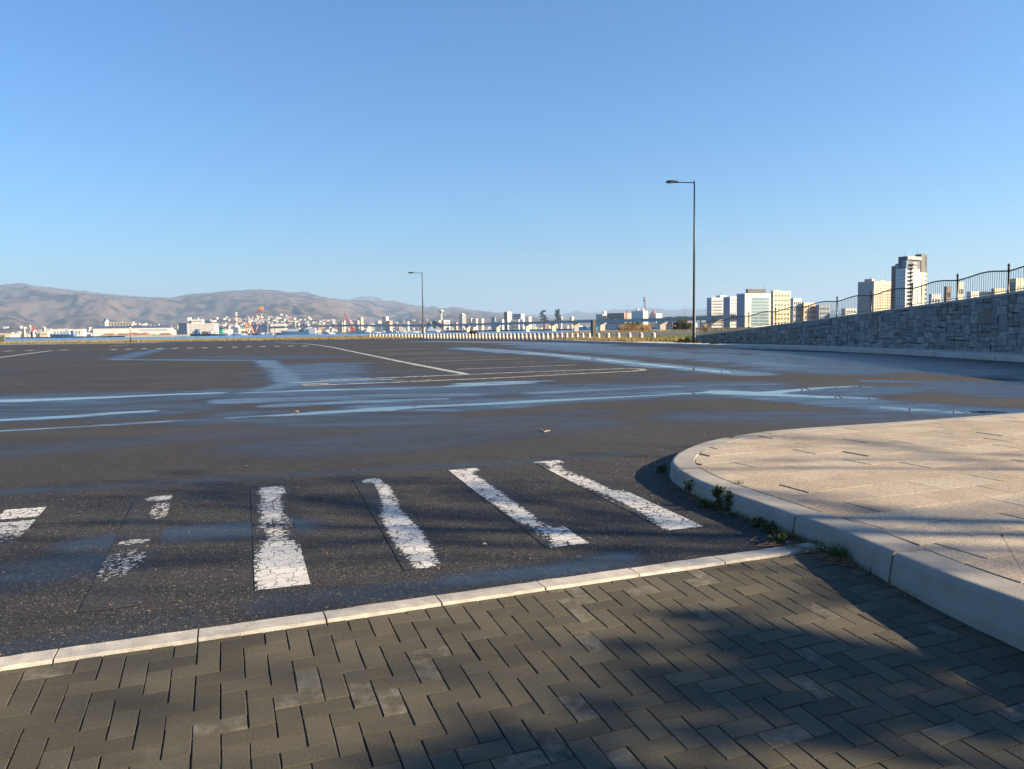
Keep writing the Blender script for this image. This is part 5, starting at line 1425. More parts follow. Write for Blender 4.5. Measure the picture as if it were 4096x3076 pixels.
# white warehouse
Yw = shoreY(540) + 70
t, P, zt = building('long white warehouse with dark blue roof behind the brown wood chip heaps', 372, 686, 694, 1312, Yw, 'white', -16, depth=60)
C, L, R, Bk = P; zr = topz(540, 1302.5, C)
i0, i1, i2, i3 = [np.array(p) for p in (C, R, Bk, L)]
mb = MB(); k1 = lambda a, b, f: a + (b - a) * f
mb.add([(*i0, zt + .3), (*i1, zt + .3), (*i2, zt + .3), (*i3, zt + .3), (*k1(k1(i0, i1, .5), k1(i3, i2, .5), .04), zr), (*k1(k1(i3, i2, .5), k1(i0, i1, .5), .02), zr)], [(0, 1, 4), (2, 3, 5), (0, 4, 5, 3), (1, 2, 5, 4)]); mb.build('roof', BM['blueroof'], t, world=True)
d_ = (C - L); face_windows(t, L + d_ * .56, L + d_ * .965, topz(600, 1323.5, C), topz(600, 1317.5, C), 1, 8, .88, .95, BM['bluegrey'])
face_windows(t, L + d_ * .12, L + d_ * .33, topz(600, 1322, C), topz(600, 1316, C), 1, 7, .4, .75, BM['lgrey'])
Q = plan(569, 585, 589, Yw + 25, rad(-16)); block(t, 'roof_box', Q, zt, topz(580, 1295, Q[0]), BM['white'])
for px_ in (487, 506): mast(t, px_, 1330, 1307, Yw - 2, .55, BM['lgrey'], 'pipe')
building('shaded grey concrete block left of the white stepped hotel', 713, 748, 752, 1293, shoreY(720) + 160, 'bluegrey', 14, left=(4, 3, .6, .45))
building('narrow cream tower left of the shaded grey block', 705, 711, 714, 1300, shoreY(720) + 200, 'cream', 30)
Yh = shoreY(810) + 150
t, P, zt = building('large white stepped harbour hotel with tower and rows of windows on the left shore', 750, 862, 874, 1294, Yh, 'white', -14, left=(5, 15, .42, .42, .06), right=(5, 2, .4, .4), depth=40)
C, L, R, Bk = P
Q = plan(751, 764, 768, Yh + 6, rad(-14)); block(t, 'tower', Q, zt, topz(760, 1269, Q[0]), BM['white'])
Q = plan(768, 813, 818, Yh + 6, rad(-14)); block(t, 'upper_floor', Q, zt, topz(800, 1278, Q[0]), BM['white']); face_windows(t, Q[1], Q[0], zt + 1, zt + 7, 1, 9, .5, .5)
Q = plan(793, 796, 798, Yh + 12, rad(-14)); block(t, 'chimney', Q, zt, topz(796, 1270, Q[0]), BM['white'])
face_windows(t, L + (C - L) * .04, L + (C - L) * .26, ZF + 1, zt * .75, 4, 3, .72, .62, BM['lgrey'], 'balcony_recess')
c = at(849, 1293, Yh + 10); mb = MB(); mb.tube((c[0], c[1], zt), (c[0], c[1], zt + 3.5), .3); mb.lathe([(0.2, 3.2), (1.6, 4.0), (2.0, 5.2), (0.1, 4.2)], (c[0], c[1], zt), 12); mb.build('dish_aerial', BM['white'], t, world=True)
building('pink building between the white hotel and the red and white mast', 893, 915, 923, 1306, shoreY(900) + 200, 'pink', 25, right=(2, 2, .4, .4))
building('long grey shed with small windows right of the orange crane', 1007, 1066, 1070, 1298, shoreY(1040) + 220, 'bluegrey', 14, left=(2, 9, .3, .3, .2))
building('sunlit white box building right of the long grey shed', 1072, 1096, 1100, 1296, shoreY(1090) + 220, 'white', -12)
building('long white windowless hall behind the lantern post left of the white ship', 1082, 1140, 1145, 1295, shoreY(1110) + 220, 'white', -10)
building('low green shed on the quay behind the marina boats', 876, 900, 904, 1313, shoreY(880) + 120, 'green', 16)
building('long white flat shed on the quay behind the green barge machine', 888, 912, 932, 1318, shoreY(910) + 60, 'white', -12)
building('tan tall block behind the red lattice crane', 1434, 1445, 1454, 1272, shoreY(1440) + 200, 'beige', 30, right=(5, 2, .5, .4))
building('small tan house right of the red lattice crane', 1420, 1432, 1438, 1283, shoreY(1430) + 180, 'beige', 30)
building('grey and white block in the busy harbour right of the red crane', 1530, 1545, 1556, 1268, shoreY(1540) + 260, 'lgrey', 30, left=(6, 2, .5, .4), right=(6, 2, .5, .4))
building('pink fronted block in the busy harbour', 1540, 1560, 1570, 1284, shoreY(1550) + 180, 'pink', 30, left=(4, 3, .5, .4))
building('white block low in the busy harbour right of the pink one', 1500, 1515, 1526, 1285, shoreY(1510) + 200, 'white', 30)
building('small white gable house left of the second lamp post across the water', 1624, 1632, 1638, 1287, shoreY(1630) + 220, 'white', 30)
building('wide cream building behind the mast of the white ship', 1170, 1195, 1200, 1295, shoreY(1180) + 260, 'cream', 20)
building('small cream block on the skyline between ship and red crane', 1368, 1378, 1382, 1284, shoreY(1370) + 300, 'cream', 25)
building('low tan block left of the red crane behind the bridge', 1350, 1370, 1373, 1290, shoreY(1360) + 260, 'beige', 20, left=(2, 5, .5, .4))
building('green walled market hall under the bridge, right of the concrete pier', 2464, 2515, 2520, 1293, shoreY(2490) + 10, 'green', 12, left=(1, 9, .35, .35))
building('red roofed waterside hall under the bridge beside the first pier', 2386, 2465, 2470, 1296, shoreY(2430) + 6, 'lgrey', 12, roof='red', left=(2, 10, .5, .4))
building('white waterside house under the bridge left of the second pier', 2620, 2640, 2646, 1290, shoreY(2600) - 40, 'white', 16, left=(3, 4, .5, .4))
building('cream cottage under the bridge behind the reeds', 2548, 2580, 2590, 1294, shoreY(2560) + 4, 'cream', 16, left=(2, 6, .5, .4))
for a, b, c, y, lb in ((1708, 1722, 1730, 1292, 'dark steep roofed boat hall left of the white ship mast'), (1728, 1744, 1768, 1290, 'dark gabled hall with white gable end under the control tower')):
    building(lb, a, b, c, y, shoreY(1730) + 130, 'dark', 35)
for a, b, c, y, lb in ((1852, 1858, 1878, 1312, 'boat shed with a sunlit end wall under the bridge'), (1880, 1894, 1912, 1310, 'wide sunlit tan boat shed under the bridge')):
    building(lb, a, b, c, y, shoreY(1870) + 25, 'beige', 35)
# ------------------------------------------------------------------ bridge over the harbour
M_deck = plain('bridge_steel', (0.30, 0.35, 0.36), 0.6, 0.06, 0.1)
M_pier = plain('bridge_concrete', (0.52, 0.44, 0.34), 0.85, 0.1, 0.2)
BR = [(1080, 1308, 1180), (1350, 1300, 1170), (1680, 1299.5, 1150), (1879, 1296.5, 1080), (2078, 1290, 980), (2250, 1285, 880), (2350, 1281.5, 800), (2560, 1277.5, 690), (2700, 1273, 620), (2773, 1270.5, 590), (2870, 1265, 560), (2960, 1259, 545)]
bp3 = np.array([at(a, b, c) for a, b, c in BR])
tq = np.linspace(0, len(BR) - 1, 90)
bl = np.stack([np.interp(tq, range(len(BR)), bp3[:, k]) for k in range(3)], 1)
for _ in range(6): bl[1:-1] = (bl[:-2] + 2 * bl[1:-1] + bl[2:]) / 4
bridge = thing('harbour_bridge', 'long low grey road bridge on concrete piers crossing the harbour behind the bollards', 'bridge', tuple(bl[45]))
def loft(name, sec, mat, pts=bl):
    m = len(sec); vv = []
    for i, p in enumerate(pts):
        d = pts[min(i + 1, len(pts) - 1)] - pts[max(i - 1, 0)]; d = d[:2] / np.linalg.norm(d[:2]); s = np.array([d[1], -d[0]])   # towards the viewer
        for o_, z in sec: vv.append((p[0] + s[0] * o_, p[1] + s[1] * o_, p[2] + z))
    n = len(pts) - 1
    mb = MB(); mb.add(vv, [(m * i + c, m * i + m + c, m * i + m + (c + 1) % m, m * i + (c + 1) % m) for i in range(n) for c in range(m)] + [tuple(range(m)), tuple(m * n + c for c in range(m - 1, -1, -1))])
    return mb.build(name, mat, bridge, world=True)
loft('deck', [(5, -0.6), (5, 0.0), (-5, 0.0), (-5, -0.6)], M_deck)
loft('girder', [(3.6, -2.4), (3.6, -0.6), (-3.6, -0.6), (-3.6, -2.4)], M_deck)
M_rail = plain('bridge_rail', (0.10, 0.11, 0.12), 0.6, 0.05, 0.2)
loft('top_rail', [(4.9, 1.0), (4.9, 1.2), (4.75, 1.2), (4.75, 1.0)], M_rail)
loft('kerb_rail', [(4.95, 0.0), (4.95, 0.45), (4.8, 0.45), (4.8, 0.0)], M_rail)
mb = MB()
for i in range(0, 89):
    for f in (0, .25, .5, .75):
        p = bl[i] + (bl[i + 1] - bl[i]) * f; d = bl[i + 1] - bl[i]; d = d[:2] / np.linalg.norm(d[:2]); s = np.array([d[1], -d[0]])
        mb.box((p[0] + s[0] * 4.85, p[1] + s[1] * 4.85, p[2] + .6), (.14, .14, 1.1), math.atan2(d[1], d[0]))
tag(mb.build('rail_posts', M_rail, bridge, world=True), kind='stuff')
for px_ in (1225, 1420, 1560, 1690, 1866, 1990, 2110, 2218, 2300, 2419, 2652, 2850):
    k = int(np.argmin([abs(to_px(p)[0] - px_) for p in bl])); p = bl[k]; d = bl[min(k + 1, 89)] - bl[k - 1]; a = math.atan2(d[1], d[0])
    zt = p[2] - 2.4
    mb = MB(); mb.add([(x, y, z) for z, w, dd in ((-2.2, 1.5, 2.6), (zt - 3.0 - 0, 1.5, 2.6), (zt - .9, 1.7, 4.0), (zt, 1.7, 4.0)) for x, y in ((-w, -dd), (w, -dd), (w, dd), (-w, dd))],
                      [(4 * i + c, 4 * i + (c + 1) % 4, 4 * i + 4 + (c + 1) % 4, 4 * i + 4 + c) for i in range(3) for c in range(4)] + [(12, 13, 14, 15)])
    o = mb.build('pier', M_pier, bridge); o.location = (p[0] - bridge.location[0], p[1] - bridge.location[1], -bridge.location[2]); o.rotation_euler = (0, 0, a)
for px_ in (2376, 2637, 2740, 2420, 1879, 1310, 1226, 1450, 2130):
    k = int(np.argmin([abs(to_px(p)[0] - px_) for p in bl])); p = bl[k]
    mb = MB(); mb.tube((p[0], p[1], p[2]), (p[0], p[1], p[2] + 9), .12, .07, 6); mb.tube((p[0], p[1], p[2] + 9), (p[0] + 2, p[1] - .5, p[2] + 9.2), .07, n=5); mb.build('light_pole', M_rail, bridge, world=True)
# covered stair down from the bridge
a, b = at(1731, 1293, 1140), at(1766, 1308, 1110)
t = thing('bridge_stair', 'dark covered stairway sloping down from the bridge behind the white ship', 'stairway', (a[0], a[1], ZF))
mb = MB(); d = b - a; mb.add([tuple(a + np.array([0, s_, z])) for s_ in (-2, 2) for z in (0, 5)] + [tuple(b + np.array([0, s_, z])) for s_ in (-2, 2) for z in (-2, 4)], [(0, 1, 5, 4), (2, 6, 7, 3), (1, 3, 7, 5), (0, 4, 6, 2), (0, 2, 3, 1), (4, 5, 7, 6)]); mb.build('covered_flight', BM['dark'], t, world=True)
mb = MB(); mb.tube(tuple(a + np.array([0, -2.2, 5.3])), tuple(b + np.array([0, -2.2, 4.3])), .25, n=5); mb.build('handrail', BM['lgrey'], t, world=True)

# ------------------------------------------------------------------ masts, towers, cranes
M_red = plain('red_paint', (0.55, 0.055, 0.03), 0.5, 0.06, 0.3)
M_orange = plain('orange_paint', (0.75, 0.26, 0.06), 0.5, 0.06, 0.3)
M_steel = plain('galvanised_steel', (0.30, 0.31, 0.32), 0.5, 0.06, 0.3)
def lattice(name, root, p0, p1, w0, w1, mats, n=8, r=.22):
    """four legged lattice mast; mats repeats along its length"""
    p0, p1 = Vector(p0), Vector(p1); q = (p1 - p0).to_track_quat('Z', 'Y')
    def c(u, k):
        w = w0 + (w1 - w0) * u; s = ((-1, -1), (1, -1), (1, 1), (-1, 1))[k % 4]
        return p0 + (p1 - p0) * u + q @ Vector((s[0] * w / 2, s[1] * w / 2, 0))
    bands = [MB() for _ in mats]
    for i in range(n):
        u0, u1 = i / n, (i + 1) / n; mb = bands[int(i * len(mats) / n)]
        for k in range(4):
            mb.tube(c(u0, k), c(u1, k), r, n=4, cap=False); mb.tube(c(u0, k), c(u1, k + 1), r * .7, n=4, cap=False); mb.tube(c(u0, k + 1), c(u1, k), r * .7, n=4, cap=False); mb.tube(c(u1, k), c(u1, k + 1), r * .7, n=4, cap=False)
    for mb, m in zip(bands, mats): mb.build(name, m, root, world=True)
# red and white communications tower with round decks
Y = shoreY(945) + 260; b = at(945, 1314, Y)
t = thing('communications_tower', 'red and white banded communications tower on a white domed building', 'tower', (b[0], b[1], ZF))
def zz(y): return at(945, y, Y)[2]
mb = MB(); P = plan(924, 955, 958, Y, rad(15)); mb.prism([tuple(p) for p in (P[0], P[1], P[3], P[2])][::-1], ZF, zz(1309)); mb.build('base_building', BM['white'], t, world=True)
mb = MB(); mb.lathe([(6, zz(1309)), (5.2, zz(1304)), (3.6, zz(1301)), (3.2, zz(1300))], (b[0], b[1], 0), 16); mb.build('dome', BM['white'], t, world=True)
yy = [1300, 1291, 1282, 1273, 1262, 1255]
for k in range(5):
    mb = MB(); mb.tube((b[0], b[1], zz(yy[k])), (b[0], b[1], zz(yy[k + 1])), 2.1, n=10); mb.build('shaft_band', [BM['white'], M_red, BM['white'], M_red, BM['white']][k], t, world=True)
for y in (1273, 1258, 1252):
    mb = MB(); mb.lathe([(3.0, zz(y)), (3.2, zz(y) + 1.0), (2.0, zz(y) + 1.1)], (b[0], b[1], 0), 14); mb.build('deck_ring', BM['white'], t, world=True)
mast(t, 945, 1256, 1249, Y, .5, BM['white'], 'top_mast')
t = thing('radio_mast', 'thin red and white radio mast standing right of the white stepped hotel', 'mast', (*at(915, 1316, shoreY(915) + 210)[:2], ZF))
for k in range(5): mast(t, 915, 1316 - 10 * k, 1306 - 10 * k, shoreY(915) + 210, .25, [BM['white'], M_red][k % 2], 'mast_band')
# lattice mast with head platform, power pylon
Y = 1215; b = at(2579, 1316, Y); z0, z1 = at(2579, 1244, Y)[2], at(2579, 1189, Y)[2]
t = thing('lattice_tower', 'tall grey lattice radio mast with two platforms beside the cream apartment block', 'tower', (b[0], b[1], ZF))
lattice('lattice', t, (b[0], b[1], ZF), (b[0], b[1], z1 - 2), 4.2, 2.6, [M_steel], 22, .16)
for z, r in ((z1 - 1.0, 2.6), (z1 - 4.0, 2.4), (z1 - 6.0, 2.9)): mb = MB(); mb.lathe([(r * .7, z), (r, z + .3), (r, z + 1.3)], (b[0], b[1], 0), 10); mb.build('platform', M_steel, t, world=True)
Y = 1235; b = at(2507, 1316, Y); z1 = at(2507, 1223, Y)[2]
t = thing('power_pylon', 'grey T shaped pylon rising above the brown brick building', 'pylon', (b[0], b[1], ZF))
lattice('lattice', t, (b[0], b[1], ZF), (b[0], b[1], z1 - 6), 2.6, 1.6, [M_steel], 20, .13)
for s_ in (-1, 1): mb = MB(); mb.tube((b[0], b[1], z1 - 7), (b[0] + s_ * 5.2, b[1], z1), .2, n=4); mb.tube((b[0], b[1], z1 - .2), (b[0] + s_ * 5.2, b[1], z1 - .2), .2, n=4); mb.tube((b[0] + s_ * 5, b[1], z1 - .2), (b[0] + s_ * 5, b[1], z1 - 1.8), .3, n=4); mb.build('cross_arm', M_steel, t, world=True)
# control tower
Y = 1520; b = at(1766, 1318, Y); g = lambda y: at(1766, y, Y)[2]
t = thing('control_tower', 'white observation tower with wide hexagonal head on a slim stem before the hills', 'tower', (b[0], b[1], ZF))
mb = MB(); mb.lathe([(1.9, ZF), (1.8, g(1254)), (2.9, g(1251.5))], (b[0], b[1], 0), 6); mb.build('stem', BM['white'], t, world=True)
mb = MB(); mb.lathe([(2.9, g(1251.5)), (5.4, g(1247)), (5.6, g(1245.5))], (b[0], b[1], 0), 6); mb.build('head_underside', BM['lgrey'], t, world=True)
mb = MB(); mb.lathe([(5.4, g(1245.5)), (5.4, g(1243.5))], (b[0], b[1], 0), 6); mb.build('head_glazing', BM['glassblue'], t, world=True)
mb = MB(); mb.lathe([(5.7, g(1243.5)), (5.6, g(1242.6)), (2.4, g(1242))], (b[0], b[1], 0), 6); mb.build('head_roof', BM['white'], t, world=True)
mb = MB(); mb.lathe([(2.4, g(1242)), (2.4, g(1239.3))], (b[0], b[1], 0), 8); mb.build('top_cabin', BM['white'], t, world=True)
b2 = at(1780, 1318, 1530); t = thing('water_tower', 'small grey tank on a thin mast right of the white control tower', 'tower', (b2[0], b2[1], ZF))
mast(t, 1780, 1316, 1258, 1530, .25, M_steel, 'leg'); mb = MB(); z = at(1780, 1257, 1530)[2]; mb.lathe([(.3, z - 2), (1.6, z - 1.2), (1.8, z + .8), (.2, z + 1.8)], (b2[0], b2[1], 0), 10); mb.build('tank', M_steel, t, world=True)
# floating crane: red and white sheer legs with an orange head
Y = shoreY(1010) - 12
t = thing('floating_crane', 'tall floating crane with red and white legs and bright orange head', 'crane', (*at(1005, 1336, Y)[:2], ZS))
A0, A1 = at(989, 1333, Y), at(1037, 1240, Y - 8); B0_, B1_ = at(1021, 1330, Y), at(1051, 1240, Y - 8)
for a, b in ((A0, A1), (B0_, B1_)):
    for k in range(7):
        p, q = a + (b - a) * k / 7, a + (b - a) * (k + 1) / 7; mb = MB(); mb.tube(tuple(p), tuple(q), .85, .8, 8); mb.build('leg_section', [M_red, BM['white']][k % 2], t, world=True)
c = (A1 + B1_) / 2; mb = MB(); mb.box((c[0], c[1], at(1044, 1233, Y)[2]), (6.0, 3.5, 4.2), .1); mb.box((c[0] + .6, c[1], at(1044, 1229, Y)[2]), (3.5, 3, 1.5), .1); mb.build('crane_head', M_orange, t, world=True)
p, q = A0 + (A1 - A0) * .53, B0_ + (B1_ - B0_) * .47; mb = MB(); c = (p + q) / 2; mb.box(tuple(c), (np.linalg.norm(q - p), 1.6, 2.2)); mb.build('cross_beam', BM['white'], t, world=True)
mb = MB(); mb.tube(tuple(A1), tuple(at(992, 1290, Y)), .12, n=4); mb.build('stay_cable', M_steel, t, world=True)
mb = MB(); mb.path([tuple(at(983, 1313, Y + 4)), tuple(at(986, 1291, Y + 4)), tuple(at(996, 1290, Y + 4)), tuple(at(1014, 1331, Y + 4))], 1.1, 6); mb.tube(tuple(at(987, 1309, Y + 4)), tuple(at(1005, 1309, Y + 4)), .9, n=6); mb.tube(tuple(at(989, 1332, Y + 4)), tuple(at(985, 1308, Y + 4)), 1.0, n=6); mb.build('back_frame', M_orange, t, world=True)
M_hull = plain('dark_hull', (0.018, 0.022, 0.040), 0.5, 0.1, 0.2)
P = plan(925, 1128, 1136, Y - 6, rad(10), 16); mb = MB(); mb.prism([tuple(p) for p in (P[0], P[1], P[3], P[2])][::-1], ZS - .6, 1.1); mb.build('pontoon', M_hull, t, world=True)
# red lattice jib crane
Y = shoreY(1400) + 30
t = thing('jib_crane', 'dark red lattice crane leaning left over the busy harbour', 'crane', (*at(1409, 1320, Y)[:2], ZF))
lattice('jib', t, tuple(at(1410, 1312, Y)), tuple(at(1377, 1252, Y)), 2.2, 1.2, [plain('dark_red_paint', (0.30, 0.05, 0.06), 0.6, 0.05, 0.3)], 16, .30)
mb = MB(); c = at(1411, 1316, Y); mb.box(tuple(c), (6, 4, 4)); mb.build('cab', M_red, t, world=True)
mb = MB(); c = at(1411, 1326, Y); mb.box((c[0], c[1], (c[2] + ZF) / 2 + .5), (8, 5, max(2, c[2]))); mb.build('undercarriage', M_hull, t, world=True)
# crane pair at the far left
Y = shoreY(125) + 60
for a, b, m, lb in (((119, 1300), (128, 1326), BM['cream'], 'pale yellow crane jib leaning left above the left shore sheds'), ((139, 1304), (130, 1326), M_red, 'small red crane jib leaning right beside the pale yellow one')):
    t = thing('harbour_crane', lb, 'crane', (*at(b[0], 1330, Y)[:2], ZF)); lattice('jib', t, tuple(at(b[0], b[1], Y)), tuple(at(a[0], a[1], Y)), 1.8, 1.0, [m], 8, .35)
    c = at(b[0], b[1], Y); mb = MB(); mb.box((c[0], c[1], c[2] / 2), (4, 4, c[2])); mb.build('cab', BM['lgrey'], t, world=True)

# ------------------------------------------------------------------ quay with fenders, wood chip heaps
M_quay = plain('quay_concrete', (0.62, 0.53, 0.40), 0.85, 0.1, 0.3)
Yq = 0
t = thing('quay', 'pale concrete quay wall with a row of dark fenders below the wood chip heaps', 'quay', (*at(580, 1346, shoreY(580))[:2], ZS))
q0, q1 = at(385, 1349, shoreY(385) - 3), at(757, 1345, shoreY(757) - 3)
d = q1[:2] - q0[:2]; L = np.linalg.norm(d); ang = math.atan2(d[1], d[0])
c = (q0 + q1) / 2; mb = MB(); mb.box((c[0], c[1] + 4, (ZS + 0.9) / 2), (L, 9, 0.9 - ZS), ang); mb.build('quay_wall', M_quay, t, world=True)
for k in range(17):
    p = q0[:2] + d * (.06 + .055 * k); n_ = np.array([d[1], -d[0]]) / L; mb = MB(); mb.tube((p[0] + n_[0] * .2, p[1] + n_[1] * .2 , -.45), (p[0] + n_[0] * 1.1, p[1] + n_[1] * 1.1, -.45), .75, n=8); mb.build('fender', M_black, t, world=True)
M_chip = plain('wood_chip', (0.30, 0.125, 0.06), 0.95, 0.25, 0.3)
M_chipg = plain('green_tarpaulin', (0.20, 0.33, 0.15), 0.7, 0.1, 0.3)
def heap(label, x0, x1, ytop, Y, mat, seed, name='wood_chip_heap', cat='heap'):
    a, b = at(x0, 1343, Y), at(x1, 1343, Y); L = b[0] - a[0]; H = at((x0 + x1) / 2, ytop, Y)[2] - .9
    nx, ny = max(16, int(L / 2.5)), 9; u, v = np.meshgrid(np.linspace(0, 1, nx), np.linspace(-1, 1, ny))
    e = np.minimum(1, np.minimum(u, 1 - u) * L / (H * 1.5)); prof = e * (1 - np.abs(v) ** 1.3)
    z = .85 + H * prof * (.72 + .55 * (vnoise(u * L / 9, v * 1.5 + 3, seed))); z = np.minimum(z, .85 + H * 1.1)
    X = a[0] + u * L; Yy = Y + v * H * 2.2 + (b[1] - a[1]) * u
    ii = np.arange(nx * ny).reshape(ny, nx); q = np.stack([ii[:-1, :-1], ii[:-1, 1:], ii[1:, 1:], ii[1:, :-1]], -1).reshape(-1, 4)
    o = link(name, np_mesh(name, np.stack([X, Yy, z], -1).reshape(-1, 3), q, mat)); tag(o, label, cat, 'heaps on the quay'); return o
Y = shoreY(500) + 26
heap('dark left end heap of brown wood chips on the quay', 404, 470, 1332, Y + 2, M_chip, 1); heap('long central heap of brown wood chips on the quay', 462, 606, 1331, Y + 12, M_chip, 2)
heap('small brown wood chip heap left of the central heap lantern post', 498, 532, 1334, Y - 4, M_chip, 5)
heap('green covered heap between the two brown heaps', 604, 632, 1331, shoreY(620) + 24, M_chipg, 3); heap('right end brown wood chip heap on the quay, beside the green one', 633, 692, 1332, shoreY(660) + 24, M_chip, 4)
# breakwater
a, b = at(1785, 1329, shoreY(1800) - 40), at(2290, 1322, shoreY(2290) - 40); d = b - a; c = (a + b) / 2
mb = MB(); mb.box((c[0], c[1], -0.4), (np.linalg.norm(d[:2]), 6, 2.4), math.atan2(d[1], d[0])); o = mb.build('breakwater', plain('dark_rock', (0.05, 0.05, 0.055), 0.9, 0.3, 0.3)); tag(o, 'low dark breakwater in the water behind the dense bollard row', 'breakwater')

# ------------------------------------------------------------------ ships and boats
def hull_mesh(L, W, H, sheer=.25, n=14, bow=1):
    """boat hull along x, bow at +x, bottom at z=0"""
    vv = []
    for i in range(n + 1):
        u = i / n
        w = W / 2 * (1 if u < .6 else max(0.02, 1 - ((u - .6) / .4) ** 2)) * (.88 if u < .08 else 1)
        h = H * (1 + sheer * max(0, (u - .45) / .55) ** 2 + .05 * (1 - u))
        x = -L / 2 + L * u
        vv += [(x - (L * .04 * u if u > .9 else 0), -w * .6, 0), (x + (L * .03 if u > .95 else 0), -w, h), (x + (L * .03 if u > .95 else 0), w, h), (x - (L * .04 * u if u > .9 else 0), w * .6, 0)]
    ff = [(4 * i + c, 4 * i + 4 + c, 4 * i + 4 + (c + 1) % 4, 4 * i + (c + 1) % 4) for i in range(n) for c in range(4)] + [(0, 1, 2, 3), tuple(4 * n + c for c in (3, 2, 1, 0))]
    mb = MB(); mb.add(vv, ff); return mb
M_swhite = plain('ship_white', (0.60, 0.61, 0.62), 0.45, 0.04, 0.3)
M_sblue = plain('ship_blue', (0.035, 0.16, 0.38), 0.45, 0.08, 0.2)
M_navy = plain('funnel_navy', (0.02, 0.04, 0.11), 0.45, 0.06, 0.3)
M_teal = plain('hull_teal', (0.02, 0.30, 0.36), 0.5, 0.06, 0.2)
def ship(label, x0, x1, yd, Y, hullmat, bow_left, name='ship', cat='ship', W=None, rz=None):
    a, b = at(x0, 1340, Y), at(x1, 1340, Y); L = b[0] - a[0]; W = W or L * .16
    t = thing(name, label, cat, ((a[0] + b[0]) / 2, Y, ZS), PI if bow_left else 0)
    H = at((x0 + x1) / 2, yd, Y)[2] - ZS
    hull_mesh(L, W, H).build('hull', hullmat, t); return t, L, W, H
def sbox(t, name, x, z0, l, w, h, mat, y=0):
    mb = MB(); mb.box((x, y, z0 + h / 2), (l, w, h)); return mb.build(name, mat, t)
def spole(t, name, x, z0, h, r, mat, y=0):
    mb = MB(); mb.tube((x, y, z0), (x, y, z0 + h), r, r * .6, 6); return mb.build(name, mat, t)
Y = shoreY(1190) - 14
t, L, W, H = ship('large white ship with a dark blue funnel and square white stern, moored by the bridge', 1126, 1262, 1325, Y, M_swhite, True, W=11)
k = L / 136.0                                                     # metres per photo column
X = lambda px_: -(px_ - 1194) * k                                 # bow points left
sbox(t, 'stern_house', X(1253), H * .1, 26 * k, 11.4, 9.2, M_swhite)
sbox(t, 'boat_deck', X(1182), H, 76 * k, 9, 2.6, M_swhite); sbox(t, 'wheelhouse', X(1172), H + 2.6, 34 * k, 8, 2.6, M_swhite); sbox(t, 'bridge_windows', X(1172), H + 3.5, 34.4 * k, 8.2, .9, M_navy)
sbox(t, 'after_house', X(1216), H, 34 * k, 9, 3.2, M_swhite)
sbox(t, 'funnel', X(1213), H + 3.2, 12 * k, 5, 6.4, M_navy); sbox(t, 'funnel_top', X(1215), H + 9.6, 5 * k, 2.5, 1.4, M_navy)
mb = MB(); mb.tube((X(1213), 2.6, H + 6.6), (X(1213), 2.75, H + 6.6), 1.0, n=10); mb.build('funnel_emblem', M_swhite, t)
for px_, z0, h, r in ((1144, H + .5, 13, .45), (1183, H + 5, 14, .5), (1203, H + 3, 13, .18), (1226, H + 9, 12, .45), (1236, H + 3, 9, .6)): spole(t, 'mast', X(px_), z0, h, r, M_swhite if px_ != 1226 else M_navy)
for zc in (8, 11, 14): sbox(t, 'mast_platform', X(1183), H + zc, 5 * k, 3, .8, M_swhite)
for k_ in range(12): sbox(t, 'porthole', X(1140 + 7.5 * k_), H * .55, .5, W * 1.0, .5, M_navy)
c = X(1266); sbox(t, 'stern_emblem', c - .05 * 0, 6.4, .2, 7.0, 1.0, M_navy)
Y = shoreY(240) - 14
t, L, W, H = ship('blue hulled ship with pale upper works moored on the left shore', 200, 300, 1338, Y, M_sblue, True, W=12)
sbox(t, 'deck_house', L * -.2, H, L * .3, 9, 4, M_swhite); sbox(t, 'wheelhouse', L * -.25, H + 4, L * .14, 8, 3, M_swhite); spole(t, 'mast', -L * .22, H + 7, 7, .3, M_steel); spole(t, 'mast', L * .2, H, 9, .3, M_steel); sbox(t, 'funnel', -L * .36, H, 3, 4, 6, M_navy)
Y = shoreY(1732) - 50
t, L, W, H = ship('white patrol boat with a tall mast, left of the dark breakwater', 1700, 1762, 1323, Y, M_swhite, False, W=7)
sbox(t, 'deck_house', -L * .05, H, L * .55, 5.5, 3.6, M_swhite); sbox(t, 'wheelhouse', -L * .12, H + 3.6, L * .24, 5, 2.6, M_swhite); spole(t, 'mast', -L * .1, H + 6, 9, .45, M_swhite); sbox(t, 'radar_platform', -L * .1, H + 10, 2.2, 2, .5, M_swhite); sbox(t, 'deck_hut', L * .29, H, 3.4, 4, 4.4, BM['beige'])
mb = MB(); mb.path([(-L * .42, -2, H), (-L * .42, -2, H + 4), (-L * .42, 2, H + 4), (-L * .42, 2, H)], .25, 5); mb.build('stern_gantry', M_swhite, t)
Y = shoreY(1425) - 30
t, L, W, H = ship('long white boat in front of the red lattice crane', 1390, 1478, 1330, Y, M_swhite, True, W=8)
sbox(t, 'deck_house', -L * .1, H, L * .4, 6, 3.4, M_swhite); sbox(t, 'wheelhouse', L * .02, H + 3.4, L * .14, 5, 2.6, M_swhite); spole(t, 'mast', 0, H + 6, 7, .3, M_swhite)
Y = shoreY(830) - 16
t, L, W, H = ship('dark barge with blue cabin in front of the white stepped hotel', 760, 862, 1336, Y, M_hull, True, 'barge', 'barge', W=12)
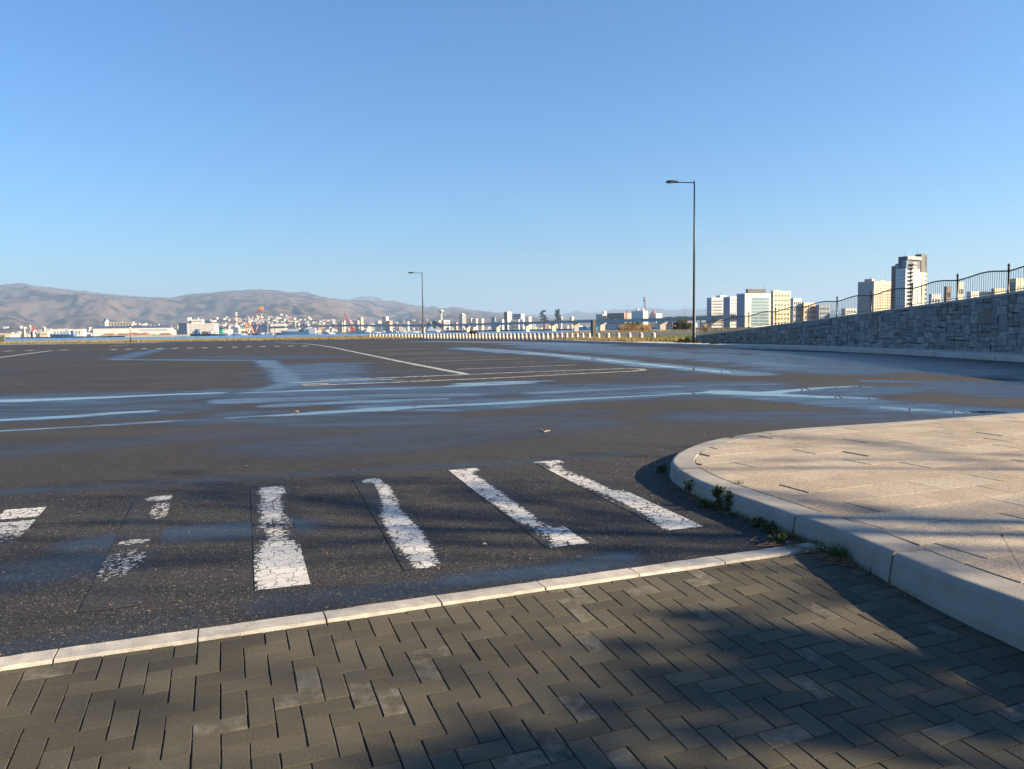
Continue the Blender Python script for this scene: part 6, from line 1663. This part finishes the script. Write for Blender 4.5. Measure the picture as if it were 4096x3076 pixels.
sbox(t, 'blue_cabin', L * .2, H, L * .15, 7, 7, plain('cabin_blue', (0.05, 0.14, 0.26), 0.5, .06, .3)); sbox(t, 'deck_house', L * .3, H, L * .14, 7, 4, BM['bluegrey']); sbox(t, 'cargo_frame', -L * .1, H, L * .18, 8, 3.6, BM['brown']); sbox(t, 'deck_box', -L * .32, H, L * .14, 8, 3.5, BM['lgrey']); spole(t, 'mast', L * .1, H, 9, .3, M_steel)
t, L, W, H = ship('grey flat barge right of the dark one, under the green machine', 862, 926, 1337, Y + 2, BM['grey'], False, 'barge', 'barge', W=12)
sbox(t, 'hold_coaming', 0, H, L * .7, 8, 1.2, BM['lgrey'])
c = at(886, 1330, Y + 3); t = thing('grab_crane', 'bright green crane cabin on the barge in the left harbour', 'crane', (c[0], c[1], at(886, 1334, Y)[2]))
mb = MB(); mb.box((0, 0, 2.5), (5.2, 4, 4.2)); mb.box((1.0, 0, 5.2), (2.4, 3, 1.4)); mb.build('cabin', plain('machine_green', (0.02, 0.45, 0.28), 0.5, .05, .3), t); mb = MB(); mb.tube((-2, 0, 2.5), (-13, 0, 1.2), .6, .4, 6); mb.build('boom', M_hull, t); mb = MB(); mb.box((0, 0, .2), (6, 5, .8)); mb.build('turntable', M_hull, t)
Y = shoreY(2345) - 60
t, L, W, H = ship('long teal hulled vessel with dark flat deck, behind the green pillar', 2292, 2394, 1311.5, Y, M_teal, False, W=9)
sbox(t, 'covered_deck', -L * .05, H, L * .8, 8, 1.6, M_hull); sbox(t, 'deck_hut', L * .08, H - 1, 3, 9.2, 3, BM['lgrey'])
# small boats in the marinas
def boat(px_, Y, L, white, cab, name='boat', label=None, mastH=0, mot=None, red=False):
    c = at(px_, 1330, Y)
    t = thing(name, label, 'boat', (c[0], Y, ZS), random.uniform(-.5, .5) + (PI if random.random() < .5 else 0), 'small boats moored in the harbour')
    hull_mesh(L, L * .26, L * .13).build('hull', white, t)
    if cab: sbox(t, 'cabin', -L * .08, L * .13, L * .34, L * .2, L * .15, M_swhite); sbox(t, 'cabin_window', -L * .06, L * .2, L * .345, L * .205, L * .045, M_navy)
    if mastH: spole(t, 'mast', 0, L * .12, mastH, .10, M_swhite)
    if red: sbox(t, 'net_hauler', L * .2, L * .13, L * .1, L * .1, L * .12, M_orange)
    return t
random.seed(6)
BOATS = [(905, 1040), (925, 1000), (938, 990), (950, 1020), (962, 985), (975, 1000), (1012, 990), (1030, 1000), (1044, 985), (1058, 1000), (1072, 990), (1086, 1000), (1098, 985), (1112, 1000), (1122, 990), (1275, 1120), (1290, 1130), (1303, 1125), (1316, 1135), (1328, 1128), (1342, 1136),
         (1500, 1210), (1515, 1200), (1530, 1220), (1545, 1210), (1562, 1220), (1580, 1210), (1597, 1225), (1616, 1220), (1640, 1230), (1662, 1230), (1772, 1255), (1784, 1250), (1796, 1262), (1808, 1255), (1822, 1262), (1836, 1258), (1848, 1262), (1862, 1258), (1890, 1262), (1906, 1260), (1925, 1258), (1945, 1262), (1962, 1258), (1985, 1255), (2010, 1250), (2035, 1245), (2060, 1240), (2090, 1235), (2130, 1222), (2165, 1215), (2200, 1205), (2240, 1195), (2275, 1180), (2604, 1150), (2618, 1160)]
def where(px_):
    if px_ < 955: return 'beside the dark barges'
    if px_ < 1000: return 'left of the orange crane frame'
    if px_ < 1130: return 'right of the floating crane'
    if px_ < 1350: return 'between ship stern and red crane'
    if px_ < 1700: return 'left of the farther street lamp'
    if px_ < 1860: return 'near the patrol boat'
    if px_ < 2100: return 'behind the breakwater under the bridge'
    if px_ < 2400: return 'under the bridge left of the green pillar'
    return 'under the bridge near the second pier'
for k, (px_, Y) in enumerate(BOATS):
    Y = shoreY(px_) - random.uniform(6, 26); mh = (0, 6, 0, 9, 0)[k % 5]; red = k % 4 == 2; blue = k % 7 == 3
    desc = ('blue hulled ' if blue else 'small white ') + ('masted boat ' if mh else 'cabin boat ') + ('with orange gear ' if red else '')
    boat(px_, Y, random.uniform(9, 13), M_sblue if blue else M_swhite, True, label=(desc + where(px_)).strip(), mastH=mh, red=red)

# ------------------------------------------------------------------ vegetation
def leaves(n, cen, rad_, size, seed, clumps=40, flat=0.0, up=0.0, aspect=.5):
    """n leaf quads in clumps through an ellipsoid; returns verts, quads"""
    r = np.random.default_rng(seed)
    cl = r.normal(size=(clumps, 3)); cl /= np.linalg.norm(cl, axis=1)[:, None]; cl *= (r.uniform(.25, 1.0, (clumps, 1)) ** (1 / 2.2))
    k = r.integers(0, clumps, n); p = cl[k] + r.normal(size=(n, 3)) * r.uniform(.08, .22, (clumps, 1))[k]
    p = p * np.array(rad_) + np.array(cen)
    a = r.normal(size=(n, 3)); a[:, 2] = a[:, 2] * (1 - flat) + up; a /= np.linalg.norm(a, axis=1)[:, None]
    b = np.cross(a, r.normal(size=(n, 3))); b /= np.linalg.norm(b, axis=1)[:, None]
    s = size * r.uniform(.6, 1.4, (n, 1))
    a, b = a * s, b * s * aspect
    v = np.stack([p - a * .5, p + b * .5, p + a * .5, p - b * .5], 1).reshape(-1, 3)
    return v, np.arange(4 * n).reshape(n, 4)
def leaf_obj(name, parts, mat, parent=None, loc=None):
    vs, qs, o = [], [], 0
    for v, q in parts: vs.append(v); qs.append(q + o); o += len(v)
    return link(name, np_mesh(name, np.concatenate(vs), np.concatenate(qs), mat), parent, loc)
M_bush = leaf_mat('bush_leaves', (0.035, 0.045, 0.018), (0.13, 0.12, 0.045), trans=.15)
M_weed = leaf_mat('weed_leaves', (0.025, 0.050, 0.012), (0.085, 0.115, 0.028), trans=.2)
M_reed = leaf_mat('dry_reed', (0.34, 0.22, 0.10), (0.55, 0.37, 0.18), trans=.2)
M_dry = leaf_mat('dry_grass', (0.14, 0.12, 0.045), (0.36, 0.27, 0.12), trans=.2)
M_grass = leaf_mat('lawn_grass', (0.05, 0.085, 0.012), (0.18, 0.20, 0.045), trans=.2)
M_bark = plain('bark', (0.10, 0.075, 0.055), 0.9, 0.25, 6.0)
def blades(n, sampler, h0, h1, w, seed, lean=.35):
    r = np.random.default_rng(seed); p = sampler(r, n)
    h = r.uniform(h0, h1, n); a = r.uniform(0, 2 * PI, n); l = r.uniform(0, lean, n) * h
    dx, dy = np.cos(a), np.sin(a); b = r.uniform(0, PI, n)
    wx, wy = np.cos(b) * w / 2, np.sin(b) * w / 2
    v = np.stack([np.stack([p[:, 0] - wx, p[:, 1] - wy, p[:, 2]], 1), np.stack([p[:, 0] + wx, p[:, 1] + wy, p[:, 2]], 1), np.stack([p[:, 0] + dx * l, p[:, 1] + dy * l, p[:, 2] + h], 1)], 1).reshape(-1, 3)
    return v, np.arange(3 * n).reshape(n, 3)
def bush(label, px_, yb, x0, x1, ytop, mat, n, seed, size=.14, reeds=0, name='bush', Y=None, cat='bush'):
    B = gz(px_, yb, ZP) if Y is None else np.array([*at(px_, yb, Y)[:2], ZP])
    k = B[1] / FPX; w = (x1 - x0) * k; h = at(px_, ytop, B[1])[2] - ZP
    t = thing(name, label, cat, B)
    parts = []
    r = np.random.default_rng(seed)
    m = max(3, int(w / h * 3))
    for i in range(m):
        u = (i + .5) / m - .5; hh = h * (1 - 0.9 * (abs(u) * 1.7) ** 2.6) * r.uniform(.85, 1.05)
        hh = max(hh, h * .4)
        parts.append(leaves(n // m, (u * w * .86, r.uniform(-.2, .2) * w * .4, hh * .52), (w / m * .95, w * .28, hh * .50), size, seed + i, 26))
    leaf_obj('foliage', parts, mat, t)
    mb = MB()
    for i in range(10):
        a = r.uniform(0, 6.28); mb.tube((r.uniform(-.1, .1) * w, 0, 0), (math.cos(a) * w * .3, math.sin(a) * w * .15, h * r.uniform(.5, .8)), .05, .015, 5)
    mb.build('stems', M_bark, t)
    if reeds:
        v, q = blades(reeds, lambda r, n: np.stack([r.uniform(-.5, .45, n) * w, -w * .22 + r.normal(size=n) * w * .08, np.zeros(n)], 1), h * .35, h * .85, .07, seed + 50, .3)
        link('reeds', np_mesh('reeds', v, q, M_reed), t)
    return t
bush('wide ragged thicket with golden dry reeds along its foot, beyond the path', 2538, 1326, 2472, 2603, 1287, M_bush, 9000, 3, .30, 3800)
bush('big round olive green bush left of the near lamp post, beyond the path', 2731, 1322, 2694, 2769, 1277, M_bush, 9000, 4, .26)
bush('thin grey green shrub standing above the dense bollard row', 1893, 1341, 1876, 1908, 1321, M_bush, 1600, 5, .25)
bush('small dry shrub between railing posts near the near lamp post', 2822, 1327, 2806, 2846, 1290, M_reed, 900, 8, .2)
# pines behind the bridge
M_pine = leaf_mat('pine_foliage', (0.015, 0.028, 0.015), (0.05, 0.07, 0.03))
for k, (px_, yt, lb) in enumerate(((2176, 1236, 'leaning dark pine tree, left one of the pair above the bridge'), (2232, 1232, 'tall dark pine tree, right one of the pair above the bridge'))):
    Y = 1330; B = at(px_, 1318, Y); t = thing('pine_tree', lb, 'tree', (B[0], B[1], ZF)); H = at(px_, yt, Y)[2] - ZF
    mb = MB(); mb.path([(0, 0, 0), (.6, 0, H * .4), (-.4, 0, H * .75), (.2, 0, H * .97)], [.6, .5, .3, .1], 7); mb.build('trunk', M_bark, t)
    r = np.random.default_rng(k); parts = []
    for i in range(9): z = H * (.36 + .6 * i / 9); parts.append(leaves(300, (r.normal() * 2.5 * (1 - .5 * i / 9), r.normal() * 2, z), (7 - 3.5 * i / 9, 5, 1.7), 1.5, 40 + i + 20 * k, 10))
    leaf_obj('crown', parts, M_pine, t)
# grass on the verges
def strip_sampler(sa, sb, o0, o1, z):
    def f(r, n):
        s = r.uniform(sa, sb, n); o = r.uniform(0, 1, n) ** 1.5 * (o1 - o0) + o0
        # tufty
        keep = vnoise(s * .35, o * .5, 9); s = s + (keep < .45) * r.normal(size=n) * 2
        x, y = np.interp(s, FS, FKs[:, 0]), np.interp(s, FS, FKs[:, 1]); x2, y2 = np.interp(s + .3, FS, FKs[:, 0]), np.interp(s + .3, FS, FKs[:, 1])
        dx, dy = x2 - x, y2 - y; l = np.maximum(np.hypot(dx, dy), 1e-6)
        return np.stack([x - dy / l * o, y + dx / l * o, np.full(n, z - .03)], 1)
    return f
s0_, s1_ = fs_at((-120, 135)), fs_at((-14, 118))
v, q = blades(42000, strip_sampler(s0_, s1_, .25, 26, ZP), .12, .55, .07, 1, .6)
v2, q2 = blades(9000, strip_sampler(s0_, s1_, .3, 3, ZP), .1, .4, .06, 2, .6)
o = link('dry_grass', np_mesh('dry_grass', np.concatenate([v, v2]), np.concatenate([q, q2 + len(v)]), M_dry)); tag(o, kind='stuff')
v, q = blades(16000, strip_sampler(sA, fs_at((9.6, 67)), .9, 9, ZP), .08, .45, .06, 3, .6)
o = link('bollard_grass', np_mesh('bollard_grass', v, q, M_dry)); tag(o, kind='stuff')
def tri_sampler(poly, z):
    P_ = np.array(poly)
    def f(r, n):
        k = r.integers(0, len(P_) - 1, n); u = r.uniform(0, 1, n)[:, None]; w = r.uniform(0, 1, n)[:, None]
        a = P_[k, 0] + (P_[k + 1, 0] - P_[k, 0]) * u; b = P_[k, 1] + (P_[k + 1, 1] - P_[k, 1]) * u
        p = a + (b - a) * w; return np.concatenate([p, np.full((n, 1), z)], 1)
    return f
lawn = []
for k, p in enumerate(pth_n):
    s = fs_at((8, 75)) + (fs_at((15, 50)) - fs_at((8, 75))) * k / 6.0
    lawn.append([tuple(fk(s, 2.6)), (p[0], p[1])])
vv, ff = [], []
for a, b in lawn: vv += [(a[0], a[1], ZP - .008), (b[0], b[1], ZP - .008)]
ff = [(2 * i, 2 * i + 2, 2 * i + 3, 2 * i + 1) for i in range(len(lawn) - 1)]
mb = MB(); mb.add(vv, ff); o = mb.build('lawn', M_lawn); tag(o, kind='structure')
v, q = blades(50000, tri_sampler(lawn, ZP - .03), .04, .13, .035, 4, .6)
o = link('lawn_grass', np_mesh('lawn_grass', v, q, M_grass)); tag(o, kind='stuff')
far = [[(a[0], a[1]), (a[0] * 1.25, a[1] * 1.25)] for a in pth_f]
v, q = blades(9000, tri_sampler(far, ZP - .03), .15, .7, .09, 5, .6)
o = link('path_edge_grass', np_mesh('path_edge_grass', v, q, M_dry)); tag(o, kind='stuff')
# grass on the ramp edge behind the railing
def ramp_s(r, n):
    s = r.uniform(.3, 26, n); o = r.uniform(.45, 2.2, n); x, y = np.interp(s, WS, WBs[:, 0]), np.interp(s, WS, WBs[:, 1]); x2, y2 = np.interp(s + .3, WS, WBs[:, 0]), np.interp(s + .3, WS, WBs[:, 1])
    dx, dy = x2 - x, y2 - y; l = np.hypot(dx, dy); z = np.maximum(np.polyval(cf, s), ZP + .1) - .07
    return np.stack([x - dy / l * o, y + dx / l * o, z], 1)
v, q = blades(6000, ramp_s, .05, .16, .02, 6, .6)
o = link('ramp_grass', np_mesh('ramp_grass', v, q, M_grass)); tag(o, kind='stuff')
# leafy weeds round the lamp foot and along the far kerb
def weed(label, c, w, h, n, seed, size, mat=M_weed, name='weed', cat='weed', group=None):
    t = thing(name, label, cat, c, 0, group)
    r = np.random.default_rng(seed); parts = []
    m = 6
    for i in range(m):
        a = r.uniform(0, 6.28); d = r.uniform(0, w * .32); hh = h * r.uniform(.55, 1.0)
        parts.append(leaves(n // m, (math.cos(a) * d, math.sin(a) * d, hh * .5), (w * .25, w * .25, hh * .5), size, seed * 7 + i, 14, aspect=.6))
    leaf_obj('leaves', parts, mat, t)
    mb = MB()
    for i in range(9):
        a = r.uniform(0, 6.28); mb.tube((0, 0, 0), (math.cos(a) * w * .35, math.sin(a) * w * .35, h * r.uniform(.6, 1.05)), size * .06, size * .03, 4)
    mb.build('stems', M_bark, t); return t
for k, (px_, yb, w, h, lb) in enumerate(((2728, 1380, 1.0, .62, 'largest leafy green weed clump left of the near lamp foot'), (2752, 1381, .7, .75, 'tall leafy weed clump just left of the near lamp pole'), (2788, 1382, .7, .55, 'leafy weed clump at the right of the near lamp foot'), (2820, 1384, .6, .35, 'low weed tuft on the far kerb right of the near lamp'), (2856, 1387, .8, .38, 'low weed tuft on the far kerb, second right of the near lamp'), (2700, 1379, .6, .25, 'small low weed left of the big clump on the far kerb'))):
    p = gz(px_, yb, 0.0); weed(lb, (p[0], p[1], .02), w, h, 900, 60 + k, .10)

# ------------------------------------------------------------------ weeds, litter and leaves by the raised kerb
def kp(x, y, z=0.0, s=.3612, ox=2640, oy=1600): p = gz(ox + x * s, oy + y * s, z); return (p[0], p[1], z)
WD = [((40, 790), .15, .08, 'leafy weed in the shade at the tip of the curved kerb', 340), ((335, 1040), .13, .15, 'small leafy weed against the kerb left of the kerb joint plant', 220), ((480, 1185), .14, .07, 'low weed at the kerb foot below the kerb joint plant', 220), ((735, 1225), .16, .20, 'leafy weed growing up the open kerb joint', 520), ((640, 1190), .16, .08, 'low dark weed under the kerb joint plant', 200), ((1110, 1395), .14, .07, 'leafy weed at the kerb foot, half way to the litter', 300), ((1220, 1450), .13, .06, 'second leafy weed half way along the kerb foot', 260), ((1330, 1590), .15, .10, 'yellow green weed at the left end of the leaf litter', 260)]
for k, (p, w, h, lb, n) in enumerate(WD): weed(lb, kp(*p), w, h, int(n * .8), 90 + k, .022)
c = np.array(kp(735, 1180)); cj = ar_at(nearest_s((1.68, 6.10)))[0]
weed('yellow green leaves sprouting from the open kerb joint', (cj[0] - .02, cj[1], .075), .12, .10, 240, 130, .030)
M_needle = leaf_mat('pine_needles', (0.16, 0.085, 0.045), (0.36, 0.22, 0.12))
M_leafdry = leaf_mat('dead_leaves', (0.11, 0.055, 0.02), (0.30, 0.22, 0.12))
M_leafpale = leaf_mat('pale_leaves', (0.22, 0.22, 0.17), (0.36, 0.34, 0.26))
r = np.random.default_rng(12)
lit0, lit1 = np.array(kp(1330, 1610)[:2]), np.array([2.06, 4.62])
def needles(n, fn, l0, l1, w, seed, zf):
    r = np.random.default_rng(seed); p = fn(r, n); a = r.uniform(0, PI, n); l = r.uniform(l0, l1, n) / 2
    dx, dy = np.cos(a) * l, np.sin(a) * l; ox, oy = -np.sin(a) * w / 2, np.cos(a) * w / 2
    z0 = zf(p[:, 0], p[:, 1]) + r.uniform(.003, .02, n); z1 = zf(p[:, 0], p[:, 1]) + r.uniform(.003, .02, n)
    v = np.stack([np.stack([p[:, 0] - dx - ox, p[:, 1] - dy - oy, z0], 1), np.stack([p[:, 0] + dx - ox, p[:, 1] + dy - oy, z1], 1), np.stack([p[:, 0] + dx + ox, p[:, 1] + dy + oy, z1 + .001], 1), np.stack([p[:, 0] - dx + ox, p[:, 1] - dy + oy, z0 + .001], 1)], 1).reshape(-1, 3)
    return v, np.arange(4 * n).reshape(n, 4)
def pavz(x, y):
    d = (x - K0[0]) * N_[0] + (y - K0[1]) * N_[1]
    return np.where(d > 0, -d * math.tan(SLOPE), 0.0)
def litter_p(r, n):
    t_ = r.uniform(-.15, 1.15, n)[:, None]; return lit0 + (lit1 - lit0) * t_ + r.normal(size=(n, 2)) * np.array([.055, .05])
v, q = needles(520, litter_p, .05, .16, .0022, 3, pavz)
def along_kerb(r, n):
    s = r.uniform(nearest_s((1.95, 5.2)), nearest_s((1.53, 6.9)), n); x, y = np.interp(s, AS, AR[:, 0]), np.interp(s, AS, AR[:, 1]); return np.stack([x - .06 - np.abs(r.normal(size=n)) * .05, y + r.normal(size=n) * .03], 1)
v2, q2 = needles(260, along_kerb, .03, .12, .002, 4, pavz)
o = link('pine_needle_litter', np_mesh('pine_needle_litter', np.concatenate([v, v2]), np.concatenate([q, q2 + len(v)]), M_needle)); tag(o, kind='stuff')
def one_leaf(name, label, c, L, mat, rz, tilt=.3, group=None):
    n = 5; vv = []
    for i in range(n + 1):
        u = i / n; w = math.sin(PI * min(.97, max(.03, u))) * L * .26; z = math.sin(PI * u) * L * .18
        vv += [(-L / 2 + L * u, -w, z + w * .5), (-L / 2 + L * u, 0, z), (-L / 2 + L * u, w, z + w * .4)]
    mb = MB(); mb.add(vv, [(3 * i + a, 3 * i + 3 + a, 3 * i + 4 + a, 3 * i + 1 + a) for i in range(n) for a in range(2)])
    o = mb.build(name, mat); o.location = c; o.rotation_euler = (tilt, tilt * .5, rz); return tag(o, label, 'leaf', group)
M_yel = plain('yellow_leaf', (0.42, 0.33, 0.04), 0.6, .1, 30.0)
def pz(x, y): return (x, y, float(pavz(np.array(x), np.array(y))) + .012)
pp = pav
def lp(px_, py_):
    d = ray(px_, py_); o_ = np.array([0, 0, EYE]); t_ = ((K0 - o_) @ NZ) / (d @ NZ); P_ = o_ + t_ * d
    if (P_ - K0) @ N_ < 0: P_ = gz(px_, py_, 0)
    return (P_[0], P_[1], P_[2] + .012)
one_leaf('fallen_leaf', 'upright yellow leaf on the needle litter by the kerb', lp(3270, 2200), .06, M_yel, 1.2, 1.1)
one_leaf('fallen_leaf', 'curled brown leaf against the kerb right of the litter', lp(3393, 2248), .075, M_leafdry, .9, .8)
for k, (a, b) in enumerate(((3148, 2179), (3160, 2192), (3190, 2196), (3213, 2222), (3291, 2201), (3305, 2211), (3228, 2217))):
    one_leaf('fallen_leaf', 'pale dry leaf lying in the needle litter', lp(a, b), .036, M_leafpale, k * 1.1, .2, 'pale leaves in the litter')
one_leaf('fallen_leaf', 'single pale leaf on the asphalt below the fourth stripe', lp(1938, 2185), .035, M_leafpale, .2, .3)
one_leaf('fallen_leaf', 'tiny tan leaf on the asphalt near the kerb tip', lp(2818, 1743), .05, M_leafdry, .4, .4)
one_leaf('fallen_leaf', 'small red brown leaf at the edge of the long puddle', lp(1187, 1651), .09, M_leafdry, .3, .4)
# thin dry growth and crumbs along the whole foot of the raised kerb
def gut(r, n):
    s = r.uniform(nearest_s((2.12, 4.6)), nearest_s((1.56, 7.4)), n); keep = vnoise(s * 3.1, s * 0, 4) > .38; s = np.where(keep, s, nearest_s((1.95, 5.2)) + r.normal(size=n) * .5)
    x, y = np.interp(s, AS, AR[:, 0]), np.interp(s, AS, AR[:, 1]); x2, y2 = np.interp(s + .05, AS, AR[:, 0]), np.interp(s + .05, AS, AR[:, 1]); l = np.hypot(x2 - x, y2 - y)
    o = -.036 - np.abs(r.normal(size=n)) * .028
    x, y = x + (y2 - y) / l * o, y - (x2 - x) / l * o
    return np.stack([x, y, pavz(x, y)], 1)
v, q = blades(900, gut, .012, .055, .0035, 21, 1.2)
v2, q2 = blades(260, gut, .02, .06, .007, 22, 1.4)
o = link('gutter_grass', np_mesh('gutter_grass', v, q, M_dry)); tag(o, kind='stuff')
o = link('gutter_weeds', np_mesh('gutter_weeds', v2, q2, M_weed)); tag(o, kind='stuff')
# scattered crumbs of leaf on the asphalt
def scat(r, n): x = r.uniform(-6, 3, n); return np.stack([x, 3.8 + .355 * (x + .7) + np.abs(r.normal(size=n)) * 2.6, ], 1)
r_ = np.random.default_rng(5); p = scat(r_, 420); s_ = r_.uniform(.004, .013, (420, 1)); a = r_.uniform(0, 6.28, 420)
u1 = np.stack([np.cos(a), np.sin(a), np.full(420, .3)], 1) * s_; u2 = np.stack([-np.sin(a), np.cos(a), np.full(420, .2)], 1) * s_ * .6
p3 = np.concatenate([p, np.full((420, 1), .007)], 1)
inside = np.array([nearest_s(q) for q in p]); okm = [(q[0] < np.interp(q[1], AR[:400, 1], AR[:400, 0]) - .1) if q[1] < 8.6 else True for q in p]
p3 = p3[okm]; u1, u2 = u1[okm], u2[okm]; m = len(p3)
v = np.stack([p3 - u1, p3 + u2, p3 + u1, p3 - u2], 1).reshape(-1, 3)
o = link('leaf_crumbs', np_mesh('leaf_crumbs', v, np.arange(4 * m).reshape(m, 4), M_leafdry)); tag(o, kind='stuff')
# forked twig on the car park
c = gz(2180, 1727); t = thing('twig', 'pale forked twig lying on the asphalt beyond the crossing', 'twig', (c[0], c[1], 0.0))
a, b, d_ = gz(2160, 1720) - c, gz(2178, 1730) - c, gz(2200, 1725) - c
M_twig = plain('twig_wood', (0.34, 0.25, 0.17), 0.8, .15, 20.0)
mb = MB(); mb.path([(a[0], a[1], .03), ((a[0] + b[0]) / 2, (a[1] + b[1]) / 2, .016), (b[0], b[1], .012), (d_[0], d_[1], .014)], [.004, .006, .007, .005], 6); mb.build('stem', M_twig, t)
mb = MB(); mb.path([(b[0], b[1], .012), (b[0] + .03, b[1] + .05, .03)], [.005, .003], 5); mb.build('side_shoot', M_twig, t)
# grass tuft against the kerb
def tuft(label, c, n, h, w, seed):
    t = thing('grass_tuft', label, 'grass tuft', c)
    v, q = blades(n, lambda r, n: np.stack([r.normal(size=n) * w, r.normal(size=n) * w, np.zeros(n)], 1), h * .4, h, .004, seed, .8); link('blades', np_mesh('blades', v, q, M_weed), t)
tuft('grass tuft growing at the kerb foot right of the needle litter', lp(3362, 2232), 150, .11, .035, 3)
tuft('small grass tuft in the slab joint near the back of the kerb curve', (*gz(2927, 1750, KT)[:2], KT), 40, .035, .02, 4)
tuft('dry grass sprig at the kerb back by the open joint', (*gz(2955, 1935, KT)[:2], KT), 30, .05, .02, 5)
# thin dried stalk standing near the right edge of the paving
b = gz(4026, 2440, KT); t = thing('dried_stalk', 'thin dried flower stalk standing on the right edge of the pale slabs', 'plant', (2.87, 3.45, KT - .01))
b0 = lp(4040, 2540)
st = thing('seed_head_stalk', 'single brown stalk with a seed head rising against the raised kerb at right', 'plant', (2.475, 3.50, -.085))
bpy.data.objects.remove(t)
top = at(4008, 2143, 3.46)
mb = MB(); pts = [Vector((0, 0, 0)), Vector((-.012, .0, .10)), Vector((.004, .0, .2)), Vector((top[0] - 2.475, top[1] - 3.50, top[2] + .085))]; mb.path(pts, .0012, 4); mb.build('stem', M_twig, st)
mb = MB(); mb.lathe([(.0005, -.006), (.005, -.002), (.006, .003), (.001, .008)], tuple(pts[-1]), 7); mb.build('seed_head', M_leafdry, st)

# ------------------------------------------------------------------ trees to the right of the picture whose shadows fall across the paving
def branch(mb, p, d, L, r, depth, rs, tips, spread=.55):
    n = 3; pts = [Vector(p)]; dd = Vector(d).normalized()
    for i in range(n):
        dd = (dd + Vector((rs.uniform(-.2, .2), rs.uniform(-.2, .2), rs.uniform(-.05, .15)))).normalized(); pts.append(pts[-1] + dd * L / n)
    mb.path(pts, [r * (1 - .45 * i / n) for i in range(n + 1)], 6 if depth > 1 else 4)
    if depth == 0: tips.append(pts[-1]); return
    for k in range(rs.choice((2, 3, 3))):
        i = rs.randint(1, n); nd_ = (dd + Vector((rs.uniform(-1, 1), rs.uniform(-1, 1), rs.uniform(-.4, .7))) * spread).normalized()
        branch(mb, pts[i], nd_, L * rs.uniform(.6, .8), r * .55, depth - 1, rs, tips, spread)
    tips.append(pts[-1])
def pine(label, c, H, R, z0, n, seed, hole=.0):
    t = thing('pine_tree', label, 'tree', c); rs = random.Random(seed); r = np.random.default_rng(seed)
    mb = MB(); mb.path([(0, 0, -.6), (.1, .05, H * .4), (-.05, 0, H * .75), (0, 0, H)], [.16, .12, .07, .02], 8); mb.build('trunk', M_bark, t)
    parts = []; lb = MB()
    m = 46
    for i in range(m):
        u = i / m; z = z0 + (H - z0) * u; a = i * 2.4 + rs.uniform(-.3, .3); L = R * (1 - .55 * u ** 3.5) * rs.uniform(.75, 1.1)
        e = (math.cos(a) * L, math.sin(a) * L, z + rs.uniform(-.2, .35)); lb.path([(0, 0, z - .1), (e[0] * .5, e[1] * .5, z + .05), e], [.03, .02, .008], 4)
        for f in (.45, .7, .9, 1.0):
            parts.append(leaves(max(12, int(n / (m * 4) * (1.35 - 1.15 * u ** 2))), (e[0] * f, e[1] * f, z + (e[2] - z) * f), (.30, .30, .17), .17, seed * 100 + i * 5 + int(f * 10), 7, aspect=.26))
    lb.build('limbs', M_bark, t); leaf_obj('crown', parts, M_pine, t); return t
def base_z(x, y): return KT - .02
pine('dark pine tree right of the paving, its dense shadow lying over the brick pavers', (14.2, 0.35, base_z(0, 0)), 5.25, 2.35, .35, 60000, 3)
def bare(label, c, H, seed, r0=.085, crown=.66, nl=5):
    """a slim straight trunk, bare low down, with an open crown"""
    t = thing('slim_tree', label, 'tree', c); rs = random.Random(seed); mb = MB(); tips = []
    mb.path([(0, 0, -.5), (.02, .02, H * .3), (-.02, .03, H * crown), (.03, 0, H * .9)], [r0 * 1.15, r0, r0 * .8, r0 * .35], 8); mb.build('trunk', M_bark, t)
    lb = MB()
    for k in range(nl): branch(lb, (0, .02, H * (crown + (.92 - crown) * k / nl)), (math.cos(k * 2.4), math.sin(k * 2.4), .35), H * .17, .035, 2, rs, tips)
    lb.build('limbs', M_bark, t)
    parts = [leaves(9, tuple(p), (.25, .25, .08), .14, i, 4, aspect=.3) for i, p in enumerate(tips)]
    leaf_obj('leaves', parts, M_pine, t); return t
def on_line(x_at, y_at, X_):                                         # a point farther towards the sun from a shadow point
    return (X_, y_at + math.tan(SUN_AZ) * (X_ - x_at), .1)
bare('slim tree right of the paving that throws the darkest trunk shadow across the slabs', on_line(2.5, 5.03, 16.0), 8.4, 5, .10)
bare('second slim tree right of the paving, its trunk shadow just nearer on the slabs', on_line(2.6, 4.66, 18.5), 9.0, 9, .085)
bare('third slim tree right of the paving, its faint shadow far back on the slabs', on_line(3.0, 6.92, 24.0), 9.5, 13, .075)
bare('fourth slim tree right of the paving, throwing the thinnest shadow on the slabs', on_line(2.9, 4.30, 21.0), 9.6, 17, .06)

# ------------------------------------------------------------------ haze over the bay
m = bpy.data.materials.new('haze'); m.use_nodes = True; nt = m.node_tree
nt.nodes.remove(nt.nodes['Principled BSDF'])
pv = nt.nodes.new('ShaderNodeVolumePrincipled'); pv.inputs['Color'].default_value = (0.36, 0.53, 0.76, 1); pv.inputs['Density'].default_value = 0.000100; pv.inputs['Anisotropy'].default_value = 0.1
nt.links.new(pv.outputs[0], nt.nodes['Material Output'].inputs['Volume'])
zt_ = float(max(HA['Z'].max(), HB['Z'].max())) + 6
mb = MB(); mb.box((0, 9500, (zt_ - 3.5) / 2), (36000, 23000, zt_ + 3.5)); hz = mb.build('haze', m); tag(hz, kind='stuff')
